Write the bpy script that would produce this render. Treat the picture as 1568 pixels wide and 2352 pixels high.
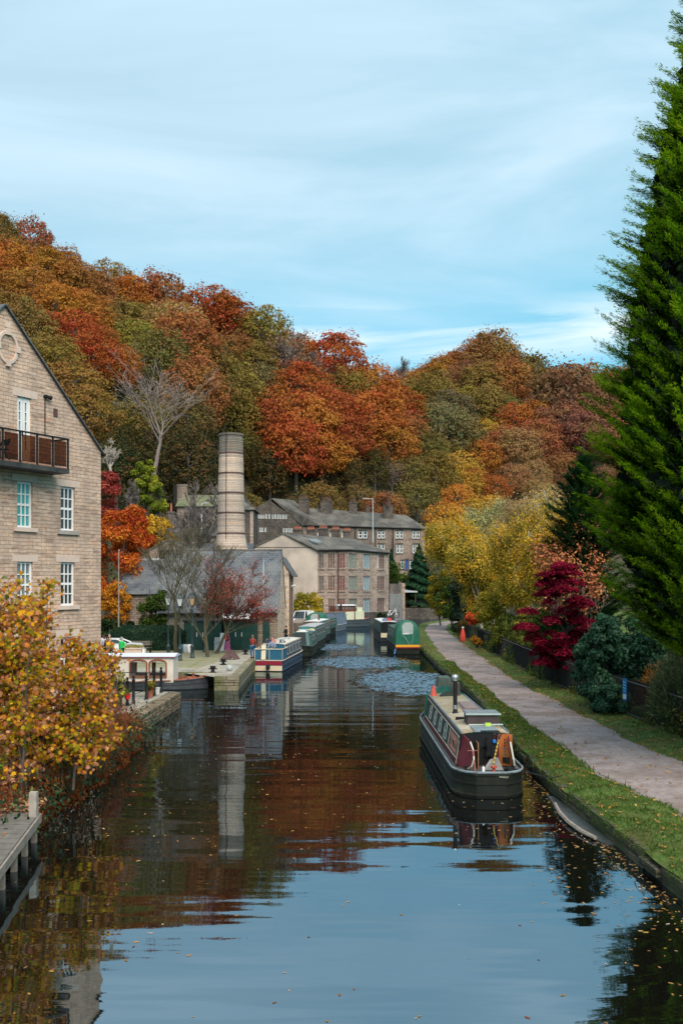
import bpy, math, random
import numpy as np
from mathutils import Vector, Matrix
for _o in list(bpy.data.objects): bpy.data.objects.remove(_o)
S = bpy.context.scene
C = S.collection
R = math.radians
# ------------------------------------------------------------------ camera, world, sun, exposure
EYE = 6.4                       # eye height above the canal, standing on a bridge
cam_d = bpy.data.cameras.new('camera'); cam = bpy.data.objects.new('camera', cam_d); C.objects.link(cam)
cam_d.lens = 35; cam_d.sensor_fit = 'VERTICAL'; cam_d.sensor_height = 36; cam_d.shift_y = 161/2352
cam_d.clip_end = 3000; cam_d.clip_start = .1
cam.location = (0, 0, EYE); cam.rotation_euler = (R(90), 0, 0)
S.camera = cam
S.view_settings.view_transform = 'Standard'; S.view_settings.look = 'None'
S.view_settings.exposure = 0.34; S.view_settings.gamma = 1
SUN_EL, SUN_AZ = 46, 160       # elevation, azimuth clockwise from +Y
w = bpy.data.worlds.new('World'); S.world = w; w.use_nodes = True
nt = w.node_tree; nt.nodes.clear()
def NN(nt, t, **k):
    n = nt.nodes.new(t)
    for a, b in k.items():
        if a == 'inp':
            for i, v in b.items(): n.inputs[i].default_value = v
        else: setattr(n, a, b)
    return n
out = NN(nt, 'ShaderNodeOutputWorld'); sky = NN(nt, 'ShaderNodeTexSky')
sky.sky_type = 'NISHITA'; sky.sun_disc = False; sky.sun_elevation = R(SUN_EL); sky.sun_rotation = R(SUN_AZ)
sky.air_density = 1.0; sky.dust_density = .6; sky.ozone_density = 2.0
tc = NN(nt, 'ShaderNodeTexCoord'); sep = NN(nt, 'ShaderNodeSeparateXYZ'); nt.links.new(tc.outputs['Generated'], sep.inputs[0])
mp = NN(nt, 'ShaderNodeMapping', inp={'Scale': (1.2, 1.2, 6.0), 'Location': (.6, .2, .35)}); nt.links.new(tc.outputs['Generated'], mp.inputs[0])
n1 = NN(nt, 'ShaderNodeTexNoise', inp={'Scale': 1.5, 'Detail': 8, 'Roughness': .56, 'Distortion': .5}); nt.links.new(mp.outputs[0], n1.inputs[0])
mp2 = NN(nt, 'ShaderNodeMapping', inp={'Scale': (2.5, 2.5, 16.0), 'Location': (1.3, .7, 2.1)}); nt.links.new(tc.outputs['Generated'], mp2.inputs[0])
n2 = NN(nt, 'ShaderNodeTexNoise', inp={'Scale': 1.3, 'Detail': 8, 'Roughness': .55, 'Distortion': .5}); nt.links.new(mp2.outputs[0], n2.inputs[0])
def M2(nt, op, a, b=None, clamp=False):
    m = NN(nt, 'ShaderNodeMath', operation=op, use_clamp=clamp)
    for i, x in enumerate((a, b)):
        if x is None: continue
        if isinstance(x, (int, float)): m.inputs[i].default_value = x
        else: nt.links.new(x, m.inputs[i])
    return m.outputs[0]
def RAMP(nt, fac, stops, interp='LINEAR'):
    r = NN(nt, 'ShaderNodeValToRGB'); r.color_ramp.interpolation = interp
    e = r.color_ramp.elements
    while len(e) > 1: e.remove(e[-1])
    for i, (p, c) in enumerate(stops):
        q = e[0] if i == 0 else e.new(p)
        q.position = p; q.color = (c, c, c, 1) if isinstance(c, (int, float)) else (*c[:3], 1)
    nt.links.new(fac, r.inputs[0]); return r.outputs[0]
def MIX(nt, f, a, b, mode='MIX'):
    m = NN(nt, 'ShaderNodeMix', data_type='RGBA', blend_type=mode, clamp_factor=True)
    for i, x in ((0, f), (6, a), (7, b)):
        if isinstance(x, (int, float)): m.inputs[i].default_value = x
        elif isinstance(x, (tuple, list)): m.inputs[i].default_value = (*x[:3], 1)
        else: nt.links.new(x, m.inputs[i])
    return m.outputs[2]
# a broken cloud sheet: thick overhead, thinning to a clear band just above the hills
band = RAMP(nt, sep.outputs[2], [(0, .12), (.17, .14), (.24, .26), (.32, .72), (.40, 1), (1, 1)])
cover = M2(nt, 'ADD', M2(nt, 'ADD', band, M2(nt, 'MULTIPLY', sep.outputs[0], -.55)), M2(nt, 'MULTIPLY', M2(nt, 'SUBTRACT', n1.outputs[0], .5), 1.5), True)
cloud = RAMP(nt, n1.outputs[0], [(.28, (.34, .50, .60)), (.46, (.40, .57, .68)), (.60, (.45, .625, .745)), (.8, (.53, .68, .785))])
clear = MIX(nt, .65, MIX(nt, 1, sky.outputs[0], (.055, .115, .125), 'MULTIPLY'), (.19, .56, .70))
col = MIX(nt, cover, clear, cloud)
streak = M2(nt, 'MULTIPLY', RAMP(nt, sep.outputs[2], [(0, 0), (.205, 0), (.235, .9), (.25, .8), (.275, 0)]), RAMP(nt, n2.outputs[0], [(.47, 0), (.66, 1)]))
col = MIX(nt, streak, col, (.76, .84, .88))
bg = NN(nt, 'ShaderNodeBackground', inp={'Strength': 1.08}); nt.links.new(col, bg.inputs[0]); nt.links.new(bg.outputs[0], out.inputs[0])
sd = bpy.data.lights.new('sun', 'SUN'); sd.energy = 3.8; sd.angle = R(55); sd.color = (1.0, .87, .75)
sun = bpy.data.objects.new('sun', sd); C.objects.link(sun)
_az = R(SUN_AZ); _el = R(SUN_EL)
_dir = Vector((math.sin(_az)*math.cos(_el), math.cos(_az)*math.cos(_el), math.sin(_el)))
sun.rotation_euler = _dir.to_track_quat('Z', 'Y').to_euler(); sun.location = (20, -20, 60)
S.cycles.max_bounces = 5; S.cycles.diffuse_bounces = 2; S.cycles.glossy_bounces = 3
S.cycles.transmission_bounces = 3; S.cycles.transparent_max_bounces = 6; S.cycles.use_denoising = True
S.cycles.caustics_reflective = False; S.cycles.caustics_refractive = False

# ------------------------------------------------------------------ surveying helpers
F, UC, VH = 2287.0, 784.0, 1337.0
def at(u, v, z):
    y = F*(EYE-z)/(v-VH); return Vector(((u-UC)*y/F, y, z))
def aty(u, v, y): return Vector(((u-UC)*y/F, y, EYE+(VH-v)*y/F))
W = {}
def tag(o, label=None, cat=None, group=None, kind=None):
    if label: o['label'] = label
    if cat: o['category'] = cat
    if group: o['group'] = group
    if kind: o['kind'] = kind
    return o
def thing(name, label, cat, loc=(0, 0, 0), rz=0, group=None):
    o = bpy.data.objects.new(name, None); C.objects.link(o); o.empty_display_size = .3
    o.location = loc; o.rotation_euler = (0, 0, rz)
    W[o.name] = Matrix.Translation(Vector(loc)) @ Matrix.Rotation(rz, 4, 'Z')
    return tag(o, label, cat, group)
def kids(o): return [c for c in bpy.data.objects if c.parent == o]
def copy_tree(o, parent=None):
    c = o.copy(); C.objects.link(c); c.parent = parent
    for ch in o.children: copy_tree(ch, c)
    return c
def unitv(v):
    v = Vector(v); return v.normalized() if v.length > 1e-9 else Vector((0, 0, 1))
class MB:
    def __init__(s): s.v = []; s.f = []; s.m = []
    def add(s, vs, fs, mi=0):
        b = len(s.v); s.v += [Vector(p) for p in vs]
        for f in fs: s.f.append([b+i for i in f]); s.m.append(mi)
        return s
    def obox(s, o, ex, ey, ez, mi=0):
        o = Vector(o); ex = Vector(ex); ey = Vector(ey); ez = Vector(ez)
        if ex.cross(ey).dot(ez) < 0: o = o+ex; ex = -ex
        return s.add([o, o+ex, o+ex+ey, o+ey, o+ez, o+ex+ez, o+ex+ey+ez, o+ey+ez],
              [(0, 3, 2, 1), (4, 5, 6, 7), (0, 1, 5, 4), (1, 2, 6, 5), (2, 3, 7, 6), (3, 0, 4, 7)], mi)
    def box(s, x0, x1, y0, y1, z0, z1, mi=0): return s.obox((x0, y0, z0), (x1-x0, 0, 0), (0, y1-y0, 0), (0, 0, z1-z0), mi)
    def quad(s, a, b, c, d, mi=0): return s.add([a, b, c, d], [(0, 1, 2, 3)], mi)
    def prism(s, ring, ext, mi=0, mtop=None):
        n = len(ring); ring = [Vector(p) for p in ring]; ext = Vector(ext)
        nm = Vector((0, 0, 0))
        for i in range(n): nm += ring[i].cross(ring[(i+1) % n])
        if nm.dot(ext) < 0: ring = ring[::-1]
        s.add(ring+[p+ext for p in ring], [tuple(range(n))[::-1]]+[(i, (i+1) % n, n+(i+1) % n, n+i) for i in range(n)], mi)
        s.add([p+ext for p in ring], [tuple(range(n))], mi if mtop is None else mtop); return s
    def loft(s, rings, closed=True, cap=True, mi=0):
        n = len(rings[0]); b = len(s.v)
        for r in rings: s.v += [Vector(p) for p in r]
        for i in range(len(rings)-1):
            for j in range(n if closed else n-1):
                s.f.append([b+i*n+j, b+i*n+(j+1) % n, b+(i+1)*n+(j+1) % n, b+(i+1)*n+j]); s.m.append(mi)
        if cap and closed:
            s.f.append([b+j for j in range(n)][::-1]); s.m.append(mi)
            s.f.append([b+(len(rings)-1)*n+j for j in range(n)]); s.m.append(mi)
        return s
    def tube(s, path, rad, n=8, mi=0, cap=True):
        path = [Vector(p) for p in path]
        if isinstance(rad, (int, float)): rad = [rad]*len(path)
        rings = []; ref = None
        for i, p in enumerate(path):
            t = unitv(path[min(i+1, len(path)-1)]-path[max(i-1, 0)])
            if ref is None: ref = Vector((1, 0, 0)) if abs(t.x) < .8 else Vector((0, 1, 0))
            a = unitv(ref-t*ref.dot(t)); ref = a; b = t.cross(a)
            rings.append([p+(a*math.cos(2*math.pi*k/n)+b*math.sin(2*math.pi*k/n))*rad[i] for k in range(n)])
        return s.loft(rings, True, cap, mi)
    def lathe(s, prof, c=(0, 0, 0), n=16, mi=0):
        c = Vector(c)
        return s.loft([[c+Vector((r*math.cos(2*math.pi*k/n), r*math.sin(2*math.pi*k/n), z)) for k in range(n)] for r, z in prof], True, True, mi)
    def build(s, name, mats, parent=None, smooth=False, local=False, label=None, cat=None, group=None, kind=None, uv=True, sharp=40):
        if not isinstance(mats, (list, tuple)): mats = [mats]
        vs = s.v
        if parent is not None and not local:
            inv = W[parent.name].inverted(); vs = [inv @ p for p in vs]
        me = bpy.data.meshes.new(name); me.from_pydata([tuple(p) for p in vs], [], s.f)
        for m in mats: me.materials.append(m)
        if len(mats) > 1: me.polygons.foreach_set('material_index', s.m)
        if uv:
            l = me.uv_layers.new(name='uv'); data = np.zeros((len(me.loops), 2), np.float32)
            for p in me.polygons:
                nn = p.normal
                if abs(nn.z) > .97: t = Vector((1, 0, 0)); b = Vector((0, 1, 0))
                else: t = Vector((-nn.y, nn.x, 0)).normalized(); b = nn.cross(t)
                for li in p.loop_indices:
                    q = me.vertices[me.loops[li].vertex_index].co; data[li] = (q.dot(t), q.dot(b))
            l.data.foreach_set('uv', data.ravel())
        if smooth:
            me.polygons.foreach_set('use_smooth', [True]*len(me.polygons))
            try: me.set_sharp_from_angle(angle=R(sharp))
            except Exception: pass
        me.update()
        o = bpy.data.objects.new(name, me); C.objects.link(o)
        if parent is not None: o.parent = parent; W[o.name] = W.get(parent.name, Matrix())
        else: W[o.name] = Matrix()
        return tag(o, label, cat, group, kind)
def np_mesh(name, V, Fc):
    me = bpy.data.meshes.new(name); n, k = Fc.shape
    me.vertices.add(len(V)); me.vertices.foreach_set('co', np.ascontiguousarray(V, np.float32).ravel())
    me.loops.add(n*k); me.loops.foreach_set('vertex_index', np.ascontiguousarray(Fc, np.int32).ravel())
    me.polygons.add(n); me.polygons.foreach_set('loop_start', np.arange(0, n*k, k, dtype=np.int32))
    try: me.polygons.foreach_set('loop_total', np.full(n, k, np.int32))
    except Exception: pass
    me.update(calc_edges=True); return me
T_DIA = np.array([(1, 0), (0, .5), (-1, 0), (0, -.5)])
T_QUAD = np.array([(1, .25), (.1, .7), (-1, .2), (-.2, -.6)])
T_BLADE = np.array([(0, .0), (.12, -.1), (1, 0), (.12, .1)])
T_MAPLE = np.array([(-.75, 0), (-.35, -.22), (-.55, -.75), (-.02, -.5), (.3, -.9), (.45, -.38), (1, 0), (.45, .38), (.3, .9), (-.02, .5), (-.55, .75), (-.35, .22)])
T_HEX = np.array([(1, 0), (.45, .42), (-.5, .36), (-1, 0), (-.45, -.38), (.5, -.4)])
def nrm(a): return a/np.maximum(np.linalg.norm(a, axis=1, keepdims=True), 1e-9)
def leaf_mesh(name, c, n, size, tmpl, rng, tdir=None, curl=0.0):
    c = np.asarray(c, float); n = nrm(np.asarray(n, float)); N = len(c)
    t = rng.normal(size=(N, 3)) if tdir is None else np.asarray(tdir, float)
    t = nrm(t-n*(t*n).sum(1, keepdims=True)); b = np.cross(n, t)
    size = np.broadcast_to(np.asarray(size, float), (N,))[:, None, None]
    P = tmpl[None, :, 0, None]*t[:, None, :]+tmpl[None, :, 1, None]*b[:, None, :]
    if curl: P = P+n[:, None, :]*(-curl*(tmpl[:, 0]**2+tmpl[:, 1]**2))[None, :, None]
    V = c[:, None, :]+P*size
    k = len(tmpl); return np_mesh(name, V.reshape(-1, 3), np.arange(N*k).reshape(N, k))
def mobj(name, me, mat, parent=None, color=None, loc=None, **k):
    if not me.materials: me.materials.append(mat)
    o = bpy.data.objects.new(name, me); C.objects.link(o)
    if parent is not None: o.parent = parent; W[o.name] = W.get(parent.name, Matrix())
    if color: o.color = (*color, 1)
    if loc is not None: o.location = loc
    W.setdefault(o.name, Matrix())
    return tag(o, **k)

# ------------------------------------------------------------------ materials
MATS = {}
def newmat(name):
    m = bpy.data.materials.new(name); m.use_nodes = True; nt = m.node_tree; nt.nodes.clear()
    o = NN(nt, 'ShaderNodeOutputMaterial'); return m, nt, o
def paint(name, col, rough=.5, var=.12, scale=3.0, metal=0, bump=0.0, dirt=None, spec=.4):
    if name in MATS: return MATS[name]
    m, nt, o = newmat(name)
    tc = NN(nt, 'ShaderNodeTexCoord')
    n = NN(nt, 'ShaderNodeTexNoise', inp={'Scale': scale, 'Detail': 6, 'Roughness': .6}); nt.links.new(tc.outputs['Object'], n.inputs[0])
    c = Vector(col)
    base = RAMP(nt, n.outputs[0], [(.3, tuple(c*(1-var))), (.7, tuple(c*(1+var)))])
    if dirt:
        n2 = NN(nt, 'ShaderNodeTexNoise', inp={'Scale': scale*.6, 'Detail': 9, 'Roughness': .7}); nt.links.new(tc.outputs['Object'], n2.inputs[0])
        base = MIX(nt, RAMP(nt, n2.outputs[0], [(.5, 0), (.68, dirt[1])]), base, dirt[0])
    p = NN(nt, 'ShaderNodeBsdfPrincipled', inp={'Roughness': rough, 'Metallic': metal, 'Specular IOR Level': spec})
    nt.links.new(base, p.inputs['Base Color'])
    if bump:
        n3 = NN(nt, 'ShaderNodeTexNoise', inp={'Scale': scale*8, 'Detail': 5}); nt.links.new(tc.outputs['Object'], n3.inputs[0])
        b = NN(nt, 'ShaderNodeBump', inp={'Strength': bump, 'Distance': .02}); nt.links.new(n3.outputs[0], b.inputs['Height']); nt.links.new(b.outputs[0], p.inputs['Normal'])
    nt.links.new(p.outputs[0], o.inputs[0]); MATS[name] = m; return m
def masonry(name, c1, c2, mortar, bw=.4, bh=.15, ms=.012, bump=.6, stain=None, stain_amt=.5, stain_scale=.5, dist=.03, rough=.9, smooth=.1, offs=.5):
    m, nt, o = newmat(name)
    uv = NN(nt, 'ShaderNodeUVMap'); tc = NN(nt, 'ShaderNodeTexCoord')
    nw = NN(nt, 'ShaderNodeTexNoise', inp={'Scale': 2.3, 'Detail': 3}); nt.links.new(uv.outputs[0], nw.inputs[0])
    off = NN(nt, 'ShaderNodeVectorMath', operation='MULTIPLY_ADD'); nt.links.new(nw.outputs['Color'], off.inputs[0])
    off.inputs[1].default_value = (dist, dist, 0); nt.links.new(uv.outputs[0], off.inputs[2])
    br = NN(nt, 'ShaderNodeTexBrick', offset=offs, inp={'Scale': 1.0, 'Brick Width': bw, 'Row Height': bh, 'Mortar Size': ms, 'Mortar Smooth': smooth, 'Bias': 0.0,
            'Color1': (*c1, 1), 'Color2': (*c2, 1), 'Mortar': (*mortar, 1)}); nt.links.new(off.outputs[0], br.inputs[0])
    n = NN(nt, 'ShaderNodeTexNoise', inp={'Scale': 7, 'Detail': 8, 'Roughness': .65}); nt.links.new(tc.outputs['Object'], n.inputs[0])
    col = MIX(nt, 1, br.outputs[0], RAMP(nt, n.outputs[0], [(.3, .72), (.7, 1.2)]), 'MULTIPLY')
    # odd stones: darker or redder, per cell
    vo = NN(nt, 'ShaderNodeTexVoronoi', inp={'Scale': 1.0}); mpv = NN(nt, 'ShaderNodeMapping', inp={'Scale': (1/bw, 1/bh, 1)})
    nt.links.new(off.outputs[0], mpv.inputs[0]); nt.links.new(mpv.outputs[0], vo.inputs[0])
    sx = NN(nt, 'ShaderNodeSeparateXYZ'); nt.links.new(vo.outputs['Color'], sx.inputs[0])
    col = MIX(nt, 1, col, RAMP(nt, sx.outputs[0], [(0, (.62, .58, .56)), (.18, (.9, .88, .86)), (.6, (1, 1, 1)), (.9, (1.12, 1.05, .98)), (1, (1.0, .82, .72))]), 'MULTIPLY')
    if stain:
        mps = NN(nt, 'ShaderNodeMapping', inp={'Scale': (1, 1, .4)}); nt.links.new(tc.outputs['Object'], mps.inputs[0])
        n2 = NN(nt, 'ShaderNodeTexNoise', inp={'Scale': stain_scale, 'Detail': 8, 'Roughness': .65}); nt.links.new(mps.outputs[0], n2.inputs[0])
        col = MIX(nt, RAMP(nt, n2.outputs[0], [(.42, 0), (.62, stain_amt)]), col, stain)
    p = NN(nt, 'ShaderNodeBsdfPrincipled', inp={'Roughness': rough, 'Specular IOR Level': .25})
    nt.links.new(col, p.inputs['Base Color'])
    h = M2(nt, 'ADD', M2(nt, 'MULTIPLY', br.outputs['Fac'], -1.0), M2(nt, 'MULTIPLY', n.outputs[0], .9))
    b = NN(nt, 'ShaderNodeBump', inp={'Strength': bump, 'Distance': .03}); nt.links.new(h, b.inputs['Height']); nt.links.new(b.outputs[0], p.inputs['Normal'])
    nt.links.new(p.outputs[0], o.inputs[0]); MATS[name] = m; return m
def foliage(name, vh=.02, vv=.22, trans=.3, patch=.25, blend=.36):
    """leaf colour = object colour, varied leaf by leaf and in broad patches"""
    m, nt, o = newmat(name)
    oi = NN(nt, 'ShaderNodeObjectInfo'); g = NN(nt, 'ShaderNodeNewGeometry'); tc = NN(nt, 'ShaderNodeTexCoord')
    n = NN(nt, 'ShaderNodeTexNoise', inp={'Scale': patch, 'Detail': 3}); nt.links.new(tc.outputs['Object'], n.inputs[0])
    r = g.outputs['Random Per Island']
    h = M2(nt, 'ADD', M2(nt, 'ADD', M2(nt, 'MULTIPLY', M2(nt, 'SUBTRACT', r, .5), vh), M2(nt, 'MULTIPLY', M2(nt, 'SUBTRACT', n.outputs[0], .5), .09)), .5)
    r2 = M2(nt, 'FRACT', M2(nt, 'MULTIPLY', r, 7.31))
    v = M2(nt, 'ADD', M2(nt, 'MULTIPLY', M2(nt, 'SUBTRACT', r2, .5), vv), 1.0)
    r3 = M2(nt, 'FRACT', M2(nt, 'MULTIPLY', r, 3.77)); wn = NN(nt, 'ShaderNodeTexNoise', inp={'Scale': .16, 'Detail': 4}); nt.links.new(g.outputs['Position'], wn.inputs[0])
    wn2 = NN(nt, 'ShaderNodeTexNoise', inp={'Scale': .35, 'Detail': 3}); nt.links.new(g.outputs['Position'], wn2.inputs[0]); pal = RAMP(nt, M2(nt, 'ADD', wn2.outputs[0], M2(nt, 'MULTIPLY', M2(nt, 'SUBTRACT', r3, .5), .12)), [(.3, (.40, .13, .035)), (.45, (.34, .14, .045)), (.55, (.24, .14, .04)), (.7, (.42, .19, .04))])
    base = MIX(nt, M2(nt, 'MULTIPLY', RAMP(nt, M2(nt, 'ADD', M2(nt, 'MULTIPLY', r2, .5), M2(nt, 'MULTIPLY', wn.outputs[0], .8)), [(.42, 0), (.8, 1)]), blend), oi.outputs['Color'], pal)
    hs = NN(nt, 'ShaderNodeHueSaturation'); nt.links.new(base, hs.inputs['Color']); nt.links.new(h, hs.inputs['Hue']); nt.links.new(v, hs.inputs['Value'])
    d = NN(nt, 'ShaderNodeBsdfDiffuse'); t = NN(nt, 'ShaderNodeBsdfTranslucent'); mx = NN(nt, 'ShaderNodeMixShader', inp={0: trans})
    nt.links.new(hs.outputs[0], d.inputs[0]); nt.links.new(hs.outputs[0], t.inputs[0])
    nt.links.new(d.outputs[0], mx.inputs[1]); nt.links.new(t.outputs[0], mx.inputs[2]); nt.links.new(mx.outputs[0], o.inputs[0])
    MATS[name] = m; return m
def leaves_ramp(name, stops, trans=.25, patch=.6, mixn=.5, gloss=0.0, vv=.35):
    m, nt, o = newmat(name)
    g = NN(nt, 'ShaderNodeNewGeometry'); tc = NN(nt, 'ShaderNodeTexCoord')
    n = NN(nt, 'ShaderNodeTexNoise', inp={'Scale': patch, 'Detail': 3}); nt.links.new(tc.outputs['Object'], n.inputs[0])
    nn = RAMP(nt, n.outputs[0], [(.3, 0), (.7, 1)])
    r = g.outputs['Random Per Island']
    f = M2(nt, 'ADD', M2(nt, 'MULTIPLY', r, 1-mixn), M2(nt, 'MULTIPLY', nn, mixn))
    col = RAMP(nt, f, stops)
    r2 = M2(nt, 'FRACT', M2(nt, 'MULTIPLY', r, 9.17))
    hs = NN(nt, 'ShaderNodeHueSaturation'); nt.links.new(col, hs.inputs['Color'])
    nt.links.new(M2(nt, 'ADD', M2(nt, 'MULTIPLY', M2(nt, 'SUBTRACT', r2, .5), vv*2), 1.0), hs.inputs['Value'])
    d = NN(nt, 'ShaderNodeBsdfDiffuse'); t = NN(nt, 'ShaderNodeBsdfTranslucent'); mx = NN(nt, 'ShaderNodeMixShader', inp={0: trans})
    nt.links.new(hs.outputs[0], d.inputs[0]); nt.links.new(hs.outputs[0], t.inputs[0])
    nt.links.new(d.outputs[0], mx.inputs[1]); nt.links.new(t.outputs[0], mx.inputs[2]); res = mx.outputs[0]
    if gloss:
        gl = NN(nt, 'ShaderNodeBsdfGlossy', inp={'Roughness': .35}); m3 = NN(nt, 'ShaderNodeMixShader', inp={0: gloss})
        nt.links.new(res, m3.inputs[1]); nt.links.new(gl.outputs[0], m3.inputs[2]); res = m3.outputs[0]
    nt.links.new(res, o.inputs[0]); MATS[name] = m; return m

M_fol = foliage('foliage')
M_bark = paint('bark', (.10, .085, .07), .9, .35, 4, bump=.5)
M_barkp = paint('bark_pale', (.36, .31, .26), .85, .3, 5, bump=.3, dirt=((.09, .08, .07), .9))
M_barkg = paint('bark_grey', (.125, .105, .095), .9, .3, 5, bump=.4)
M_barko = paint('bark_olive', (.075, .066, .038), .9, .3, 5, bump=.4)
M_sand = masonry('sandstone_ashlar', (.66, .495, .385), (.58, .43, .335), (.36, .265, .205), .50, .15, .010, 1.0, dist=.055, stain=(.30, .225, .18), stain_amt=.55, stain_scale=.8)
M_lint = paint('sandstone_dressed', (.58, .46, .385), .85, .1, 3, bump=.15)
M_sillg = paint('sill_grey', (.33, .30, .27), .85, .2, 5, bump=.2)
M_cott = masonry('gritstone_pink', (.53, .42, .35), (.43, .34, .29), (.22, .18, .16), .55, .22, .025, .8, stain=(.10, .09, .085), stain_amt=.4, stain_scale=.35, dist=.1)
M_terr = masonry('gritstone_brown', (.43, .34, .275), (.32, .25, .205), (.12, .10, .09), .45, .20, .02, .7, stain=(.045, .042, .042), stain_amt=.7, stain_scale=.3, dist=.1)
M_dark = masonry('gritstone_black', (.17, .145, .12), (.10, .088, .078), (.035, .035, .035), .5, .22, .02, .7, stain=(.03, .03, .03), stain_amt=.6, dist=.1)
M_chim = masonry('chimney_stone', (.62, .50, .40), (.53, .425, .345), (.28, .24, .21), .4, .17, .014, .6, stain=(.22, .20, .185), stain_amt=.45, stain_scale=.45, dist=.06)
M_chimd = masonry('chimney_stone_sooty', (.28, .245, .20), (.20, .18, .155), (.09, .085, .08), .4, .17, .018, .7, stain=(.08, .078, .075), stain_amt=.6, stain_scale=.6, dist=.06)
M_cream = masonry('workshop_stone', (.60, .49, .38), (.54, .43, .34), (.46, .37, .29), .6, .25, .012, .3, dist=.03)
M_quay = masonry('quay_stone', (.33, .29, .22), (.25, .22, .165), (.10, .09, .06), .9, .32, .02, .9, stain=(.10, .11, .03), stain_amt=.8, stain_scale=.9, dist=.08)
M_bankw = masonry('bank_stone', (.12, .105, .08), (.075, .07, .05), (.03, .035, .02), .8, .24, .03, 1.0, stain=(.05, .065, .02), stain_amt=.9, stain_scale=1.3, dist=.1)
M_flag = masonry('flagstones', (.42, .385, .34), (.35, .325, .285), (.16, .155, .10), 1.1, .75, .02, .4, stain=(.22, .22, .11), stain_amt=.35, stain_scale=.6, dist=.05)
M_setts = masonry('mossy_setts', (.32, .285, .21), (.25, .225, .16), (.17, .20, .07), 5.0, .85, .13, .8, stain=(.20, .20, .10), stain_amt=.45, stain_scale=.4, dist=.05)
M_slate = masonry('slate_blue', (.12, .135, .155), (.085, .097, .115), (.05, .06, .07), .35, .30, .02, .7, stain=(.21, .21, .20), stain_amt=.55, stain_scale=.4, dist=.04, rough=.6)
M_slateg = masonry('stone_slate_roof', (.125, .12, .108), (.085, .084, .078), (.04, .04, .038), .5, .38, .04, .9, stain=(.19, .175, .15), stain_amt=.7, stain_scale=.35, dist=.1, rough=.8)
M_render = paint('render_grey', (.44, .37, .31), .95, .18, .35, bump=.1, dirt=((.24, .21, .185), .7))
M_white = paint('white_paint', (.78, .79, .78), .4, .05, 2)
M_wood = paint('weathered_wood', (.26, .22, .18), .85, .3, 6, bump=.4)
M_iron = paint('black_iron', (.014, .016, .017), .6, .3, 8, spec=.2)
M_glassd = paint('glass_dark', (.02, .024, .028), .06, .2, 2, spec=.9)
M_glassg = paint('glass_grey', (.16, .18, .19), .08, .3, 1.5, spec=.9)
M_teal = paint('glass_over_teal_blind', (.06, .33, .31), .15, .2, 2, spec=.8)
M_pot = paint('terracotta', (.33, .11, .07), .8, .25, 6)
M_lead = paint('lead_grey', (.40, .42, .43), .5, .15, 3)
M_pipe = paint('pipe_brown', (.10, .045, .04), .5, .2, 4)
M_drkgreen = paint('dark_green_board', (.008, .042, .034), .45, .3, 2)
M_pole = paint('galvanised_pole', (.42, .50, .55), .4, .1, 3)
# ------------------------------------------------------------------ terrain, water, banks
def itp(pts, t):
    return float(np.interp(t, [p[0] for p in pts], [p[1] for p in pts]))
PROF = {
 -1500: [(50, .4), (90, 4), (130, 22), (200, 60), (300, 118), (420, 130), (800, 130)],
 0: [(62, .4), (100, 3), (135, 12), (200, 47), (300, 107), (420, 117), (800, 117)],
 250: [(70, .4), (110, 2.5), (140, 10), (200, 40), (300, 88), (420, 98), (800, 98)],
 450: [(100, .4), (125, 3), (150, 8.5), (200, 33), (300, 80), (420, 88), (800, 88)],
 560: [(105, .4), (140, 1), (172, 4), (200, 7.5), (228, 13), (300, 76), (420, 82), (800, 82)],
 700: [(105, .4), (165, .8), (200, 7.5), (225, 11), (300, 68), (420, 76), (800, 76)],
 800: [(105, .4), (165, .8), (200, 8), (228, 13), (305, 60), (450, 70), (800, 70)],
 900: [(172, -1.6), (182, 1.9), (200, 7), (225, 11), (310, 50), (380, 56), (460, 80), (800, 80)],
 1000: [(172, -1.6), (182, 1.9), (200, 5), (230, 11), (330, 46), (450, 92), (800, 92)],
 1110: [(172, -1.6), (182, 1.7), (200, 3), (250, 9), (350, 46), (450, 101), (800, 104)],
 1180: [(172, -1.6), (182, 1.7), (200, 3), (250, 9), (350, 48), (450, 95), (800, 98)],
 1300: [(172, -1.6), (182, 1.7), (200, 3), (270, 12), (350, 45), (450, 81), (800, 84)],
 1700: [(172, -1.6), (182, 1.7), (200, 3), (270, 14), (350, 48), (450, 80), (800, 84)],
 3200: [(60, 2), (175, 6), (200, 10), (270, 26), (350, 50), (450, 80), (800, 84)],
}
_ku = sorted(PROF)
def gz(x, y):
    yy = max(y, 30.0); u = UC+F*x/yy
    zs = [itp(PROF[k], yy) for k in _ku]
    z = float(np.interp(u, _ku, zs))
    if y < 163 and -9 < x < 60 and not (x < -2 and y > 120): return -1.6
    if y < 104 and -80 < x < 60: return -1.6
    return z
xs = np.concatenate([np.arange(-420, -90, 12), np.arange(-90, 90, 5.0), np.arange(90, 520, 12)])
ys = np.concatenate([np.arange(-60, 100, 10), np.arange(100, 240, 4.5), np.arange(240, 480, 8), np.arange(480, 1500, 60)])
rngT = np.random.default_rng(3)
V = np.array([(x, y, gz(x, y)-(max(0, y-520)*.05)) for y in ys for x in xs])
nx = len(xs); Fc = np.array([(j*nx+i, j*nx+i+1, (j+1)*nx+i+1, (j+1)*nx+i) for j in range(len(ys)-1) for i in range(nx-1)])
me = np_mesh('hillside', V, Fc)
me.polygons.foreach_set('use_smooth', [True]*len(me.polygons))
M_floor = paint('woodland_floor', (.055, .045, .022), .95, .5, .35, bump=.3, dirt=((.03, .045, .012), .9))
mobj('hillside', me, M_floor, kind='structure')

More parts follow.
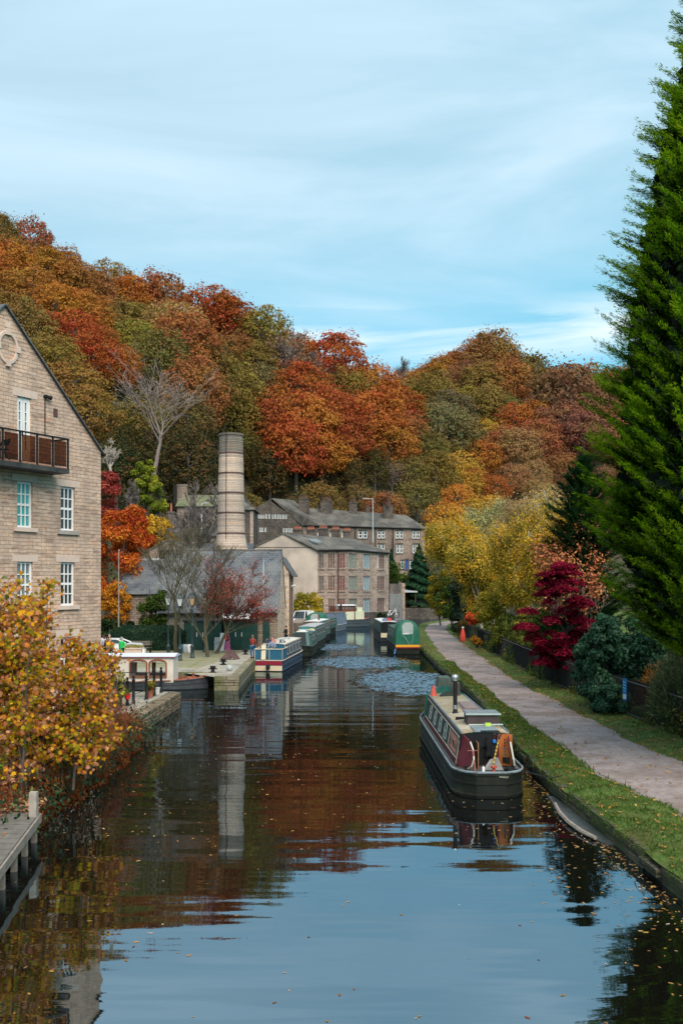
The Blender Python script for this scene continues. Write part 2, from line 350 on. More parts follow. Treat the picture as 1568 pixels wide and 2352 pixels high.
# water
m, nt, o = newmat('canal_water')
g = NN(nt, 'ShaderNodeNewGeometry'); sx = NN(nt, 'ShaderNodeSeparateXYZ'); nt.links.new(g.outputs['Position'], sx.inputs[0])
mpa = NN(nt, 'ShaderNodeMapping', inp={'Scale': (.16, .85, 1), 'Rotation': (0, 0, R(4))}); nt.links.new(g.outputs['Position'], mpa.inputs[0])
na = NN(nt, 'ShaderNodeTexNoise', inp={'Scale': 1.0, 'Detail': 2, 'Roughness': .4}); nt.links.new(mpa.outputs[0], na.inputs[0])
mpb = NN(nt, 'ShaderNodeMapping', inp={'Scale': (1.1, 4.2, 1)}); nt.links.new(g.outputs['Position'], mpb.inputs[0])
nb = NN(nt, 'ShaderNodeTexNoise', inp={'Scale': 1.0, 'Detail': 3, 'Roughness': .55}); nt.links.new(mpb.outputs[0], nb.inputs[0])
# ruffled patches where the breeze touches the water
def ell(cx, cy, rx, ry):
    a = M2(nt, 'DIVIDE', M2(nt, 'SUBTRACT', sx.outputs[0], cx), rx); b = M2(nt, 'DIVIDE', M2(nt, 'SUBTRACT', sx.outputs[1], cy), ry)
    return M2(nt, 'SUBTRACT', 1.0, M2(nt, 'ADD', M2(nt, 'MULTIPLY', a, a), M2(nt, 'MULTIPLY', b, b)))
nw = NN(nt, 'ShaderNodeTexNoise', inp={'Scale': .6, 'Detail': 6, 'Roughness': .65}); nt.links.new(g.outputs['Position'], nw.inputs[0])
pm = M2(nt, 'MAXIMUM', M2(nt, 'MAXIMUM', ell(4.2, 64.5, 3.8, 9.5), ell(1.4, 80, 4.6, 8.0)), ell(-.6, 98, 3.0, 6))
pm = M2(nt, 'ADD', pm, M2(nt, 'MULTIPLY', M2(nt, 'SUBTRACT', nw.outputs[0], .5), 1.5))
pm = RAMP(nt, pm, [(-.1, 0), (.25, .15), (.55, .65), (.9, 1)])
mpc = NN(nt, 'ShaderNodeMapping', inp={'Scale': (5.0, 3.0, 1)}); nt.links.new(g.outputs['Position'], mpc.inputs[0])
nc = NN(nt, 'ShaderNodeTexNoise', inp={'Scale': 1.0, 'Detail': 2, 'Roughness': .5}); nt.links.new(mpc.outputs[0], nc.inputs[0])
near = RAMP(nt, M2(nt, 'DIVIDE', sx.outputs[1], 100), [(.12, .22), (.35, .42), (.7, .42)])
h = M2(nt, 'ADD', M2(nt, 'MULTIPLY', na.outputs[0], .020), M2(nt, 'MULTIPLY', M2(nt, 'MULTIPLY', nb.outputs[0], near), .0030))
bp = NN(nt, 'ShaderNodeBump', inp={'Strength': 1.0, 'Distance': 1.0}); nt.links.new(h, bp.inputs['Height'])
df = NN(nt, 'ShaderNodeBsdfDiffuse', inp={0: (.006, .0055, .004, 1)}); gl = NN(nt, 'ShaderNodeBsdfGlossy', inp={0: (.72, .89, 1.0, 1), 'Roughness': .015})
# wavelets of the ruffled patches tilt the surface directly
vs = NN(nt, 'ShaderNodeVectorMath', operation='SUBTRACT'); nt.links.new(nc.outputs['Color'], vs.inputs[0]); vs.inputs[1].default_value = (.5, .5, .5)
vm = NN(nt, 'ShaderNodeVectorMath', operation='MULTIPLY'); nt.links.new(vs.outputs[0], vm.inputs[0]); vm.inputs[1].default_value = (1.2, 2.4, 0)
vk = NN(nt, 'ShaderNodeVectorMath', operation='SCALE'); nt.links.new(vm.outputs[0], vk.inputs[0]); nt.links.new(pm, vk.inputs['Scale'])
vb = NN(nt, 'ShaderNodeVectorMath', operation='SUBTRACT'); nt.links.new(vm.outputs[0], vb.inputs[0]); vb.inputs[1].default_value = (0, .22, 0); nt.links.new(vb.outputs[0], vk.inputs[0])
va = NN(nt, 'ShaderNodeVectorMath', operation='ADD'); nt.links.new(vk.outputs[0], va.inputs[0]); nt.links.new(bp.outputs[0], va.inputs[1])
vn = NN(nt, 'ShaderNodeVectorMath', operation='NORMALIZE'); nt.links.new(va.outputs[0], vn.inputs[0])
fr = NN(nt, 'ShaderNodeFresnel', inp={'IOR': 4.4}); nt.links.new(vn.outputs[0], fr.inputs['Normal']); nt.links.new(vn.outputs[0], gl.inputs['Normal'])
mx = NN(nt, 'ShaderNodeMixShader'); nt.links.new(fr.outputs[0], mx.inputs[0]); nt.links.new(df.outputs[0], mx.inputs[1]); nt.links.new(gl.outputs[0], mx.inputs[2])
nt.links.new(mx.outputs[0], o.inputs[0]); M_water = m
b = MB(); b.quad((-60, -40, 0), (140, -40, 0), (140, 200, 0), (-60, 200, 0)); b.build('canal_water', M_water, kind='structure')

# right bank: edge, path and fence lines, surveyed along y
EDGE = [(-30, 7.6), (10, 7.3), (20, 6.87), (30, 6.35), (37, 6.5), (53, 7.2), (70, 7.15), (92, 7.3), (115, 8.5), (142, 11.2), (157, 15.9), (163, 30), (168, 60), (172, 115)]
PL = [(-30, 13.5), (10, 10.6), (20, 9.4), (25.3, 8.68), (29.8, 8.05), (39.3, 7.84), (57.9, 8.0), (82.8, 8.2), (114, 9.8), (125, 10.4), (142, 12.5), (153, 16.5), (158, 27), (162, 50), (166, 90), (172, 117)]
PR = [(-30, 16.5), (10, 13.6), (20, 12.4), (26, 11.9), (32.7, 11.2), (38.2, 10.85), (47.7, 10.75), (60.5, 10.5), (98.5, 11.8), (123.8, 12.9), (142, 15.1), (150, 18.5), (155, 30), (159, 55), (163, 92), (172, 119)]
FEN = [(-30, 17.6), (20, 14.0), (28, 13.2), (37.2, 12.75), (46, 12.4), (59, 11.95), (80, 12.35), (105, 12.95), (125, 14.2), (140, 17.5), (150, 24), (172, 121)]
rn = random.Random(5)
st = np.concatenate([np.arange(-30, 12, 3), np.arange(12, 70, .4), np.arange(70, 172.1, 1.2)])
def strip_mesh(name, cols, mat, wob=None, **k):
    """cols: list of functions y -> (x, z)"""
    V = []; n = len(cols)
    for y in st:
        for c in cols: V.append((c(y)[0], y, c(y)[1]))
    Fc = np.array([(j*n+i, j*n+i+1, (j+1)*n+i+1, (j+1)*n+i) for j in range(len(st)-1) for i in range(n-1)])
    me = np_mesh(name, np.array(V), Fc); me.polygons.foreach_set('use_smooth', [True]*len(me.polygons)); return mobj(name, me, mat, **k)
def lump(x, y, a=.05): return a*(math.sin(x*2.7+y*1.1)+math.sin(x*1.3-y*2.3+1)+.6*math.sin(y*5.1+x*3))
def wobble(y, s): return .10*math.sin(y*.7+s)+.05*math.sin(y*1.9+s*2)
def edge_x(y): return itp(EDGE, y)+.06*math.sin(y*1.7)
def pl_x(y): return itp(PL, y)+wobble(y, 1)
def pr_x(y): return itp(PR, y)+wobble(y, 4)
def ground_mat(name, stops, scale, rough=.95, bump=.6, second=None):
    m, nt, o = newmat(name); g = NN(nt, 'ShaderNodeNewGeometry')
    n = NN(nt, 'ShaderNodeTexNoise', inp={'Scale': scale, 'Detail': 9, 'Roughness': .7}); nt.links.new(g.outputs['Position'], n.inputs[0])
    c = RAMP(nt, n.outputs[0], stops)
    if second:
        n2 = NN(nt, 'ShaderNodeTexNoise', inp={'Scale': second[0], 'Detail': 4, 'Roughness': .6}); nt.links.new(g.outputs['Position'], n2.inputs[0])
        c = MIX(nt, RAMP(nt, n2.outputs[0], [(.45, 0), (.62, second[2])]), c, second[1])
    p = NN(nt, 'ShaderNodeBsdfPrincipled', inp={'Roughness': rough, 'Specular IOR Level': .2}); nt.links.new(c, p.inputs[0])
    n3 = NN(nt, 'ShaderNodeTexNoise', inp={'Scale': scale*4, 'Detail': 6}); nt.links.new(g.outputs['Position'], n3.inputs[0])
    b = NN(nt, 'ShaderNodeBump', inp={'Strength': bump, 'Distance': .05}); nt.links.new(n3.outputs[0], b.inputs['Height']); nt.links.new(b.outputs[0], p.inputs['Normal'])
    nt.links.new(p.outputs[0], o.inputs[0]); return m
M_turf = ground_mat('turf', [(.3, (.03, .055, .012)), (.5, (.065, .11, .022)), (.7, (.12, .17, .04))], 2.5, second=(.8, (.10, .085, .03), .7))
M_path = ground_mat('gravel_path', [(.3, (.205, .168, .16)), (.5, (.28, .232, .222)), (.7, (.355, .30, .285))], 5.0, bump=.5, second=(.7, (.17, .125, .105), .75))
NG = 9
strip_mesh('grass_bank', [(lambda y, t=t: ((lambda e, p: (e+(p-e)*t, .40+.16*math.sin(math.pi*min(1, t*1.05))**.7+(lump(e+(p-e)*t, y, .035) if 0 < t < 1 else 0)))(edge_x(y), pl_x(y)+.12))) for t in np.linspace(0, 1, NG)], M_turf, kind='structure')
strip_mesh('towpath', [(lambda y, t=t: (pl_x(y)-.05+(pr_x(y)-pl_x(y)+.1)*t, .43+.05*math.sin(math.pi*t))) for t in np.linspace(0, 1, 5)], M_path, kind='structure')
def verge_c(t):
    def f(y):
        a = pr_x(y)-.12; b = itp(FEN, y); x = a+(b-a)*t; return (x, .40+.22*t+(lump(x, y, .03) if t > 0 else 0))
    return f
def gard_c(d):
    return lambda y: (itp(FEN, y)+d, .62+min(d, 6)*.12+max(0, d-6)*.06+lump(d, y, .05))
strip_mesh('grass_verge', [verge_c(t) for t in np.linspace(0, 1, 7)]+[gard_c(d) for d in (1, 2.5, 5, 9, 18, 40, 90)], M_turf, kind='structure')
def bank_z(x, y):
    e, pl, pr, fe = edge_x(y), pl_x(y), pr_x(y), itp(FEN, y)
    if x < pl: t = (x-e)/(pl+.12-e); return .40+.16*math.sin(math.pi*min(1, max(t, 0)*1.05))**.7+lump(x, y, .035)
    if x < pr: return .45
    if x < fe: return .40+.22*(x-pr)/(fe-pr)+lump(x, y, .03)
    d = x-fe; return .62+min(d, 6)*.12+max(0, d-6)*.06

# stone coping and retaining wall along the right bank, block by block
mb = MB(); y = 8.0
while y < 150:
    L = rn.uniform(.6, 1.3)*(1 if y < 70 else 2); a = Vector((itp(EDGE, y), y, 0)); c = Vector((itp(EDGE, y+L), y+L, 0)); d = unitv(c-a); nn_ = Vector((d.y, -d.x, 0))
    top = .38+rn.uniform(-.09, .07); o0 = a-nn_*rn.uniform(.0, .16)
    mb.obox(o0+Vector((0, 0, .14)), d*(L-.025), nn_*.42, (0, 0, top-.14))
    mb.obox(a-nn_*rn.uniform(.0, .06)+Vector((0, 0, -.6)), d*(L-.02), nn_*.4, (0, 0, .73))
    y += L
wl = mb.build('canal_edge_wall', M_bankw, label='mossy stone canal edge below the grass of the towpath', cat='wall')
# half sunk ledge with a curved pale timber lying on its edge
mb = MB(); p = [(itp(EDGE, yy)-.12-wd, yy) for yy, wd in ((24.2, .12), (25.2, .36), (26.6, .42), (28, .3), (29.6, .12))]
pts = [Vector((x, yy, -.3)) for x, yy in p]+[Vector((itp(EDGE, yy)-.02, yy, -.3)) for yy in (29.6, 28, 26.6, 25.2, 24.2)]
mb.prism(pts, (0, 0, .34)); mb.build('sunken_ledge', paint('wet_concrete', (.06, .068, .068), .35, .3, 3), label='wet grey ledge at water level under the towpath edge', cat='ledge')
mb = MB(); mb.tube([(itp(EDGE, yy)-.12-wd+.05, yy, .075) for yy, wd in ((24.6, .3), (25.3, .45), (26.3, .5), (27.3, .44), (28.4, .28))], [.05, .06, .06, .06, .05], 6)
mb.build('driftwood_pole', M_wood, label='curved pale timber lying on the wet ledge by the towpath', cat='timber')

# left: quayside slab and near bank slab
Q = [(-7.5, 58.8), (-6.1, 58.8), (-6.3, 70), (-5.3, 80), (-4.7, 92), (-4.2, 105), (-3.4, 125), (-3.7, 152), (-75, 152), (-75, 61.3), (-7.7, 61.3)]
mb = MB(); mb.prism([Vector((x, y, -1)) for x, y in Q], (0, 0, 1.796), 0, 1)
mb.build('quayside', [M_quay, M_setts], kind='structure')
# flagged margin and coping blocks
mb = MB()
fl = [(-7.5, 58.8), (-6.1, 58.8), (-6.3, 70), (-5.3, 80), (-4.7, 92)]; fi = [(-9.8, 61.4), (-9.2, 65), (-8.7, 70), (-7.9, 80), (-6.9, 92)]
mb.add([(x, y, .802) for x, y in fl]+[(x, y, .802) for x, y in fi[::-1]], [tuple(range(10))])
mb.add([(-40, 61.35, .803), (-9.8, 61.4, .803), (-9.3, 64.6, .803), (-14, 65.2, .803), (-40, 65.5, .803)], [(0, 1, 2, 3, 4)])
mb.build('flagstone_path', M_flag, kind='structure')
for ci, (nm_, lb_, legs_) in enumerate((('quay_coping', 'mossy coping stones along the edge of the cobbled quay', (((-7.5, 58.8), (-6.1, 58.8)), ((-6.1, 58.8), (-6.3, 70)), ((-6.3, 70), (-5.3, 80)), ((-5.3, 80), (-4.7, 92)))), ('basin_coping', 'coping stones behind the cream cabin boat in the basin', (((-60, 61.3), (-7.7, 61.3)),)))):
  mb = MB()
  for (a, c) in legs_:
    a = Vector((*a, 0)); c = Vector((*c, 0)); L = (c-a).length; d = unitv(c-a); nn_ = Vector((-d.y, d.x, 0)); t = 0
    while t < L-.3:
        l = min(rn.uniform(.7, 1.3), L-t); mb.obox(a+d*t-nn_*.05+Vector((0, 0, .5)), d*(l-.02), nn_*.55, (0, 0, .33+rn.uniform(-.015, .02))); t += l
  mb.build(nm_, M_quay, label=lb_, cat='kerb')
NB = [(-8.6, -20), (-8.6, 40.6), (-8.35, 51.5), (-8.6, 51.8), (-75, 52.1), (-75, -20)]
mb = MB(); mb.prism([Vector((x, y, -1)) for x, y in NB], (0, 0, 1.7), 0, 1)
M_earth = ground_mat('leafy_earth', [(.3, (.04, .03, .018)), (.6, (.10, .065, .035)), (.75, (.2, .11, .05))], 3)
mb.build('near_bank', [M_bankw, M_earth], kind='structure')
mb = MB(); mb.add([(-8.65, 34, .704), (-8.65, 40.6, .704), (-8.4, 51.4, .704), (-8.7, 51.75, .704), (-12.5, 51.9, .704), (-10.8, 40, .704), (-10.8, 34, .704)], [tuple(range(7))])
mb.build('flagged_bank', M_flag, kind='structure')
mb = MB(); y = 36.0
while y < 51.4:
    l = rn.uniform(.35, .8); x = itp([(0, -8.6), (40.6, -8.6), (51.5, -8.35)], y)
    for z0, z1 in ((-.5, .12), (.13, .36), (.37, .55)):
        mb.obox((x-.3+rn.uniform(-.0, .05), y, z0), (.33+rn.uniform(0, .05), 0, 0), (0, l-.02, 0), (0, 0, z1-z0))
    mb.obox((x-.6, y, .56), (.68, 0, 0), (0, l-.015, 0), (0, 0, .16)); y += l
mb.build('basin_wall', masonry('wall_sandstone', (.40, .30, .20), (.27, .21, .15), (.08, .07, .05), .5, .16, .02, 1, stain=(.06, .06, .03), stain_amt=.7, stain_scale=1.2, dist=.12),
         label='rough sandstone retaining wall with thick copings under the black railing posts', cat='wall')

# far bank: stone wall at the bend
mb = MB(); mb.prism([Vector((7.9, 160.3, -1)), Vector((10.7, 172, -1)), Vector((60, 176, -1)), Vector((130, 178, -1)), Vector((130, 186, -1)), Vector((9, 186, -1)), Vector((5, 166, -1))], (0, 0, 2.9), 0, 1)
mb.build('bend_wall', [M_dark, M_turf], label='dark stone canal wall round the bend below the railings', cat='wall')
# ------------------------------------------------------------------ walls with real openings, windows
def wall(mb, O, ex, n, top, holes=(), z0=0.0, depth=.18, mi=0):
    """O: point at s=0,z=0; ex: unit along; n: outward; top: [(s,z)..]; holes: (s0,s1,za,zb)"""
    O = Vector(O); ex = Vector(ex); n = Vector(n); up = Vector((0, 0, 1))
    s0, s1 = top[0][0], top[-1][0]
    bs = sorted({round(v, 4) for v in [p[0] for p in top]+[h[0] for h in holes]+[h[1] for h in holes] if s0 <= v <= s1})
    P = lambda s, z, d=0: O+ex*s+up*z-n*d
    flip = ex.cross(up).dot(n) < 0
    def q(a, b, c, d): mb.quad(*( (a, b, c, d) if not flip else (d, c, b, a)), mi)
    for a, b in zip(bs[:-1], bs[1:]):
        if b-a < 1e-4: continue
        zs = z0
        for h in sorted([h for h in holes if h[0] <= a+1e-3 and h[1] >= b-1e-3], key=lambda h: h[2]):
            if h[2]-zs > 1e-4: q(P(a, zs), P(b, zs), P(b, h[2]), P(a, h[2]))
            zs = h[3]
        q(P(a, zs), P(b, zs), P(b, itp(top, b)), P(a, itp(top, a)))
    for h in holes:
        a, b, za, zb = h
        q(P(a, za), P(b, za), P(b, za, depth), P(a, za, depth)); q(P(a, zb, depth), P(b, zb, depth), P(b, zb), P(a, zb))
        q(P(a, zb), P(a, za), P(a, za, depth), P(a, zb, depth)); q(P(b, zb, depth), P(b, za, depth), P(b, za), P(b, zb))
def window(par, O, ex, n, s0, s1, za, zb, cols, rows, fm, gm, inset=.12, fw=.06, bw=.03, mid=True, name='window'):
    O = Vector(O); ex = Vector(ex); n = Vector(n); up = Vector((0, 0, 1)); mb = MB()
    def bar(a, b, c, d, dep=.05, off=0): mb.obox(O+ex*a+up*c-n*(inset+dep-off), ex*(b-a), n*dep, up*(d-c))
    bar(s0, s0+fw, za, zb); bar(s1-fw, s1, za, zb); bar(s0+fw, s1-fw, za, za+fw); bar(s0+fw, s1-fw, zb-fw, zb)
    ia, ib, ja, jb = s0+fw, s1-fw, za+fw, zb-fw; zm = (ja+jb)/2
    for k in range(1, cols):
        c = ia+(ib-ia)*k/cols; bar(c-bw/2, c+bw/2, ja, jb, .03, -.005)
    for k in range(1, rows):
        c = ja+(jb-ja)*k/rows; t = bw if not (mid and k == rows//2 and rows % 2 == 0) else bw*1.9
        bar(ia, ib, c-t/2, c+t/2, .036, -.002)
    w_ = mb.build(name, fm, par)
    g_ = MB(); g_.obox(O+ex*ia+up*ja-n*(inset+.06), ex*(ib-ia), n*.012, up*(jb-ja)); g_.build('pane', gm, w_)
    return w_
def slab(mb, a, b, c, d, t, mi=0):
    """roof slope through 4 corners with thickness t above"""
    a, b, c, d = map(Vector, (a, b, c, d)); nn_ = unitv((b-a).cross(c-a))
    if nn_.z < 0: nn_ = -nn_
    mb.prism([a, b, c, d], nn_*t, mi)
def stack(mb, c, w, d, z0, z1, mi=0):
    mb.box(c[0]-w/2, c[0]+w/2, c[1]-d/2, c[1]+d/2, z0, z1-.25, mi)
    mb.box(c[0]-w/2-.08, c[0]+w/2+.08, c[1]-d/2-.08, c[1]+d/2+.08, z1-.25, z1-.1, mi); mb.box(c[0]-w/2+.02, c[0]+w/2-.02, c[1]-d/2+.02, c[1]+d/2-.02, z1-.1, z1, mi)
def chimney(par, c, w, d, z0, z1, npots, mat, label=None, potm=None, ph=.6):
    mb = MB(); stack(mb, c, w, d, z0, z1); o = mb.build('chimney', mat, par, label=label)
    for i in range(npots):
        p = MB(); x = c[0]+(i-(npots-1)/2)*(w*.8/max(npots, 1)); p.lathe([(.13, z1-.02), (.15, z1+.1), (.11, z1+.15), (.12, z1+ph-.08), (.15, z1+ph-.05), (.15, z1+ph), (.1, z1+ph)], (x, c[1], 0), 8); p.build('chimney_pot', potm or M_pot, o, smooth=True)
    return o

# ------------------------------------------------------------------ stone apartment building, far left
dW = Vector((.482, .876, 0)); nW = Vector((.876, -.482, 0)); Ap = Vector((-13.2, 39, 0)); HW = 5.47
OW = Ap-dW*HW; BW = 2*HW
def s_u(u, off=0.0):
    k = (u-UC)/F; o = OW+nW*off
    return (k*o.y-o.x)/(dW.x-k*dW.y)
def z_v(v, s, off=0.0):
    p = OW+nW*off+dW*s; return EYE+(VH-v)*p.y/F
apt = thing('apartment_building', 'tall honey sandstone gable with white sash windows and a glass balcony', 'building', tuple(Ap+Vector((0, 0, .7))), math.atan2(dW.y, dW.x))
wins = []
def wrow(ua, ub, va, vb): s0, s1 = s_u(ua), s_u(ub); return (s0, s1, z_v(vb, (s0+s1)/2), z_v(va, (s0+s1)/2))
WA = wrow(40, 75.5, 1106, 1212); WB = wrow(140, 172.5, 1118, 1219); WC = wrow(40, 76, 1290, 1396); WD = wrow(140, 172.5, 1291, 1391)
DR = wrow(40, 73, 912, 1058)
WE = (WA[0], WA[1], WC[2]-3.15, WC[3]-3.15); WF = (WB[0], WB[1], WD[2]-3.15, WD[3]-3.15)
far_holes = [(.9, 2.1, WA[2], WA[3]), (.9, 2.1, WC[2], WC[3]), (3.6, 4.6, WA[2], WA[3]), (3.6, 4.6, WC[2], WC[3])]
holes = [WA, WB, WC, WD, DR, WE, WF]+far_holes
zE, zA = 12.1, 17.25
mb = MB(); wall(mb, OW, dW, nW, [(0, zE), (HW, zA), (BW, zE)], holes, z0=.6)
for s in (0, BW):
    a = OW+dW*s; b = a-nW*16
    mb.quad(*( (b+Vector((0, 0, .6)), a+Vector((0, 0, .6)), a+Vector((0, 0, zE)), b+Vector((0, 0, zE))) if s == 0 else (a+Vector((0, 0, .6)), b+Vector((0, 0, .6)), b+Vector((0, 0, zE)), a+Vector((0, 0, zE)))))
bk = OW-nW*16; mb.add([bk+Vector((0, 0, .6)), bk+dW*BW+Vector((0, 0, .6)), bk+dW*BW+Vector((0, 0, zE)), bk+dW*HW+Vector((0, 0, zA)), bk+Vector((0, 0, zE))], [(4, 3, 2, 1, 0)])
mb.build('wall', M_sand, apt)
rf = MB(); up = Vector((0, 0, 1)); e1 = nW*.12; e2 = -nW*16.2
for sgn in (-1, 1):
    top_ = OW+dW*HW+up*zA; bot = OW+dW*(HW+sgn*(HW+.10))+up*(zE-.09)
    slab(rf, top_+e1, bot+e1, bot+e2, top_+e2, .055)
rf.build('roof', M_slate, apt)
vg = MB()
for sgn in (-1, 1):
    top_ = OW+dW*HW+up*(zA-.02); bot = OW+dW*(HW+sgn*(HW+.02))+up*(zE-.02)
    vg.tube([top_+nW*.1, bot+nW*.1], .025, 4)
vg.build('verge_trim', M_iron, apt)
gt = MB(); a = OW+dW*(BW+.1)+up*(zE-.1); gt.tube([a+nW*.15, a-nW*16], .07, 6); a = OW-dW*.1+up*(zE-.1); gt.tube([a+nW*.15, a-nW*16], .07, 6); gt.build('gutter', M_iron, apt)
for i, (h_, gm) in enumerate(((WA, M_teal), (WB, M_glassd), (WC, M_glassg), (WD, M_glassd), (WE, M_glassg), (WF, M_glassd))+tuple((h, M_glassd) for h in far_holes)):
    w_ = window(apt, OW, dW, nW, *h_, 3, 4, M_white, gm, inset=.09, fw=.085, bw=.05)
    lm = MB(); lm.obox(OW+dW*(h_[0]-.26)+up*h_[3]+nW*.004-nW*.14, dW*(h_[1]-h_[0]+.52), nW*.15, up*.27); lm.build('lintel', M_lint, w_)
    lm = MB(); lm.obox(OW+dW*(h_[0]-.2)+up*(h_[2]-.16)-nW*.16, dW*(h_[1]-h_[0]+.4), nW*.26, up*.16); lm.build('sill', M_sillg if h_ is WB else M_lint, w_)
# french door: two leaves
dr = MB(); s0, s1, za, zb = DR; sm = (s0+s1)/2
def dbar(a, b, c, d, dep=.05, o=0): dr.obox(OW+dW*a+up*c-nW*(.09+dep-o), dW*(b-a), nW*dep, up*(d-c))
dbar(s0, s0+.07, za, zb, .08); dbar(s1-.07, s1, za, zb, .08); dbar(s0+.07, s1-.07, zb-.08, zb, .08)
for a, b in ((s0+.07, sm-.01), (sm+.01, s1-.07)):
    dbar(a, a+.1, za, zb-.08); dbar(b-.1, b, za, zb-.08); dbar(a+.1, b-.1, zb-.2, zb-.08); dbar(a+.1, b-.1, za, za+.45)
    for k in range(1, 5): c = za+.45+(zb-.2-za-.45)*k/5; dbar(a+.1, b-.1, c-.02, c+.02, .03, -.005)
d_ = dr.build('balcony_door', M_white, apt)
g_ = MB(); g_.obox(OW+dW*(s0+.1)+up*(za+.4)-nW*.16, dW*(s1-s0-.2), nW*.012, up*(zb-za-.55)); g_.build('pane', M_glassg, d_)
lm = MB(); lm.obox(OW+dW*(s0-.24)+up*zb+nW*.004-nW*.14, dW*(s1-s0+.55), nW*.15, up*.3); lm.build('lintel', M_lint, d_)
hd = MB(); hd.obox(OW+dW*(sm-.06)+up*(za+1.0)-nW*.09, dW*.03, nW*.05, up*.2); hd.build('handle', M_iron, d_)
# carved oval
oc = OW+dW*s_u(17.5)+up*z_v(798, s_u(17.5)); rings = []
for k in range(28):
    a = 2*math.pi*k/28; rad = dW*math.cos(a)+up*math.sin(a)*1.25; rings.append([oc+rad*(.42)+nW*.0, oc+rad*.42+nW*.07, oc+rad*.52+nW*.07, oc+rad*.54+nW*0])
ov = MB(); n0 = 4; ov.loft(rings+[rings[0]], True, False)
for dx_, dz_ in ((0, 1), (0, -1), (1, 0), (-1, 0)):
    cc = oc+dW*dx_*.5+up*dz_*.62; ov.obox(cc-dW*.1-up*.13-nW*.01, dW*.2, nW*.12, up*.26)
ov.obox(oc-dW*.12+up*.78, dW*.24, nW*.06, up*.22)
ov.build('carved_oval', M_lint, apt, smooth=False)
# security lamp and cable, vent, small wall bolts
sl = MB(); c = OW+dW*s_u(103)+up*z_v(911, s_u(103)); sl.tube([c, c+nW*.12], .08, 8); sl.tube([c+nW*.1, c+nW*.16+dW*.22-up*.04], [.06, .1], 8); sl.build('security_lamp', M_iron, apt)
sl = MB(); c2 = OW+dW*s_u(103)+up*z_v(1000, s_u(103)); sl.tube([c+nW*.02, c2+nW*.02], .022, 4); sl.build('cable', M_iron, apt)
sl = MB(); c = OW+dW*s_u(127.5)+up*z_v(948, s_u(127.5)); sl.obox(c-dW*.11-up*.17, dW*.22, nW*.03, up*.34); sl.build('wall_vent', M_pipe, apt)
# balcony
BO = .95; so = s_u(160, BO); zf = z_v(1077, so, BO); zr = z_v(1008, so, BO); sA = -.3
bal = MB(); bal.obox(OW+dW*sA+up*(zf-.2)+nW*.003, dW*(so-sA), nW*BO, up*.19); b_ = bal.build('balcony', paint('balcony_steel', (.035, .037, .036), .6, .5, 2, dirt=((.09, .09, .075), .6)), apt)
bal = MB(); bal.obox(OW+dW*(sA+.03)+up*(zf-.008)+nW*.01, dW*(so-sA-.06), nW*(BO-.05), up*.03); bal.build('balcony_floor', paint('balcony_deck', (.30, .13, .08), .7, .2, 4), b_)
rail = MB(); FN = OW+nW*(BO-.04)
rail.obox(FN+dW*sA+up*(zr-.05)-nW*.03, dW*(so-sA), nW*.07, up*.06); rail.obox(OW+dW*(so-.07)+up*(zr-.05)+nW*.003, dW*.07, nW*(BO-.08), up*.06)
ps = [so-.035, s_u(124, BO), s_u(88, BO), s_u(49, BO), s_u(9, BO)]; stp = ps[-2]-ps[-1]
while ps[-1]-stp > sA: ps.append(ps[-1]-stp)
for s in ps: rail.obox(FN+dW*(s-.035)+up*zf-nW*.04, dW*.07, nW*.06, up*(zr-zf-.05))
rail.build('railing', M_iron, b_)
m, nt, o = newmat('smoked_glass'); p = NN(nt, 'ShaderNodeBsdfPrincipled', inp={'Base Color': (.25, .15, .08, 1), 'Roughness': .03, 'IOR': 1.5})
tr = NN(nt, 'ShaderNodeBsdfTransparent', inp={0: (.42, .27, .17, 1)}); gl = NN(nt, 'ShaderNodeBsdfGlossy', inp={'Roughness': .02}); fr = NN(nt, 'ShaderNodeFresnel', inp={'IOR': 1.22}); mx = NN(nt, 'ShaderNodeMixShader')
nt.links.new(fr.outputs[0], mx.inputs[0]); nt.links.new(tr.outputs[0], mx.inputs[1]); nt.links.new(gl.outputs[0], mx.inputs[2]); nt.links.new(mx.outputs[0], o.inputs[0]); M_smoke = m
for a, b in zip(ps[1:], ps[:-1]):
    gp = MB(); gp.obox(FN+dW*(a+.09)+up*(zf+.07)-nW*.02, dW*(b-a-.18), nW*.012, up*(zr-zf-.2)); gp.build('glass_panel', M_smoke, b_)
# folding chair on the balcony
s_c = s_u(3, .4); cc = OW+dW*s_c+nW*.45+up*(zf+.022)
ch = thing('folding_chair', 'dark slatted folding chair on the balcony at the frame edge', 'chair', tuple(cc), math.atan2(dW.y, dW.x))
mb = MB()
for yy in (-.2, .2): mb.tube([(-.22, yy, 0), (.2, yy, .85)], .018, 5); mb.tube([(.24, yy, 0), (-.2, yy, .46)], .018, 5)
mb.build('legs', M_iron, ch, local=True)
mb = MB()
for k in range(6): mb.box(-.2+k*.07, -.145+k*.07, -.22, .22, .44, .46)
mb.build('seat', M_iron, ch, local=True)
mb = MB()
for k in range(4): mb.box(.13+k*.03, .15+k*.03, -.22, .22, .62+k*.065, .67+k*.065)
mb.build('backrest', M_iron, ch, local=True)

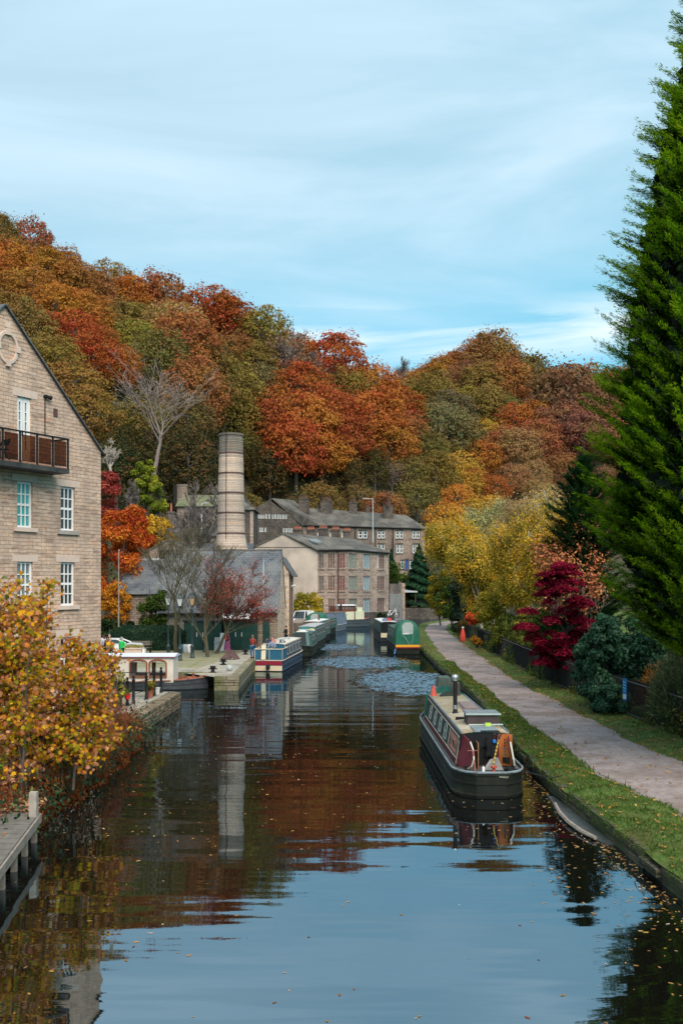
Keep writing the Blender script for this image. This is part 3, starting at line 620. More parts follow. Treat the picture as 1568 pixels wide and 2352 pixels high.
# ------------------------------------------------------------------ round mill chimney
ccx, ccy = (531-UC)*100/F, 100.0
chm = thing('mill_chimney', 'tall round sandstone mill chimney with iron bands and a sooty top', 'chimney', (ccx, ccy, 2.0))
def zc(v): return EYE+(VH-v)*100/F
rad = lambda z: np.interp(z, [zc(1240), zc(1226), zc(995)], [1.42, 1.39, 1.17])
rings = [(rad(z), z) for z in np.linspace(zc(1226), zc(1042), 8)]
mb = MB(); mb.lathe(rings, (ccx, ccy, 0), 40); mb.build('shaft', M_chim, chm, smooth=True)
mb = MB(); ztop = zc(997); mb.lathe([(rad(zc(1042))-.003, zc(1042)), (1.2, zc(1020)), (1.18, ztop-.25), (1.24, ztop-.2), (1.24, ztop), (1.0, ztop), (.95, ztop-.5), (.9, ztop-1.5)], (ccx, ccy, 0), 40)
mb.build('sooty_top', M_chimd, chm, smooth=True)
for v in (1042, 1088, 1133, 1179, 1226):
    mb = MB(); z = zc(v); r_ = float(rad(z)); mb.lathe([(r_-.02, z-.07), (r_+.05, z-.07), (r_+.05, z+.07), (r_-.02, z+.07)], (ccx, ccy, 0), 32); mb.build('iron_band', M_pipe, chm)
mb = MB(); zb_ = zc(1226); mb.lathe([(2.2, 1.5), (2.0, 8.0), (1.85, 9.0), (1.6, 10.1), (1.45, zb_-.35), (1.40, zb_)], (ccx, ccy, 0), 40); mb.build('plinth', M_chim, chm, smooth=True)
mb = MB(); mb.tube([(ccx-.55, ccy-1.0, ztop), (ccx-.55, ccy-1.0, ztop+1.0)], .025, 5); mb.tube([(ccx-.35, ccy-float(rad(z))-.03, z) for z in np.linspace(9.5, ztop, 12)], .03, 4); mb.build('lightning_rod', M_iron, chm)

# ------------------------------------------------------------------ slate-roofed workshop in front of the chimney
wx0, wx1 = -15.5, -5.45; y0, y1, yr = 85.0, 97.0, 91.0
ze = EYE-66*y0/F; zr_ = EYE+70*yr/F
ws = thing('slate_workshop', 'low workshop with a long steep blue slate roof beside the mill chimney', 'building', ((wx0+wx1)/2, 91, .8))
mb = MB(); X = Vector((1, 0, 0))
wall(mb, (wx0, y0, 0), X, (0, -1, 0), [(0, ze), (wx1-wx0, ze)], [(5.0, 7.4, .8, 3.2)], z0=.7)
mb.build('front_wall', masonry('workshop_front', (.30, .25, .19), (.24, .2, .155), (.14, .12, .10), .5, .2, .02, .6), ws)
mb = MB(); Yv = Vector((0, 1, 0)); slits = [(3.4, 3.6, 1.8, 4.4), (4.2, 4.4, 1.8, 4.4), (5.0, 5.2, 1.8, 4.4), (8.4, 8.6, 1.8, 4.4), (9.2, 9.4, 1.8, 4.4), (3.6, 3.8, 5.3, 6.8), (4.4, 4.6, 5.3, 6.8), (5.2, 5.4, 5.3, 6.8)]
wall(mb, (wx1, y0, 0), Yv, (1, 0, 0), [(0, ze), (6, zr_), (12, ze)], slits, z0=.7, depth=.25)
wall(mb, (wx0, y0, 0), Yv, (-1, 0, 0), [(0, ze), (6, zr_), (12, ze)], [], z0=.7)
mb.quad((wx0, y1, .7), (wx0, y1, ze), (wx1, y1, ze), (wx1, y1, .7)); mb.build('gable_wall', M_cream, ws)
for a, b, c, d in slits: g_ = MB(); g_.box(wx1-.24, wx1-.22, y0+a, y0+b, c, d); g_.build('window', M_glassd, ws)
mb = MB(); slab(mb, (wx0-.2, y0-.35, ze-.3), (wx1+.06, y0-.35, ze-.3), (wx1+.06, yr, zr_), (wx0-.2, yr, zr_), .12)
slab(mb, (wx0-.2, y1+.3, ze-.26), (wx1+.06, y1+.3, ze-.26), (wx1+.06, yr, zr_), (wx0-.2, yr, zr_), .12)
r_ = mb.build('roof', M_slate, ws)
mb = MB(); mb.tube([(wx0-.2, yr, zr_+.13), (wx1+.06, yr, zr_+.13)], .12, 6); mb.build('ridge_tiles', M_slateg, r_)
mb = MB(); mb.tube([(wx0, y0-.42, ze-.22), (wx1, y0-.42, ze-.22)], .08, 6); mb.build('gutter', M_iron, ws)
mb = MB(); mb.box(wx0+5.0, wx0+7.4, y0+.1, y0+.14, .8, 3.2); mb.build('door', M_drkgreen, ws)
mb = MB(); mb.box(-6.7, -6.1, y0-.06, y0-.01, .8, 3.3); mb.build('door', M_drkgreen, ws, label='narrow dark green door at the right corner')
# taller rear wing with its own little gable roof
wg = thing('cream_wing', 'cream stone wing with brown downpipes behind the slate workshop', 'building', (-7.5, 104, .8))
x1 = -5.1; mb = MB()
wslits = [(1.4, 1.6, 1.8, 4.2), (2.3, 2.5, 1.8, 4.2), (5.0, 5.2, 1.8, 4.2), (6.2, 6.4, 1.8, 4.2), (2.0, 2.2, 5.0, 6.4), (5.4, 5.6, 5.0, 6.4)]
wall(mb, (x1, 97.1, 0), Yv, (1, 0, 0), [(0, 7.3), (9, 7.3)], wslits, z0=.7, depth=.2)
wall(mb, (-10, 97.1, 0), X, (0, -1, 0), [(0, 7.3), (4.0, 8.9), (4.9, 7.3)], [], z0=.7)
wall(mb, (-10, 106.1, 0), X, (0, 1, 0), [(0, 7.3), (4.0, 8.9), (4.9, 7.3)], [], z0=.7); wall(mb, (-10, 97.1, 0), Yv, (-1, 0, 0), [(0, 7.3), (9, 7.3)], [], z0=.7)
mb.build('wall', M_cream, wg)
for a, b, c, d in wslits: g_ = MB(); g_.box(x1-.19, x1-.17, 97.1+a, 97.1+b, c, d); g_.build('window', M_glassd, wg)
mb = MB(); slab(mb, (-4.75, 96.9, 6.95), (-4.75, 106.4, 6.95), (-6.0, 106.4, 8.9), (-6.0, 96.9, 8.9), .14); slab(mb, (-10.1, 96.9, 7.25), (-10.1, 106.4, 7.25), (-6.0, 106.4, 8.9), (-6.0, 96.9, 8.9), .14); mb.build('roof', M_slate, wg)
for yy in (97.5, 101.2):
    mb = MB(); mb.tube([(x1+.08, yy, .8), (x1+.08, yy, 6.9)], .06, 6); mb.build('downpipe', M_pipe, wg)
mb = MB(); c = Vector((x1+.1, 100.2, 6.0)); mb.tube([c, c+Vector((.35, 0, .05))], [.1, .14], 8); mb.build('security_lamp', M_white, wg)

# ------------------------------------------------------------------ gabled stone house with a slate lean-to (left of the workshop)
gh = thing('gable_house', 'pale stone gable with a small dark loft window behind the bare trees', 'building', (-17.3, 103, .8))
gx0, gx1 = -21.0, -13.6; gm_ = -17.2; gy = 99.0; ztp = EYE+96*gy/F; zev = EYE+48*gy/F
mb = MB(); hs_ = [(gm_-gx0-.25, gm_-gx0+.32, EYE+60*gy/F, EYE+73*gy/F)]
wall(mb, (gx0, gy, 0), X, (0, -1, 0), [(0, zev), (gm_-gx0, ztp), (gx1-gx0, zev)], hs_, z0=.6)
wall(mb, (gx1, gy, 0), Yv, (1, 0, 0), [(0, zev), (10, zev)], [], z0=.6); wall(mb, (gx0, gy, 0), Yv, (-1, 0, 0), [(0, zev), (10, zev)], [], z0=.6)
mb.build('wall', masonry('gable_stone', (.45, .36, .29), (.34, .27, .22), (.2, .17, .14), .45, .2, .02, .6, stain=(.15, .13, .12), stain_amt=.5), gh)
h_ = hs_[0]; mb = MB(); mb.box(gx0+h_[0], gx0+h_[1], gy+.14, gy+.16, h_[2], h_[3]); mb.build('window', M_glassd, gh)
mb = MB(); slab(mb, (gx0-.3, gy-.15, zev-.15), (gx0-.3, gy+10, zev-.15), (gm_, gy+10, ztp), (gm_, gy-.15, ztp), .12); slab(mb, (gx1+.3, gy-.15, zev-.15), (gx1+.3, gy+10, zev-.15), (gm_, gy+10, ztp), (gm_, gy-.15, ztp), .12); mb.build('roof', M_slateg, gh)
mb = MB(); slab(mb, (gx0, gy-6, 5.2), (gx1-.2, gy-6, 5.2), (gx1-.2, gy-.02, zev+.05), (gx0, gy-.02, zev+.05), .12); lt = mb.build('lean_to_roof', M_slate, gh)
mb = MB(); mb.tube([(gx0, gy-.15, zev+.16), (gx1-.2, gy-.15, zev+.16)], .13, 5); mb.build('lead_flashing', M_lead, lt)
mb = MB(); mb.box(gx0+.2, gx1-.4, gy-5.7, gy-.1, .6, 5.15); mb.build('lean_to_wall', M_terr, gh)
# long roof behind, right of the gable
lb = thing('long_slate_building', 'long low slate roof running behind the bare trees to the chimney', 'building', (-13, 106, .8))
mb = MB(); mb.box(-16.5, -9.5, 103, 109, .6, 7.6); mb.build('wall', M_terr, lb)
mb = MB(); slab(mb, (-17, 102.6, 7.5), (-9.3, 102.6, 7.5), (-9.3, 106, 10.4), (-17, 106, 10.4), .14); slab(mb, (-17, 109.4, 7.5), (-9.3, 109.4, 7.5), (-9.3, 106, 10.4), (-17, 106, 10.4), .14)
mb.build('roof', M_slate, lb); mb = MB(); wall(mb, (-16.5, 103, 0), Yv, (-1, 0, 0), [(0, 7.6), (3, 10.3), (6, 7.6)], [], z0=7.55); wall(mb, (-9.5, 103, 0), Yv, (1, 0, 0), [(0, 7.6), (3, 10.3), (6, 7.6)], [], z0=7.55); mb.build('gable', M_terr, lb)

# ------------------------------------------------------------------ mill cottages at the water's edge
A = Vector((-3.6, 152, 0)); B = Vector((1.05, 151.2, 0)); Cc = Vector((7.6, 160, 0)); L = Vector((-14.2, 151, 0))
cot = thing('canal_cottages', 'three storey stone cottages rising from the canal with a blank rendered gable', 'building', (0, 158, 0))
ZE = 11.25
def winrow(par, O, ex, n, cols, levels, mull, fm, gm):
    pass
segs = [(A, B), (B, Cc)]; M_glassb = paint('glass_sky_reflection', (.30, .42, .45), .15, .3, 1.2, spec=.8)  # sky reflection put into the pale pane colour
levels = [(EYE+(1337-1273)*151/F-2.15, EYE+(1337-1273)*151/F), ]
LV = [(8.55, 10.75), (5.15, 7.3), (1.7, 3.85)]
frames = {'green': paint('frame_green', (.10, .24, .20), .5, .1), 'red': paint('frame_maroon', (.22, .02, .03), .5, .1), 'brown': paint('frame_brown', (.13, .07, .06), .5, .1), 'blue': paint('frame_blue', (.22, .48, .62), .5, .1), 'plum': paint('frame_plum', (.09, .05, .07), .5, .1), 'teal': paint('frame_teal', (.05, .09, .09), .5, .1), 'white': M_white}
def u_s(O, ex, u): k = (u-UC)/F; return (k*O.y-O.x)/(ex.x-k*ex.y)
groups = [(0, 731, 743, 'teal', 3), (0, 753.5, 769, 'brown', 4), (0, 777.5, 791.5, 'red', 4), (1, 800.5, 819.5, 'green', 4), (1, 834, 849, 'blue', 3), (1, 866, 882, 'plum', 4)]
allh = {0: [], 1: []}; wl_ = []
for si, ua, ub, colr, nl in groups:
    a_, b_2 = segs[si]; ex = unitv(b_2-a_); s0 = max(.12, u_s(a_, ex, ua)); s1 = u_s(a_, ex, ub)
    w1 = (s1-s0)/nl
    for lv, (za, zb) in enumerate(LV):
        for k in range(nl): h = (s0+k*w1+.05, s0+(k+1)*w1-.05, za, zb); allh[si].append(h); wl_.append((si, h, colr, lv, k, nl))
mb = MB()
for si, (a_, b_2) in enumerate(segs):
    ex = unitv(b_2-a_); n = Vector((ex.y, -ex.x, 0)); wall(mb, a_, ex, n, [(0, ZE), ((b_2-a_).length, ZE)], allh[si], z0=1.35, depth=.3)
mb.build('front_wall', M_cott, cot)
mb = MB()
for si, (a_, b_2) in enumerate(segs):
    ex = unitv(b_2-a_); n = Vector((ex.y, -ex.x, 0)); mb.obox(a_-Vector((0, 0, .6))-n*.4, ex*((b_2-a_).length+(.1 if si else 0)), n*.55, (0, 0, 1.98+.3*si))
mb.build('base_wall', M_dark, cot)
for si, h, colr, lv, k, nl in wl_:
    a_, b_2 = segs[si]; ex = unitv(b_2-a_); n = Vector((ex.y, -ex.x, 0))
    gm = M_glassb if (colr in ('green', 'blue') or (colr == 'plum' and lv == 0 and k == 0)) else M_glassd
    window(cot, a_, ex, n, *h, 1, 3, frames[colr] if not (colr == 'plum' and lv == 0 and k == 0) else M_white, gm, inset=.14, fw=.075, bw=.06, mid=False)
mb = MB()
for si, ua, ub, colr, nl in groups:
    a_, b_2 = segs[si]; ex = unitv(b_2-a_); n = Vector((ex.y, -ex.x, 0)); s0 = max(.12, u_s(a_, ex, ua)); s1 = u_s(a_, ex, ub)
    for za, zb in LV: mb = MB(); mb.obox(a_+ex*(s0-.1)+Vector((0, 0, za-.25))-n*.1, ex*(s1-s0+.2), n*.22, (0, 0, .25)); mb.build('sill', M_cott, cot); mb = MB(); mb.obox(a_+ex*(s0-.1)+Vector((0, 0, zb))-n*.1, ex*(s1-s0+.2), n*.14, (0, 0, .3)); mb.build('lintel', M_cott, cot)
mb = MB(); exg = unitv(A-L); ng = Vector((exg.y, -exg.x, 0)); Lg = (A-L).length; zap = 13.7
gh_ = [(Lg-3.75, Lg-2.95, 1.6, 3.5), (Lg-2.7, Lg-1.9, 1.6, 3.5)]
wall(mb, L, exg, ng, [(0, ZE), (Lg*.5, zap), (Lg, ZE)], gh_, z0=.6); mb.build('rendered_gable', M_render, cot)
mb = MB(); mb.obox(L+exg*.3+Vector((0, 0, ZE+.4))+ng*.003, exg*(Lg-.6), ng*.04, (0, 0, .07)); mb.build('string_course', M_iron, cot)
for h in gh_: window(cot, L, exg, ng, *h, 1, 1, paint('frame_ochre', (.42, .34, .18), .6, .1), M_glassd, fw=.11)
ridgeL = L+exg*Lg*.5+Vector((0, 0, zap)); ridgeR = Vector(((812-UC)*163/F, 163, 13.35))
mb = MB(); oh = .3
fA = A+ng*.3+Vector((.0, -.25, ZE-.05)); fB = B+Vector((.05, -.35, ZE-.0)); fC = Cc+Vector((.35, -.15, ZE-.25))
mb.prism([fA, fB, ridgeR, ridgeL+ng*.15], (0, 0, .16)); mb.prism([fB, fC, ridgeR], (0, 0, .16))
bkL = L+Vector((0, 8, ZE)); bkC = Cc+Vector((-6, 10, ZE))
mb.prism([L+ng*.3+Vector((-.3, 0, ZE-.1)), ridgeL+ng*.15, ridgeR, bkC, bkL+Vector((0, 6, 0))], (0, 0, .16)); mb.prism([fC, bkC, ridgeR], (0, 0, .16))
mb.build('roof', M_slateg, cot)
mb = MB()
for (px, py) in ((A.x+3.1, 151.42),): mb.tube([(px, py-.12, 1.2), (px, py-.12, ZE)], .09, 6)
mb.build('downpipe', M_pipe, cot)
mb = MB(); mb.tube([fA+Vector((0, -.05, .02)), fB+Vector((0, -.05, .02)), fC+Vector((.05, -.05, .02))], .1, 6); mb.build('gutter', M_iron, cot)
for i, (t, wd) in enumerate(((.20, .9), (.27, 1.0))):
    p = ridgeL.lerp(ridgeR, t)
    mb = MB(); c0 = p.lerp(fA.lerp(fB, t+.1), .32)+Vector((0, 0, .2)); dd = (fA.lerp(fB, t+.1)-p).normalized(); mb.obox(c0, X*.7, dd*1.4, (0, 0, .05)); mb.build('skylight', M_glassg, cot)
for ua, ub, va in ((673, 695, 1210), (703.5, 724, 1211), (730, 754, 1208), (760, 781, 1211), (787, 806, 1214)):
    t = ((ua+ub)/2-650)/(812-650); yy = 151+12*t+2.5; sc = yy/F; xm = ((ua+ub)/2-UC)*sc
    chimney(cot, (xm, yy), (ub-ua)*sc*.95, 1.0, 12.3, EYE+(VH-va)*sc-.35, 4, M_dark, ph=.45)
# lean-to buttress right of the cottages and a sooty pillar
pl = thing('stone_buttress', 'streaky grey concrete buttress between the cottages and the dark canal wall', 'wall', (8.8, 163.5, 0))
mb = MB(); mb.prism([Vector((7.75, 160.4, -.5)), Vector((10.3, 169, -.5)), Vector((8.5, 170, -.5)), Vector((6.6, 163, -.5))], (0, 0, 4.9)); mb.build('panel', paint('streaky_concrete', (.26, .245, .23), .9, .3, .6, dirt=((.09, .085, .08), .8)), pl)
mb = MB(); mb.box(9.8, 10.9, 171.2, 172.3, -.5, 6.2); mb.build('pillar', M_cott, pl)
mb = MB(); mb.prism([Vector((7.9, 163, 4.4)), Vector((10.3, 170.5, 4.4)), Vector((9.6, 171, 4.4)), Vector((7.0, 165, 4.4))], (0, 0, 1.7)); mb.build('upper_wall', M_terr, pl)

# ------------------------------------------------------------------ upper terrace
ter = thing('upper_terrace', 'long brown stone terrace with white windows on the slope above the cottages', 'building', (0, 212, 8))
y_t = 208.0; sc = y_t/F; xL = (697-UC)*sc; xR = (977-UC)*sc; yR = 209.5
def zt(v, y=y_t): return EYE+(VH-v)*y/F
eaveL = zt(1206); eaveR = zt(1214, yR); O_ = Vector((xL, y_t, 0)); E_ = Vector((xR, yR, 0)); ex = unitv(E_-O_); n = Vector((ex.y, -ex.x, 0)); TL = (E_-O_).length
def su(u): return u_s(O_, ex, u)
hs = []; wsp = []
def tw(u0, u1, va, vb, k=2):
    s0, s1 = su(u0), su(u1); w1 = (s1-s0)/k
    for i in range(k): h = (s0+i*w1+.09, s0+(i+1)*w1-.09, zt(vb), zt(va)); hs.append(h); wsp.append(h)
for u0, u1 in ((822, 844), (866, 884), (908, 926), (946, 964)):
    tw(u0, u1, 1219, 1236); 
for u0, u1 in ((866, 884), (909, 926), (947, 964)): tw(u0, u1, 1250, 1270)
tw(919, 928, 1288, 1306, 1); tw(940, 950, 1288, 1306, 1); tw(952, 959, 1288, 1306, 1)
for u0, u1 in ((728, 736), (757, 763), (784, 790)): tw(u0, u1, 1222, 1240, 1)
door_h = (su(930), su(937.5), zt(1308), zt(1286)); hs.append(door_h)
mb = MB(); wall(mb, O_, ex, n, [(0, eaveL), (TL, eaveR)], hs, z0=5.5, depth=.25); wall(mb, E_, Vector((0, 1, 0)), (1, 0, 0), [(0, eaveR), (5.5, eaveR+3.4), (11, eaveR)], [], z0=5.5)
mb.build('front_wall', M_terr, ter)
for h in wsp: window(ter, O_, ex, n, *h, 1, 2, M_white, M_glassd, inset=.1, fw=.13, bw=.1, mid=False)
mb = MB(); mb.obox(O_+ex*door_h[0]+Vector((0, 0, door_h[2]))-n*.2, ex*(door_h[1]-door_h[0]), n*.08, (0, 0, door_h[3]-door_h[2])); mb.build('door', paint('door_blue', (.02, .07, .22), .4, .1), ter, label='dark blue front door')
for h in hs:
    mb = MB(); mb.obox(O_+ex*(h[0]-.08)+Vector((0, 0, h[3]))-n*.1, ex*(h[1]-h[0]+.16), n*.14, (0, 0, .3)); mb.build('lintel', M_dark, ter); mb = MB(); mb.obox(O_+ex*(h[0]-.08)+Vector((0, 0, h[2]-.2))-n*.1, ex*(h[1]-h[0]+.16), n*.2, (0, 0, .2)); mb.build('sill', M_dark, ter)
for u in (862, 902, 816):
    mb = MB(); p = O_+ex*su(u)+n*.12; mb.tube([p+Vector((0, 0, 8)), p+Vector((0, 0, eaveL-.3))], .09, 6); mb.build('downpipe', M_iron, ter)
# gable end, dark with a row of pale lights
GLx = (584-UC)*205/F; gl_z = zt(1170, 205); GA = aty(619, 1149, 206.5); exG = unitv(O_-Vector((GLx, 205, 0))); nG = Vector((exG.y, -exG.x, 0)); OG = Vector((GLx, 205, 0)); LG = (O_-OG).length
gs = lambda u: u_s(OG, exG, u)
gh2 = []
for u in (588, 593, 598.5, 604, 610, 617, 625, 631, 637, 643, 649, 655): gh2.append((gs(u), gs(u+3.6), zt(1191, 206), zt(1181, 206) if u > 606 else zt(1182.5, 206)))
for u in (596, 601, 608, 650, 656, 662, 668): gh2.append((gs(u), gs(u+3.6), zt(1222, 206), zt(1212, 206)))
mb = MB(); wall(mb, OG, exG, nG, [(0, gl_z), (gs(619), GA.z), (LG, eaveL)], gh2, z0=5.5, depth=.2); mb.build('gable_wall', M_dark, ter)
for h in gh2: window(ter, OG, exG, nG, *h, 1, 1, M_white, M_glassd, inset=.06, fw=.09)
# roofs
ov = n*.35
r1 = aty(619, 1149, 209); r2 = aty(674, 1151, 217)
mb = MB(); mb.prism([O_+ov+Vector((-.3, 0, eaveL-.1)), O_+ex*su(735)+ov+Vector((0, 0, eaveL-.1)), r2, r1+nG*2.7], (0, 0, .22))
mb.prism([OG+nG*.3+Vector((-.3, 0, gl_z-.1)), r1+nG*2.7, r2, Vector((GLx+4, 220, gl_z))], (0, 0, .22))
r3 = aty(700, 1168, 215); r4 = aty(932, 1185, 216)
mb.prism([O_+ex*su(704)+ov*.98+Vector((0, 0, eaveL-.07)), E_+ov+ex*.3+Vector((0, 0, eaveR-.12)), r4+Vector((0, 0, 0)), r3], (0, 0, .2))
mb.prism([E_+ov+ex*.3+Vector((0, 0, eaveR-.12)), E_+Vector((.3, 11, eaveR-.1)), r4], (0, 0, .2))
mb.prism([r3, r4, r4+Vector((1, 7, -3.4)), r3+Vector((0, 7, -3.4))], (0, 0, .2)); mb.build('roof', M_slateg, ter)
mb = MB(); mb.tube([O_+ov+Vector((0, -.05, eaveL-.08)), E_+ov+Vector((0, -.05, eaveR-.08))], .12, 6); mb.build('gutter', M_iron, ter)
for ua, ub, vt, vb, npot, yy in ((684, 712, 1145, 1176, 4, 212), (734, 766, 1150, 1180, 4, 214), (800, 821, 1154, 1184, 3, 215), (839, 850, 1162, 1180, 0, 219), (878, 904, 1160, 1188, 2, 214)):
    s_ = yy/F; chimney(ter, ((((ua+ub)/2)-UC)*s_, yy), (ub-ua)*s_*.85, 1.4, EYE+(VH-vb)*s_-1.2, EYE+(VH-vt)*s_, npot, M_dark, potm=M_pipe, ph=.95)
mb = MB(); s_ = 213/F; px = (891-UC)*s_; mb.tube([(px, 213, EYE+(VH-1165)*s_), (px, 213, EYE+(VH-1136)*s_)], .22, 8); mb.tube([(px, 213, EYE+(VH-1137)*s_), (px, 213, EYE+(VH-1133)*s_)], .35, 8); mb.build('flue', M_pipe, ter, label='tall red brown metal flue')
# dark square building right of the mill chimney
sq = thing('dark_stone_building', 'sooty stone building with a hipped slate roof just right of the mill chimney', 'building', (-15, 152, .8))
s_ = 150/F; xa = (505-UC)*s_; xb = (582-UC)*s_
mb = MB(); mb.box(xa, xb, 150, 158, .8, EYE+(VH-1172)*s_); mb.build('wall', M_dark, sq)
mb = MB(); zt0 = EYE+(VH-1170)*s_; mb.prism([Vector((xa-.3, 149.7, zt0-.1)), Vector((xb+.3, 149.7, zt0-.1)), Vector((xb-3.8, 154, zt0+2.6)), Vector((xa+3, 154, zt0+2.6))], (0, 0, .2)); mb.prism([Vector((xb+.3, 149.7, zt0-.1)), Vector((xb+.3, 158.3, zt0-.1)), Vector((xb-3.8, 154, zt0+2.6))], (0, 0, .2)); mb.prism([Vector((xa-.3, 158.3, zt0-.1)), Vector((xb+.3, 158.3, zt0-.1)), Vector((xb-3.8, 154, zt0+2.6)), Vector((xa+3, 154, zt0+2.6))], (0, 0, .2)); mb.build('roof', M_slateg, sq)
mb = MB(); mb.obox((xb-.5, 149.98, 4), (.5, 0, 0), (0, -.03, 0), (0, 0, zt0-4.3)); mb.build('quoins', M_cott, sq)
# house on the slope between bare tree and chimney
hh = thing('hillside_house', 'mossy slate house half hidden by twigs on the slope left of the mill chimney', 'building', (-22, 152, 9))
s_ = 148/F; a0 = (404-UC)*s_; a1 = (520-UC)*s_; ze2 = EYE+(VH-1163)*s_; zr2 = EYE+(VH-1134)*s_
mb = MB(); mb.box(a0+.2, a1-.2, 148, 156, 5, ze2); wall(mb, (a0+.2, 148, 0), Yv, (-1, 0, 0), [(0, ze2), (4, zr2), (8, ze2)], [], z0=ze2-.01); wall(mb, (a1-.2, 148, 0), Yv, (1, 0, 0), [(0, ze2), (4, zr2), (8, ze2)], [], z0=ze2-.01); mb.build('wall', M_terr, hh)
mb = MB(); slab(mb, (a0, 147.7, ze2-.1), (a1, 147.7, ze2-.1), (a1, 152, zr2), (a0, 152, zr2), .15); slab(mb, (a0, 156.3, ze2-.1), (a1, 156.3, ze2-.1), (a1, 152, zr2), (a0, 152, zr2), .15)
mb.build('roof', paint('mossy_slate', (.13, .135, .075), .95, .35, .8, bump=.4), hh)
chimney(hh, ((412-UC)*s_, 151), 1.5, .9, zr2-1.5, EYE+(VH-1108)*s_, 0, M_terr)
h2 = thing('lower_cottage', 'low grey stone cottage with a dark chimney behind the yellow tree', 'building', (-24, 128, 3))
s_ = 126/F; a0 = (366-UC)*s_; a1 = (500-UC)*s_; ze2 = EYE+(VH-1232)*s_; zr2 = EYE+(VH-1202)*s_
mb = MB(); mb.box(a0+.2, a1-.2, 126, 134, 1, ze2); wall(mb, (a1-.2, 126, 0), Yv, (1, 0, 0), [(0, ze2), (4, zr2), (8, ze2)], [], z0=ze2-.01); wall(mb, (a0+.2, 126, 0), Yv, (-1, 0, 0), [(0, ze2), (4, zr2), (8, ze2)], [], z0=ze2-.01); mb.build('wall', M_cott, h2)
mb = MB(); slab(mb, (a0, 125.7, ze2-.1), (a1, 125.7, ze2-.1), (a1, 130, zr2), (a0, 130, zr2), .15); slab(mb, (a0, 134.3, ze2-.1), (a1, 134.3, ze2-.1), (a1, 130, zr2), (a0, 130, zr2), .15); mb.build('roof', M_slateg, h2)
chimney(h2, ((381-UC)*s_, 130), 1.0, 1.0, zr2-1, EYE+(VH-1170)*s_, 1, M_dark, ph=1.1)
# retaining walls on the slope
for (pts, lab) in (([(367, 1181, 143), (383, 1190, 141), (400, 1193, 140), (415, 1196, 139)], 'curved rubble retaining wall under the yellow green ivy'), ([(398, 1112, 160), (415, 1124, 156), (440, 1134, 152)], 'sloping coped garden wall below the bare pale trunked tree')):
    mb = MB(); P_ = [aty(*p) for p in pts]
    for p, q in zip(P_[:-1], P_[1:]): mb.obox(p-Vector((0, 0, 3.0)), Vector((q.x-p.x, q.y-p.y, q.z-p.z)), (0, .5, 0), (0, 0, 3.0)); mb.obox(p+Vector((0, -.06, 0)), q-p, (0, .62, 0), (0, 0, .15))
    mb.build('retaining_wall', M_dark, label=lab, cat='wall')
# ------------------------------------------------------------------ boats
def hull(par, L, B, mat, g=.72, near='round', far='bow', rim=None, sheer=.28, bowlen=3.0, deckm=None, keel=-.4, name='hull'):
    """local y: 0 (near end) .. L (far end)"""
    ys = sorted(set(list(np.linspace(0, 1.3, 8))+list(np.linspace(1.6, L-bowlen, 6))+list(np.linspace(L-bowlen, L, 8)))); hb = B/2
    def hw(y):
        w_ = hb
        if near == 'round' and y < 1.1: w_ = hb*math.sqrt(max(0, 1-(1-y/1.1)**2))**.62 if y > 0 else hb*.42
        elif near == 'square' and y < .3: w_ = hb*(.95+.05*y/.3)
        elif near == 'bow' and y < bowlen: w_ = hb*(1-(1-y/bowlen)**2.3)+.04
        e = L-y
        if far == 'bow' and e < bowlen: w_ = min(w_, hb*(1-(1-e/bowlen)**2.3)+.04)
        return max(w_, .04)
    if near == 'round': hw0 = hw; hw = lambda y: max(hw0(y), hb*(.30 if y <= 0 else 0))
    def gh(y):
        z = g
        if far == 'bow': z += sheer*max(0, 1-(L-y)/bowlen/1.2)**2
        if near == 'bow': z += sheer*max(0, 1-y/bowlen/1.2)**2
        return z
    prof = [(0, 1.0), (.035, .99), (.035, .90), (0, .89), (-.01, .62), (.03, .60), (.03, .54), (-.012, .52), (-.015, .16), (.025, .14), (.025, .08), (-.02, .06), (-.05, -.5)]
    mb = MB()
    for sg in (-1, 1):
        rings = []
        for y in ys:
            w_ = hw(y); G = gh(y); rings.append([Vector((sg*(w_+o), y-(o if y == ys[0] and near != 'bow' else 0), G*f if f >= 0 else keel)) for o, f in prof])
        if sg == -1: rings = rings[::-1]
        mb.loft(rings, False, False)
    a = hw(ys[0]); G = gh(ys[0])
    for (o1, f1), (o2, f2) in zip(prof[:-1], prof[1:]):   # near transom
        mb.quad((-(a+o1), -o1, G*max(f1, -.5) if f1 >= 0 else keel), (-(a+o2), -o2, G*f2 if f2 >= 0 else keel), ((a+o2), -o2, G*f2 if f2 >= 0 else keel), ((a+o1), -o1, G*f1 if f1 >= 0 else keel))
    if far != 'bow':
        a = hw(ys[-1]); mb.quad((-a, L, keel), (-a, L, G), (a, L, G), (a, L, keel))
    h_ = mb.build(name, mat, par, local=True, smooth=True, sharp=30)
    dk = MB(); dk.loft([[Vector((-hw(y)+.03, y, gh(y)-.05)), Vector((0, y, gh(y)-.02)), Vector((hw(y)-.03, y, gh(y)-.05))] for y in ys], False, False)
    dk.build('deck', deckm or mat, par, local=True)
    if rim:
        for sg in (-1, 1):
            r = MB(); r.tube([(sg*hw(y), y, gh(y)+.01) for y in ys], .035, 5); r.build('gunwale', rim, par, local=True)
        r = MB(); r.tube([(-hw(0), 0, gh(0)+.01), (hw(0), 0, gh(0)+.01)], .035, 5); r.build('gunwale', rim, par, local=True)
    return hw, gh
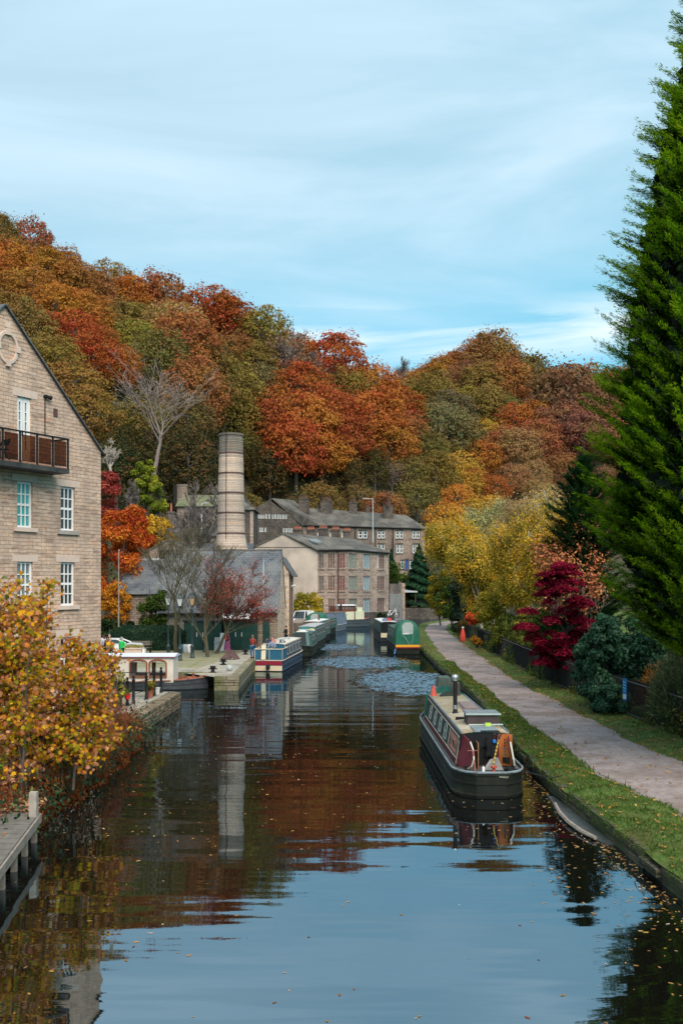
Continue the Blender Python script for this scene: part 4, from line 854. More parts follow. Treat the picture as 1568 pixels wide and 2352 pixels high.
def cabin(par, y0, y1, wb, wt, z0, z1, sm, rm, camber=.07, name='cabin', endm=None, rim=None, topwood=None):
    mb = MB()
    for sg in (-1, 1): mb.obox((sg*wb, y0, z0), (0, y1-y0, 0), (-sg*.04, 0, 0), (sg*(wt-wb), 0, z1-z0))
    o = mb.build(name, sm, par, local=True)
    for y in (y0+.01, y1-.05):
        mb = MB(); mb.prism([Vector((-wb+.05, y, z0)), Vector((wb-.05, y, z0)), Vector((wt-.05, y, z1)), Vector((0, y, z1+camber-.01)), Vector((-wt+.05, y, z1))], (0, .04, 0)); mb.build('bulkhead', endm or sm, par, local=True)
    mb = MB(); n = 8; ring = lambda y: [Vector((wt*1.02*(2*k/n-1), y, z1+camber*(1-(2*k/n-1)**2))) for k in range(n+1)]+[Vector((wt*1.02*(1-2*k/n), y, z1-.04+camber*(1-(2*k/n-1)**2))) for k in range(n+1)]
    mb.loft([ring(y0-.04), ring(y1+.04)], True, True); r = mb.build('roof', rm, par, local=True, smooth=True)
    if rim:
        q = MB()
        for sg in (-1, 1): q.tube([(sg*wt*.99, y0-.04, z1+.015), (sg*wt*.99, y1+.04, z1+.015)], .035, 6)
        q.build('handrail', rim, par, local=True)
    return r
def side_pt(sg, wb, wt, z0, z1, y, z, off=.006):
    t = (z-z0)/(z1-z0); return Vector((sg*(wb+(wt-wb)*t+off), y, z))
def side_panel(mb, sg, wb, wt, z0, z1, ya, yb, za, zb, off=.006, mi=0):
    P = lambda y, z: side_pt(sg, wb, wt, z0, z1, y, z, off)
    q = [P(ya, za), P(yb, za), P(yb, zb), P(ya, zb)]; mb.add(q+[p-Vector((sg*off, 0, 0)) for p in q], [(0, 1, 2, 3), (7, 6, 5, 4), (0, 4, 5, 1), (1, 5, 6, 2), (2, 6, 7, 3), (3, 7, 4, 0)], mi)
def side_line(mb, sg, wb, wt, z0, z1, pts, r=.012):
    mb.tube([side_pt(sg, wb, wt, z0, z1, y, z, .006) for y, z in pts], r, 4)
def side_wins(par, wb, wt, z0, z1, ya, yb, n):
    for sg in (-1, 1):
        for k in range(n):
            a = ya+(yb-ya)*(k+.2)/n; b = ya+(yb-ya)*(k+.75)/n; mb = MB(); side_panel(mb, sg, wb, wt, z0, z1, a, b, z0+(z1-z0)*.42, z0+(z1-z0)*.86, .012); w_ = mb.build('window', M_lead, par, local=True)
            mb = MB(); side_panel(mb, sg, wb, wt, z0, z1, a+.07, b-.07, z0+(z1-z0)*.47, z0+(z1-z0)*.81, .018); mb.build('pane', M_glassd, w_, local=True)
M_hullb = paint('hull_blacking', (.011, .013, .009), .62, .4, 1.6, dirt=((.040, .046, .026), .8), bump=.3, spec=.22)
M_rimg = paint('gunwale_grey', (.19, .24, .27), .55, .25, 3, dirt=((.06, .055, .05), .9))
M_deckg = paint('deck_dirty', (.085, .08, .075), .8, .4, 4)

# near boat -----------------------------------------------------------
nbt = thing('narrowboat', 'old dark green and maroon narrowboat with a tall black stove pipe, moored below the towpath', 'narrowboat', (4.45, 29.5, 0), R(.6))
hw, gh = hull(nbt, 14.2, 2.16, M_hullb, g=.74, near='round', rim=M_rimg, deckm=M_deckg, bowlen=3.2, keel=-.35)
wb, wt, z0, z1 = .89, .73, .74, 1.74; c0, c1 = 1.35, 11.6
M_gr = paint('cabin_dark_green', (.034, .048, .041), .6, .15, 2, dirt=((.09, .08, .065), .35), spec=.2); M_mar = paint('cabin_maroon', (.15, .028, .038), .6, .2, 2, spec=.2); M_mauve = paint('cabin_brown_mauve', (.085, .05, .046), .65, .25, 2, spec=.2)
M_cr = paint('coachline_cream', (.52, .50, .40), .5, .12, 5); M_lg = paint('line_pale_green', (.33, .42, .40), .5, .1, 5)
M_roofc = paint('roof_cream_flaking', (.34, .27, .165), .8, .25, 1.2, dirt=((.50, .48, .43), .8), bump=.2)
cabin(nbt, c0, c1, wb, wt, z0, z1, M_mauve, M_roofc, rim=M_rimg, endm=paint('bulkhead_green', (.012, .05, .042), .5, .3, 3, dirt=((.09, .05, .02), .6)))
a_ = (wb, wt, z0, z1)
for sg in (-1, 1):
    mb = MB(); side_panel(mb, sg, *a_, c0+.02, c1-.02, .76, .88, .003); mb.build('lower_band', M_mar, nbt, local=True)
    mb = MB(); side_panel(mb, sg, *a_, 3.9, c1-.08, .92, 1.56); mb.build('side_panel', M_gr, nbt, local=True, label='dark grey green side panel')
    mb = MB(); side_panel(mb, sg, *a_, 1.5, 3.78, .92, 1.52, .008); rp = mb.build('side_panel', paint('cabin_pinkish_brown', (.19, .105, .085), .5, .2, 2.2, dirt=((.10, .085, .06), .6)), nbt, local=True, label='faded brown panel with worn salmon sign writing')
    mb = MB()
    side_line(mb, sg, *a_, [(c0+.08, 1.53), (1.7, 1.57), (c1-.05, 1.60)], .018); side_line(mb, sg, *a_, [(c0+.08, .93), (2.0, .91), (c1-.05, .89)], .016); side_line(mb, sg, *a_, [(c0+.06, .76), (c0+.06, 1.53)], .012); side_line(mb, sg, *a_, [(3.84, .9), (3.84, 1.58)], .012)
    mb.build('coachline', M_cr, nbt, local=True)
    wm = MB(); gm = MB()
    for k in range(4):
        wy = 4.55+k*1.68; W_ = .36
        side_panel(gm, sg, *a_, wy+.05, wy+W_*1.7-.05, 1.04, 1.46, .010)
        t = [(wy, 1.02), (wy, 1.44), (wy+.12, 1.50), (wy+W_*1.7-.12, 1.50), (wy+W_*1.7, 1.44), (wy+W_*1.7, 1.02), (wy, 1.02)]
        wf = MB(); side_line(wf, sg, *a_, t, .02); side_line(wf, sg, *a_, [(wy, 1.27), (wy+W_*1.7, 1.27)], .014); wo = wf.build('window', M_lg, nbt, local=True)
        gq = MB(); side_panel(gq, sg, *a_, wy+.02, wy+W_*1.7-.02, 1.03, 1.47, .010); gq.build('pane', M_glassd, wo, local=True)
    # worn sign-writing: two rows of upright strokes and an emblem between them
    M_sal = paint('signwriting_salmon', (.52, .25, .19), .6, .15, 8); lt = MB(); r_ = random.Random(2)
    for row, (zc_, hh_, yy0, yy1, stp_) in enumerate(((1.40, .15, 1.7, 3.6, .2), (1.06, .08, 1.95, 3.2, .15))):
        y = yy0
        while y < yy1:
            ys_ = y; lt_r = .011
            side_line(lt, sg, *a_, [(ys_, zc_-hh_/2), (ys_, zc_+hh_/2)], lt_r)
            k = r_.randrange(4)
            if k == 0: side_line(lt, sg, *a_, [(ys_, zc_+hh_/2), (ys_+.08, zc_+hh_/2)], lt_r*.8); side_line(lt, sg, *a_, [(ys_, zc_), (ys_+.07, zc_)], lt_r*.8)
            if k == 1: side_line(lt, sg, *a_, [(ys_, zc_+hh_/2), (ys_+.09, zc_-hh_/2)], lt_r*.8)
            if k == 2: side_line(lt, sg, *a_, [(ys_, zc_-hh_/2), (ys_+.09, zc_-hh_/2), (ys_+.09, zc_+hh_/2)], lt_r*.8)
            if k == 3: side_line(lt, sg, *a_, [(ys_, zc_+hh_/2), (ys_+.08, zc_+hh_/4), (ys_, zc_)], lt_r*.8)
            y += stp_
    lt.build('lettering', M_sal, rp, local=True)
    em = MB(); c = (2.6, 1.22)
    em.tube([side_pt(sg, *a_, c[0]+.34*math.cos(t), c[1]+.105*math.sin(t), .01) for t in np.linspace(0, 2*math.pi, 17)], .010, 4); em.build('emblem', M_sal, rp, local=True)
    em = MB(); q = [side_pt(sg, *a_, c[0]+.14*math.cos(t), c[1]+.10*math.sin(t), .018) for t in np.linspace(0, 2*math.pi, 9)[:-1]]; em.add(q, [tuple(range(8))]); em.build('emblem', M_iron, rp, local=True)
    # curved maroon wing plate beside the cockpit with cream edge
    fin = [(c0, z0), (.62, z0-.0), (.42, z0+.12), (.36, z0+.34), (.48, z0+.60), (.72, z0+.82), (c0, z0+.97)]
    P = lambda y, z: side_pt(sg, *a_, y, z, -.01)-Vector((sg*max(0, c0-y)*(.34 if sg < 0 else .12), 0, 0))
    mb = MB(); pts = [P(y, z) for y, z in fin]; mb.prism(pts, (-sg*.03, 0, 0)); mb.build('wing_plate', M_mar, nbt, local=True)
    mb = MB(); mb.tube([P(y, z) for y, z in ((.60, z0+.01), (.41, z0+.12), (.35, z0+.34), (.47, z0+.60), (.72, z0+.80))], .028, 5); mb.build('wing_edge', M_cr, nbt, local=True)
# near-black panel as the shade inside the doorway, then the doors
mb = MB(); mb.box(-.28, .42, c0-.035, c0+.005, .70, 1.66); mb.build('dark_opening_panel', paint('doorway_shade', (.006, .006, .006), .9, .2, 2), nbt, local=True, label='open dark cabin doorway')
mb = MB(); mb.box(-.30, -.27, c0-.55, c0-.03, .72, 1.50); mb.build('door', paint('door_edge_brown', (.22, .12, .06), .7, .3, 5), nbt, local=True, label='narrow brown edge of the left cabin door')
M_or = paint('door_orange_wood', (.50, .145, .03), .5, .2, 3, dirt=((.25, .06, .02), .6))
dl = MB(); dl.obox((.42, c0-.06, .74), (.38, -.16, 0), (0, -.035, 0), (0, 0, .97)); dd = dl.build('door', M_or, nbt, local=True, label='orange wooden cabin door with a column of painted dots')
mb = MB(); mb.obox((.42+.10, c0-.06-.10, .84), (.2, -.085, 0), (0, -.018, 0), (0, 0, .17)); mb.build('vent_hole', M_glassd, dd, local=True)
exd = unitv((.38, -.16, 0)); nd = Vector((exd.y, -exd.x, 0))
for k, (z, cl, nm) in enumerate(((1.09, (.02, .16, .22), 'a'), (1.18, (.16, .12, .04), 'b'), (1.27, (.02, .13, .2), 'c'), (1.36, (.20, .02, .02), 'd'), (1.45, (.05, .06, .02), 'e'), (1.54, (.2, .04, .02), 'f'))):
    mb = MB(); cc = Vector((.42, c0-.06, z))+exd*.2+nd*.037; mb.add([cc+exd*.037*math.cos(t)+Vector((0, 0, .035*math.sin(t))) for t in np.linspace(0, 2*math.pi, 15)[:-1]], [tuple(range(14))]); mb.build('painted_dot', paint('dot_'+nm, cl, .5, .1), dd, local=True)
mb = MB(); mb.obox((.36, c0-.05, .74), (.05, 0, 0), (0, -.05, 0), (0, 0, .95)); mb.build('door_post', M_mar, nbt, local=True)
# stern gear
mb = MB(); mb.tube([(-.45, .35, .74), (-.50, .42, 1.32)], .035, 7); mb.tube([(-.66, .45, 1.33), (-.34, .45, 1.33)], .014, 5); mb.build('swan_neck_post', paint('post_rust', (.24, .09, .07), .7, .3, 6), nbt, local=True)
mb = MB(); mb.tube([(.06, .18, .80), (.12, .30, 1.10), (.30, .62, 1.62)], [.03, .028, .026], 8)
m, nt, o = newmat('tiller_barber_stripe'); tc = NN(nt, 'ShaderNodeTexCoord'); wv = NN(nt, 'ShaderNodeTexWave', inp={'Scale': 3.2}); wv.bands_direction = 'DIAGONAL'; nt.links.new(tc.outputs['Object'], wv.inputs[0])
p = NN(nt, 'ShaderNodeBsdfPrincipled', inp={'Roughness': .4}); nt.links.new(RAMP(nt, wv.outputs[1], [(.45, (.45, .30, .03)), (.55, (.14, .09, .03))]), p.inputs[0]); nt.links.new(p.outputs[0], o.inputs[0])
mb.build('tiller', m, nbt, local=True, smooth=True)
mb = MB(); mb.tube([(.30, .62, 1.62), (.40, .75, 1.78), (.40, 1.25, 1.80), (-.15, 1.25, 1.80)], .022, 6); mb.build('tiller_arm', M_iron, nbt, local=True)
mb = MB(); mb.lathe([(.16, .70), (.16, .73), (.05, .75), (.05, .86), (.10, .88), (.10, .92)], (.08, .15, 0), 12); mb.build('rudder_post', paint('rudder_red', (.42, .06, .04), .6, .2, 6), nbt, local=True)
mb = MB()
for sg in (-1, 1): mb.lathe([(.09, .72), (.09, .74), (.035, .75), (.035, .86), (.07, .87), (.07, .89)], (sg*.72, .42, 0), 10)
mb.build('mooring_dolly', M_iron, nbt, local=True)
mb = MB(); rr = random.Random(9)
for k in range(9): mb.obox((.45+rr.random()*.3, .15+rr.random()*.35, .72), (.10+rr.random()*.1, .05, 0), (-.03, .07, .02), (0, .01, .05+rr.random()*.08))
mb.build('gear_heap', M_iron, nbt, local=True, label='dark heap of chain and gear on the stern')
mb = MB(); mb.obox((.55, -.06, .50), (.22, .035, 0), (0, -.01, 0), (0, 0, .05)); nb_ = mb
mb = MB(); r_ = random.Random(4)
for k in range(6):
    x = .22+k*.045; yb_ = -.065+.0*k; mb.tube([(x, yb_+.012, .615-k*.004), (x+.03*r_.random(), yb_+.012, .66-k*.006)], .007, 4); mb.tube([(x, yb_+.012, .64), (x+.035, yb_+.012, .63)], .006, 4)
mb.build('scratched_lettering', M_cr, nbt, local=True, label='pale scratched lettering on the stern')
# stove pipe, mushroom vent, hatch slide
fl_ = MB(); fx, fy = -.39, 5.6; fl_.lathe([(.13, 1.76), (.11, 1.80), (.085, 1.84), (.075, 1.95), (.075, 2.95)], (fx, fy, 0), 16); fo = fl_.build('stove_pipe', M_iron, nbt, local=True, smooth=True)
fl_ = MB(); fl_.lathe([(.082, 1.93), (.084, 1.96), (.084, 2.04), (.082, 2.07)], (fx, fy, 0), 16); M_chr = paint('chrome', (.62, .62, .60), .25, .15, 6, metal=.9); fl_.build('chrome_band', M_chr, fo, local=True, smooth=True)
fl_ = MB(); fl_.lathe([(.095, 2.92), (.13, 2.96), (.135, 3.08), (.11, 3.13), (.04, 3.14)], (fx, fy, 0), 16); fl_.build('chimney_cap', M_chr, fo, local=True, smooth=True)
fl_ = MB(); fl_.lathe([(.20, 1.755), (.19, 1.775), (.13, 1.78)], (fx, fy, 0), 14); fl_.build('roof_collar', M_cr, fo, local=True)
mb = MB(); mb.box(-.35, .40, 1.25, 2.1, 1.77, 1.83); mb.build('hatch_slide', M_rimg, nbt, local=True)
# things lying on the roof and in the stern (each its own thing)
def onboat(x, y, z): return tuple(W[nbt.name] @ Vector((x, y, z)))
bx = thing('roof_box', 'dark brown top box with a grey felt lid on the narrowboat roof', 'box', onboat(.13, 3.0, 1.775), R(.6))
mb = MB(); mb.box(-.50, .50, -.42, .42, 0, .36); mb.build('box_body', paint('box_brown', (.055, .04, .04), .7, .2, 4), bx, local=True)
mb = MB(); mb.box(-.55, .55, -.47, .47, .365, .40); mb.box(-.50, .50, -.42, .42, .401, .41); mb.build('lid', paint('felt_grey', (.17, .20, .22), .9, .35, 14, bump=.4), bx, local=True)
mb = MB(); mb.box(-.57, .57, -.50, -.471, .35, .405); mb.build('lid_trim', M_lg, bx, local=True)
mb = MB(); mb.box(-.09, .09, -.06, .06, 0, .09); sp = mb.build('sponge', paint('lime_sponge', (.42, .62, .08), .9, .1, 12), label='lime yellow sponge on the roof edge of the dark narrowboat', cat='sponge'); sp.location = onboat(.22, 2.15, 1.83)
mb = MB(); mb.box(-.15, .15, -.07, .07, 0, .10); sp = mb.build('wood_block', M_iron, label='black block between the stove pipe and the roof box', cat='block'); sp.location = onboat(-.42, 4.0, 1.76)
cn = MB(); cn.lathe([(.15, 0), (.14, .04), (.06, .36), (.03, .42)], n=12); sp = cn.build('traffic_cone', paint('cone_red', (.62, .10, .07), .6, .1, 4), smooth=True, label='faded red cone at the far end of the narrowboat roof', cat='cone'); sp.location = onboat(-.58, 11.1, 1.765)
mb = MB(); mb.lathe([(.20, 0), (.21, .3), (.19, .52), (.12, .55)], n=10); sp = mb.build('log', M_bark, label='upright tree log on the far end of the narrowboat roof', cat='log'); sp.location = onboat(.30, 11.1, 1.77)
mb = MB(); mb.box(-.28, .28, -.15, .15, 0, .04); mb.prism([Vector((-.28, -.15, .04)), Vector((.28, -.15, .04)), Vector((0, -.15, .22))], (0, .3, 0)); sp = mb.build('pigeon_box', M_gr, label='small gabled green box on the roof before the foredeck cover', cat='box'); sp.location = onboat(-.1, 10.7, 1.79)
mb = MB()
for k in range(3): mb.box(-.33, .33, -1.2, 1.2, k*.035, k*.035+.03) if k == 0 else mb.box(-.30+k*.03, .25, -1.0, .95, k*.035, k*.035+.03)
sp = mb.build('plank_stack', paint('grey_planks', (.25, .19, .175), .85, .2, 5, bump=.3), label='grey brown boards lying flat on the narrowboat roof', cat='planks'); sp.location = onboat(.28, 7.2, 1.79)
mb = MB(); rr = random.Random(3)
for k in range(60):
    a, b = rr.gauss(0, .22), rr.gauss(0, .12); h_ = max(0, .08-a*a*.5); mb.obox((a, b, 0), (.06, .02, 0), (-.02, .06, 0), (0, 0, h_*rr.random()+.02))
sp = mb.build('coal_heap', paint('coal', (.05, .04, .035), .8, .4, 8), label='heap of dark coal and sticks behind the roof box', cat='coal heap'); sp.location = onboat(.22, 4.5, 1.775)
mb = MB(); mb.tube([(-.5, 0, .06), (.6, .05, .06)], .025, 6); sp = mb.build('boat_pole', M_lg, label='pale blue grey pole across the roof in front of the roof box', cat='pole'); sp.location = onboat(.13, 2.3, 1.78)
# dark coat hanging over the bulkhead
def cloth(mb, x0, x1, yb, z0, z1, nx=14, nz=10, amp=.04, seed=1):
    rows = []
    for j in range(nz+1):
        z = z1+(z0-z1)*j/nz; rows.append([Vector((x0+(x1-x0)*i/nx+.02*math.sin(j*1.3+i), yb-.03-amp*(.5+.5*math.sin(i*1.9+seed+j*.4))*(.3+j/nz), z-(.10*math.sin(i*.9+seed) if j == nz else 0)-(.05*abs(math.sin(i*.5)) if j > 0 else 0)*j/nz)) for i in range(nx+1)])
    mb.loft(rows, False, False)
mb = MB(); cloth(mb, -.80, .20, c0-.06, 1.30, 1.72); cloth(mb, .02, .30, c0-.14, 1.02, 1.66, 6, 10, .05, 3)
mb.build('hanging_coat', paint('black_cloth', (.004, .005, .007), .9, .3, 4), smooth=True, label='black coat draped over the stern doorway of the near narrowboat', cat='coat').matrix_world = W[nbt.name]
mb = MB(); mb.lathe([(.0, -.06), (.05, -.05), (.065, 0), (.05, .05), (0, .06)], n=10); sp = mb.build('blue_ball', paint('blue_float', (.02, .17, .50), .3, .2, 6), smooth=True, label='shiny blue float hanging in the stern doorway', cat='float'); sp.location = onboat(.26, c0-.2, 1.50)
mb = MB(); mb.tube([onboat(.26, c0-.2, 1.55), onboat(.28, c0-.2, 1.78)], .006, 4); sp = mb.build('cord', paint('cord_red', (.25, .05, .04), .8, .1), label='thin red cord holding the blue float', cat='cord')
mb = MB(); q = [(-.05, .45, .73), (.40, .40, .74), (.42, .75, .74), (.30, 1.0, 1.0), (.12, .9, 1.12), (.02, .7, .95)]; mb.add([(-.18, .48, .74), (.42, .42, .74), (.44, .9, .74), (-.1, .95, .74), (.05, .7, 1.02), (.30, .75, 1.08)], [(0, 1, 5, 4), (1, 2, 5), (2, 3, 4, 5), (3, 0, 4)])
mb.build('plastic_sheet', paint('clear_plastic_sheet', (.13, .13, .125), .3, .3, 9), label='crumpled grey plastic sheet in the stern well', cat='sheet').matrix_world = W[nbt.name]
mb = MB(); mb.lathe([(.045, 0), (.045, .14), (.02, .16), (.02, .19)], n=10); sp = mb.build('white_bottle', M_white, smooth=True, label='small white bottle standing on the stern rail', cat='bottle'); sp.location = onboat(-.22, .22, .72)
# foredeck cover
mb = MB(); rr = lambda t, s: [Vector((-.82*s, t, z1-.02)), Vector((-.5*s, t, z1+.17)), Vector((-.15, t, z1+.36)), Vector((.15, t, z1+.36)), Vector((.5*s, t, z1+.17)), Vector((.82*s, t, z1-.02)), Vector((.92*s, t, .82)), Vector((-.92*s, t, .82))]
mb.loft([rr(11.62, 1), rr(12.1, .98), [Vector((p.x*.8, 13.3, .85+(p.z-.82)*.55)) for p in rr(0, .9)]], True, True)
cv = mb.build('foredeck_cover', paint('cover_green', (.01, .12, .095), .7, .3, 2), nbt, local=True, smooth=False)
mb = MB(); mb.prism([Vector((-.34, 11.8, 2.0)), Vector((.28, 11.8, 2.0)), Vector((.2, 11.8, 2.42)), Vector((-.26, 11.8, 2.42))], (0, 1.1, 0)); mb.build('cover_panel', paint('cover_dusty', (.09, .12, .10), .8, .3, 2), cv, local=True)
mb = MB(); mb.tube([Vector(onboat(.85, .5, .76)), (6.2, 29.7, .55), (7.0, 30.6, .5)], .018, 5); mb.build('mooring_rope', M_iron, label='dark mooring line from the near narrowboat to the grass', cat='rope')

# blue and cream trip boat --------------------------------------------------
M_navy = paint('hull_navy', (.030, .055, .095), .35, .15, 2); M_cream2 = paint('paint_cream', (.62, .52, .36), .45, .08, 2); M_red = paint('paint_red', (.24, .012, .03), .4, .1); M_blue2 = paint('canvas_blue', (.012, .10, .17), .7, .2, 3)
tb = thing('blue_trip_boat', 'navy and cream boat with blue canvas stern sides moored by the cobbled quay', 'narrowboat', (-5.22, 71.2, 0), R(-5.5))
hull(tb, 12.5, 2.09, M_navy, g=.78, near='square', rim=M_cream2, deckm=M_deckg, keel=-.3)
mb = MB(); mb.box(-1.0, 1.0, -.05, -.035, .46, .74); mb.build('transom_band', M_red, tb, local=True); mb = MB(); mb.box(-1.0, 1.0, -.055, -.035, .06, .42); mb.build('transom_panel', M_cream2, tb, local=True)
mb = MB(); mb.lathe([(.02, -.2), (.13, -.15), (.16, 0), (.13, .15), (.02, .2)], (0, -.2, .35), 12); mb.build('fender', M_iron, tb, local=True, smooth=True)
cabin(tb, 2.6, 11, .93, .82, .78, 1.80, M_cream2, paint('roof_offwhite', (.58, .56, .50), .6, .15, 1.5, dirt=((.2, .19, .17), .5)), rim=M_cream2, endm=M_blue2)
for sg in (-1, 1):
    mb = MB(); side_panel(mb, sg, .93, .82, .78, 1.8, 2.62, 11, .80, 1.72, .004); mb.build('side_panel', M_navy, tb, local=True)
    for k in range(5):
        mb = MB(); side_panel(mb, sg, .93, .82, .78, 1.8, 2.9+k*1.6, 4.2+k*1.6, 1.0, 1.62, .014); w_ = mb.build('window', M_lead, tb, local=True); mb = MB(); side_panel(mb, sg, .93, .82, .78, 1.8, 2.98+k*1.6, 4.12+k*1.6, 1.06, 1.56, .02); mb.build('pane', M_glassg, w_, local=True)
mb = MB()
for sg in (-1, 1): mb.box(sg*.95-.015, sg*.95+.015, .1, 2.5, .80, 1.55)
mb.box(-.95, -.42, .08, .11, .80, 1.55); mb.box(.05, .95, .08, .11, .80, 1.55); mb.build('canvas_sides', M_blue2, tb, local=True)
mb = MB(); mb.tube([(-1, .06, 1.60), (1, .06, 1.60)], .035, 6); mb.tube([(-1, .06, 1.60), (-1, 2.5, 1.60)], .03, 6); mb.tube([(1, .06, 1.60), (1, 2.5, 1.60)], .03, 6)
for x in (-1, -.42, .05, 1): mb.tube([(x, .08, .8), (x, .08, 1.6)], .018, 5)
mb.build('stern_rail', M_cream2, tb, local=True)
mb = MB(); mb.obox((-.52, -.02, .86), (.32, 0, 0), (0, -.05, 0), (.0, .25, 1.05)); mb.build('gangplank', M_cream2, tb, local=True)
rr = random.Random(8)
for nm, lab, cat, x, y, sz, col in (('holdall', 'dark blue bag on the roof of the blue boat', 'bag', -.45, 2.9, (.5, .35, .28), (.03, .04, .07)), ('orange_box', 'orange box on the roof of the blue boat', 'box', -.15, 3.2, (.32, .3, .2), (.7, .12, .03)), ('pink_bag', 'pale pink bundle on the roof of the blue boat', 'bag', -.62, 3.3, (.28, .3, .26), (.6, .25, .2)), ('bicycle_frame_heap', 'tangle of dark frames on the roof of the blue boat', 'frames', .45, 3.6, (.6, .6, .2), (.05, .05, .05))):
    mb = MB()
    if 'frame' in nm:
        for k in range(14): mb.tube([(x+rr.uniform(-.3, .3), y+rr.uniform(-.4, .4), 1.87), (x+rr.uniform(-.3, .3), y+rr.uniform(-.4, .4), 1.9+rr.random()*.25)], .02, 4)
    else: mb.prism([Vector((x-sz[0]/2, y-sz[1]/2, 1.86)), Vector((x+sz[0]/2, y-sz[1]/2, 1.86)), Vector((x+sz[0]/2, y+sz[1]/2, 1.86)), Vector((x-sz[0]/2, y+sz[1]/2, 1.86))], (0, 0, sz[2]*.75)); mb.tube([(x-sz[0]*.4, y, 1.86+sz[2]*.75), (x, y, 1.86+sz[2]*1.1), (x+sz[0]*.4, y, 1.86+sz[2]*.75)], .02, 5); mb.prism([Vector((x-sz[0]*.35, y-sz[1]*.35, 1.86+sz[2]*.75)), Vector((x+sz[0]*.35, y-sz[1]*.35, 1.86+sz[2]*.75)), Vector((x+sz[0]*.35, y+sz[1]*.35, 1.86+sz[2]*.75)), Vector((x-sz[0]*.35, y+sz[1]*.35, 1.86+sz[2]*.75))], (0, 0, sz[2]*.2))
    mb.build(nm, paint(nm, col, .8, .2, 6), label=lab, cat=cat).matrix_world = W[tb.name]
mb = MB(); mb.box(-.5, .1, 5.2, 6.6, 1.87, 1.95); mb.box(-.1, .3, 7.5, 8.4, 1.87, 1.98); mb.build('roof_hatch', M_lead, tb, local=True)

# grey green boat with cratch, bow to us -----------------------------------
M_gg = paint('grey_green', (.065, .11, .10), .5, .15, 2); M_gg2 = paint('grey_green_dark', (.04, .09, .085), .5, .15, 2)
cb = thing('cratch_narrowboat', 'grey green narrowboat with an open sloping cratch board facing the camera behind the blue boat', 'narrowboat', (-3.65, 84.2, 0), R(-3))
hull(cb, 8.9, 2.05, M_hullb, g=.82, near='bow', rim=M_gg, deckm=M_white, keel=-.3, bowlen=2.2)
cabin(cb, 3.6, 8.6, .93, .82, .8, 1.85, M_gg2, M_gg2, rim=M_gg); side_wins(cb, .93, .82, .8, 1.85, 4.0, 8.4, 3)
mb = MB(); mb.prism([Vector((-.85, 3.55, .85)), Vector((.85, 3.55, .85)), Vector((.55, 3.55, 2.0)), Vector((-.55, 3.55, 2.0))], (0, .05, 0)); mb.build('cratch_board', M_gg2, cb, local=True)
mb = MB()
mb.obox((.62, 1.1, .85), (.26, .2, 0), (-.02, .05, 0), (-.34, 2.4, 1.15)); mb.build('cratch_side', M_gg, cb, local=True)
mb = MB(); mb.prism([Vector((-.62, 1.3, .84)), Vector((.6, 1.3, .84)), Vector((.4, 3.5, 1.92)), Vector((-.55, 3.5, 1.92))], (0, .04, -.03)); mb.build('cratch_shade_panel', paint('cratch_shade_black', (.015, .018, .018), .7, .2, 2), cb, local=True)  # black panel standing for the shade inside the open cratch
mb = MB(); mb.box(-.5, .45, 3.6, 4.3, 1.9, 2.05); mb.box(-.3, .2, 4.6, 5.2, 1.9, 2.1); mb.build('roof_hatch', M_white, cb, local=True)
# greenish boat with round yellow sign
sb = thing('round_sign_boat', 'teal grey narrowboat with a round yellow sign on its end', 'narrowboat', (-3.35, 93.5, 0), R(-5))
hull(sb, 9.8, 2.1, M_hullb, g=.8, near='square', rim=M_gg, deckm=M_deckg, keel=-.3); side_wins(sb, .95, .84, .8, 2.15, 1.6, 9.0, 4); cabin(sb, 1.0, 9.4, .95, .84, .8, 2.15, M_gg, M_lead, rim=M_gg, endm=paint('teal_panel', (.05, .20, .20), .5, .2, 2))
mb = MB(); c = Vector((.45, .98, 1.75)); mb.tube([c+Vector((.22*math.cos(t), 0, .22*math.sin(t))) for t in np.linspace(0, 2*math.pi, 15)], .05, 5); mb.obox(c+Vector((-.16, -.02, -.04)), (.32, 0, 0), (0, .03, 0), (0, 0, .08)); mb.build('round_sign', paint('sign_yellow', (.62, .42, .06), .5, .1), sb, local=True)
mb = MB(); mb.box(-.8, .75, .75, .95, 1.75, 1.9); mb.build('shelf_of_gear', M_white, sb, local=True)
# brown windowed cruiser
cr = thing('brown_trim_cruiser', 'small cruiser with brown window frames and a turquoise rail', 'cruiser', (-3.2, 104, 0), R(-8))
hull(cr, 8.5, 2.1, M_hullb, g=.75, near='square', rim=M_gg, deckm=M_deckg, keel=-.3); side_wins(cr, .95, .8, .75, 2.25, 1.2, 7.2, 4); cabin(cr, .8, 7.6, .95, .8, .75, 2.25, M_gg, M_white, rim=M_lead, endm=M_white)
M_brn = paint('trim_brown', (.10, .055, .035), .5, .2, 4); M_turq = paint('turquoise', (.05, .42, .38), .4, .1)
mb = MB()
for x in (-.82, -.15, .15, .74): mb.box(x, x+.09, .74, .80, .8, 2.2)
mb.box(-.82, .84, .73, .80, 2.1, 2.22); mb.build('window_frame', M_brn, cr, local=True); mb = MB(); mb.box(.15, 1.0, .3, .42, .85, 1.15); mb.build('stern_rail', M_turq, cr, local=True)
mb = MB(); mb.tube([(.35, 3, 2.25), (.35, 3, 3.0)], .09, 8); mb.build('stove_pipe', M_brn, cr, local=True)
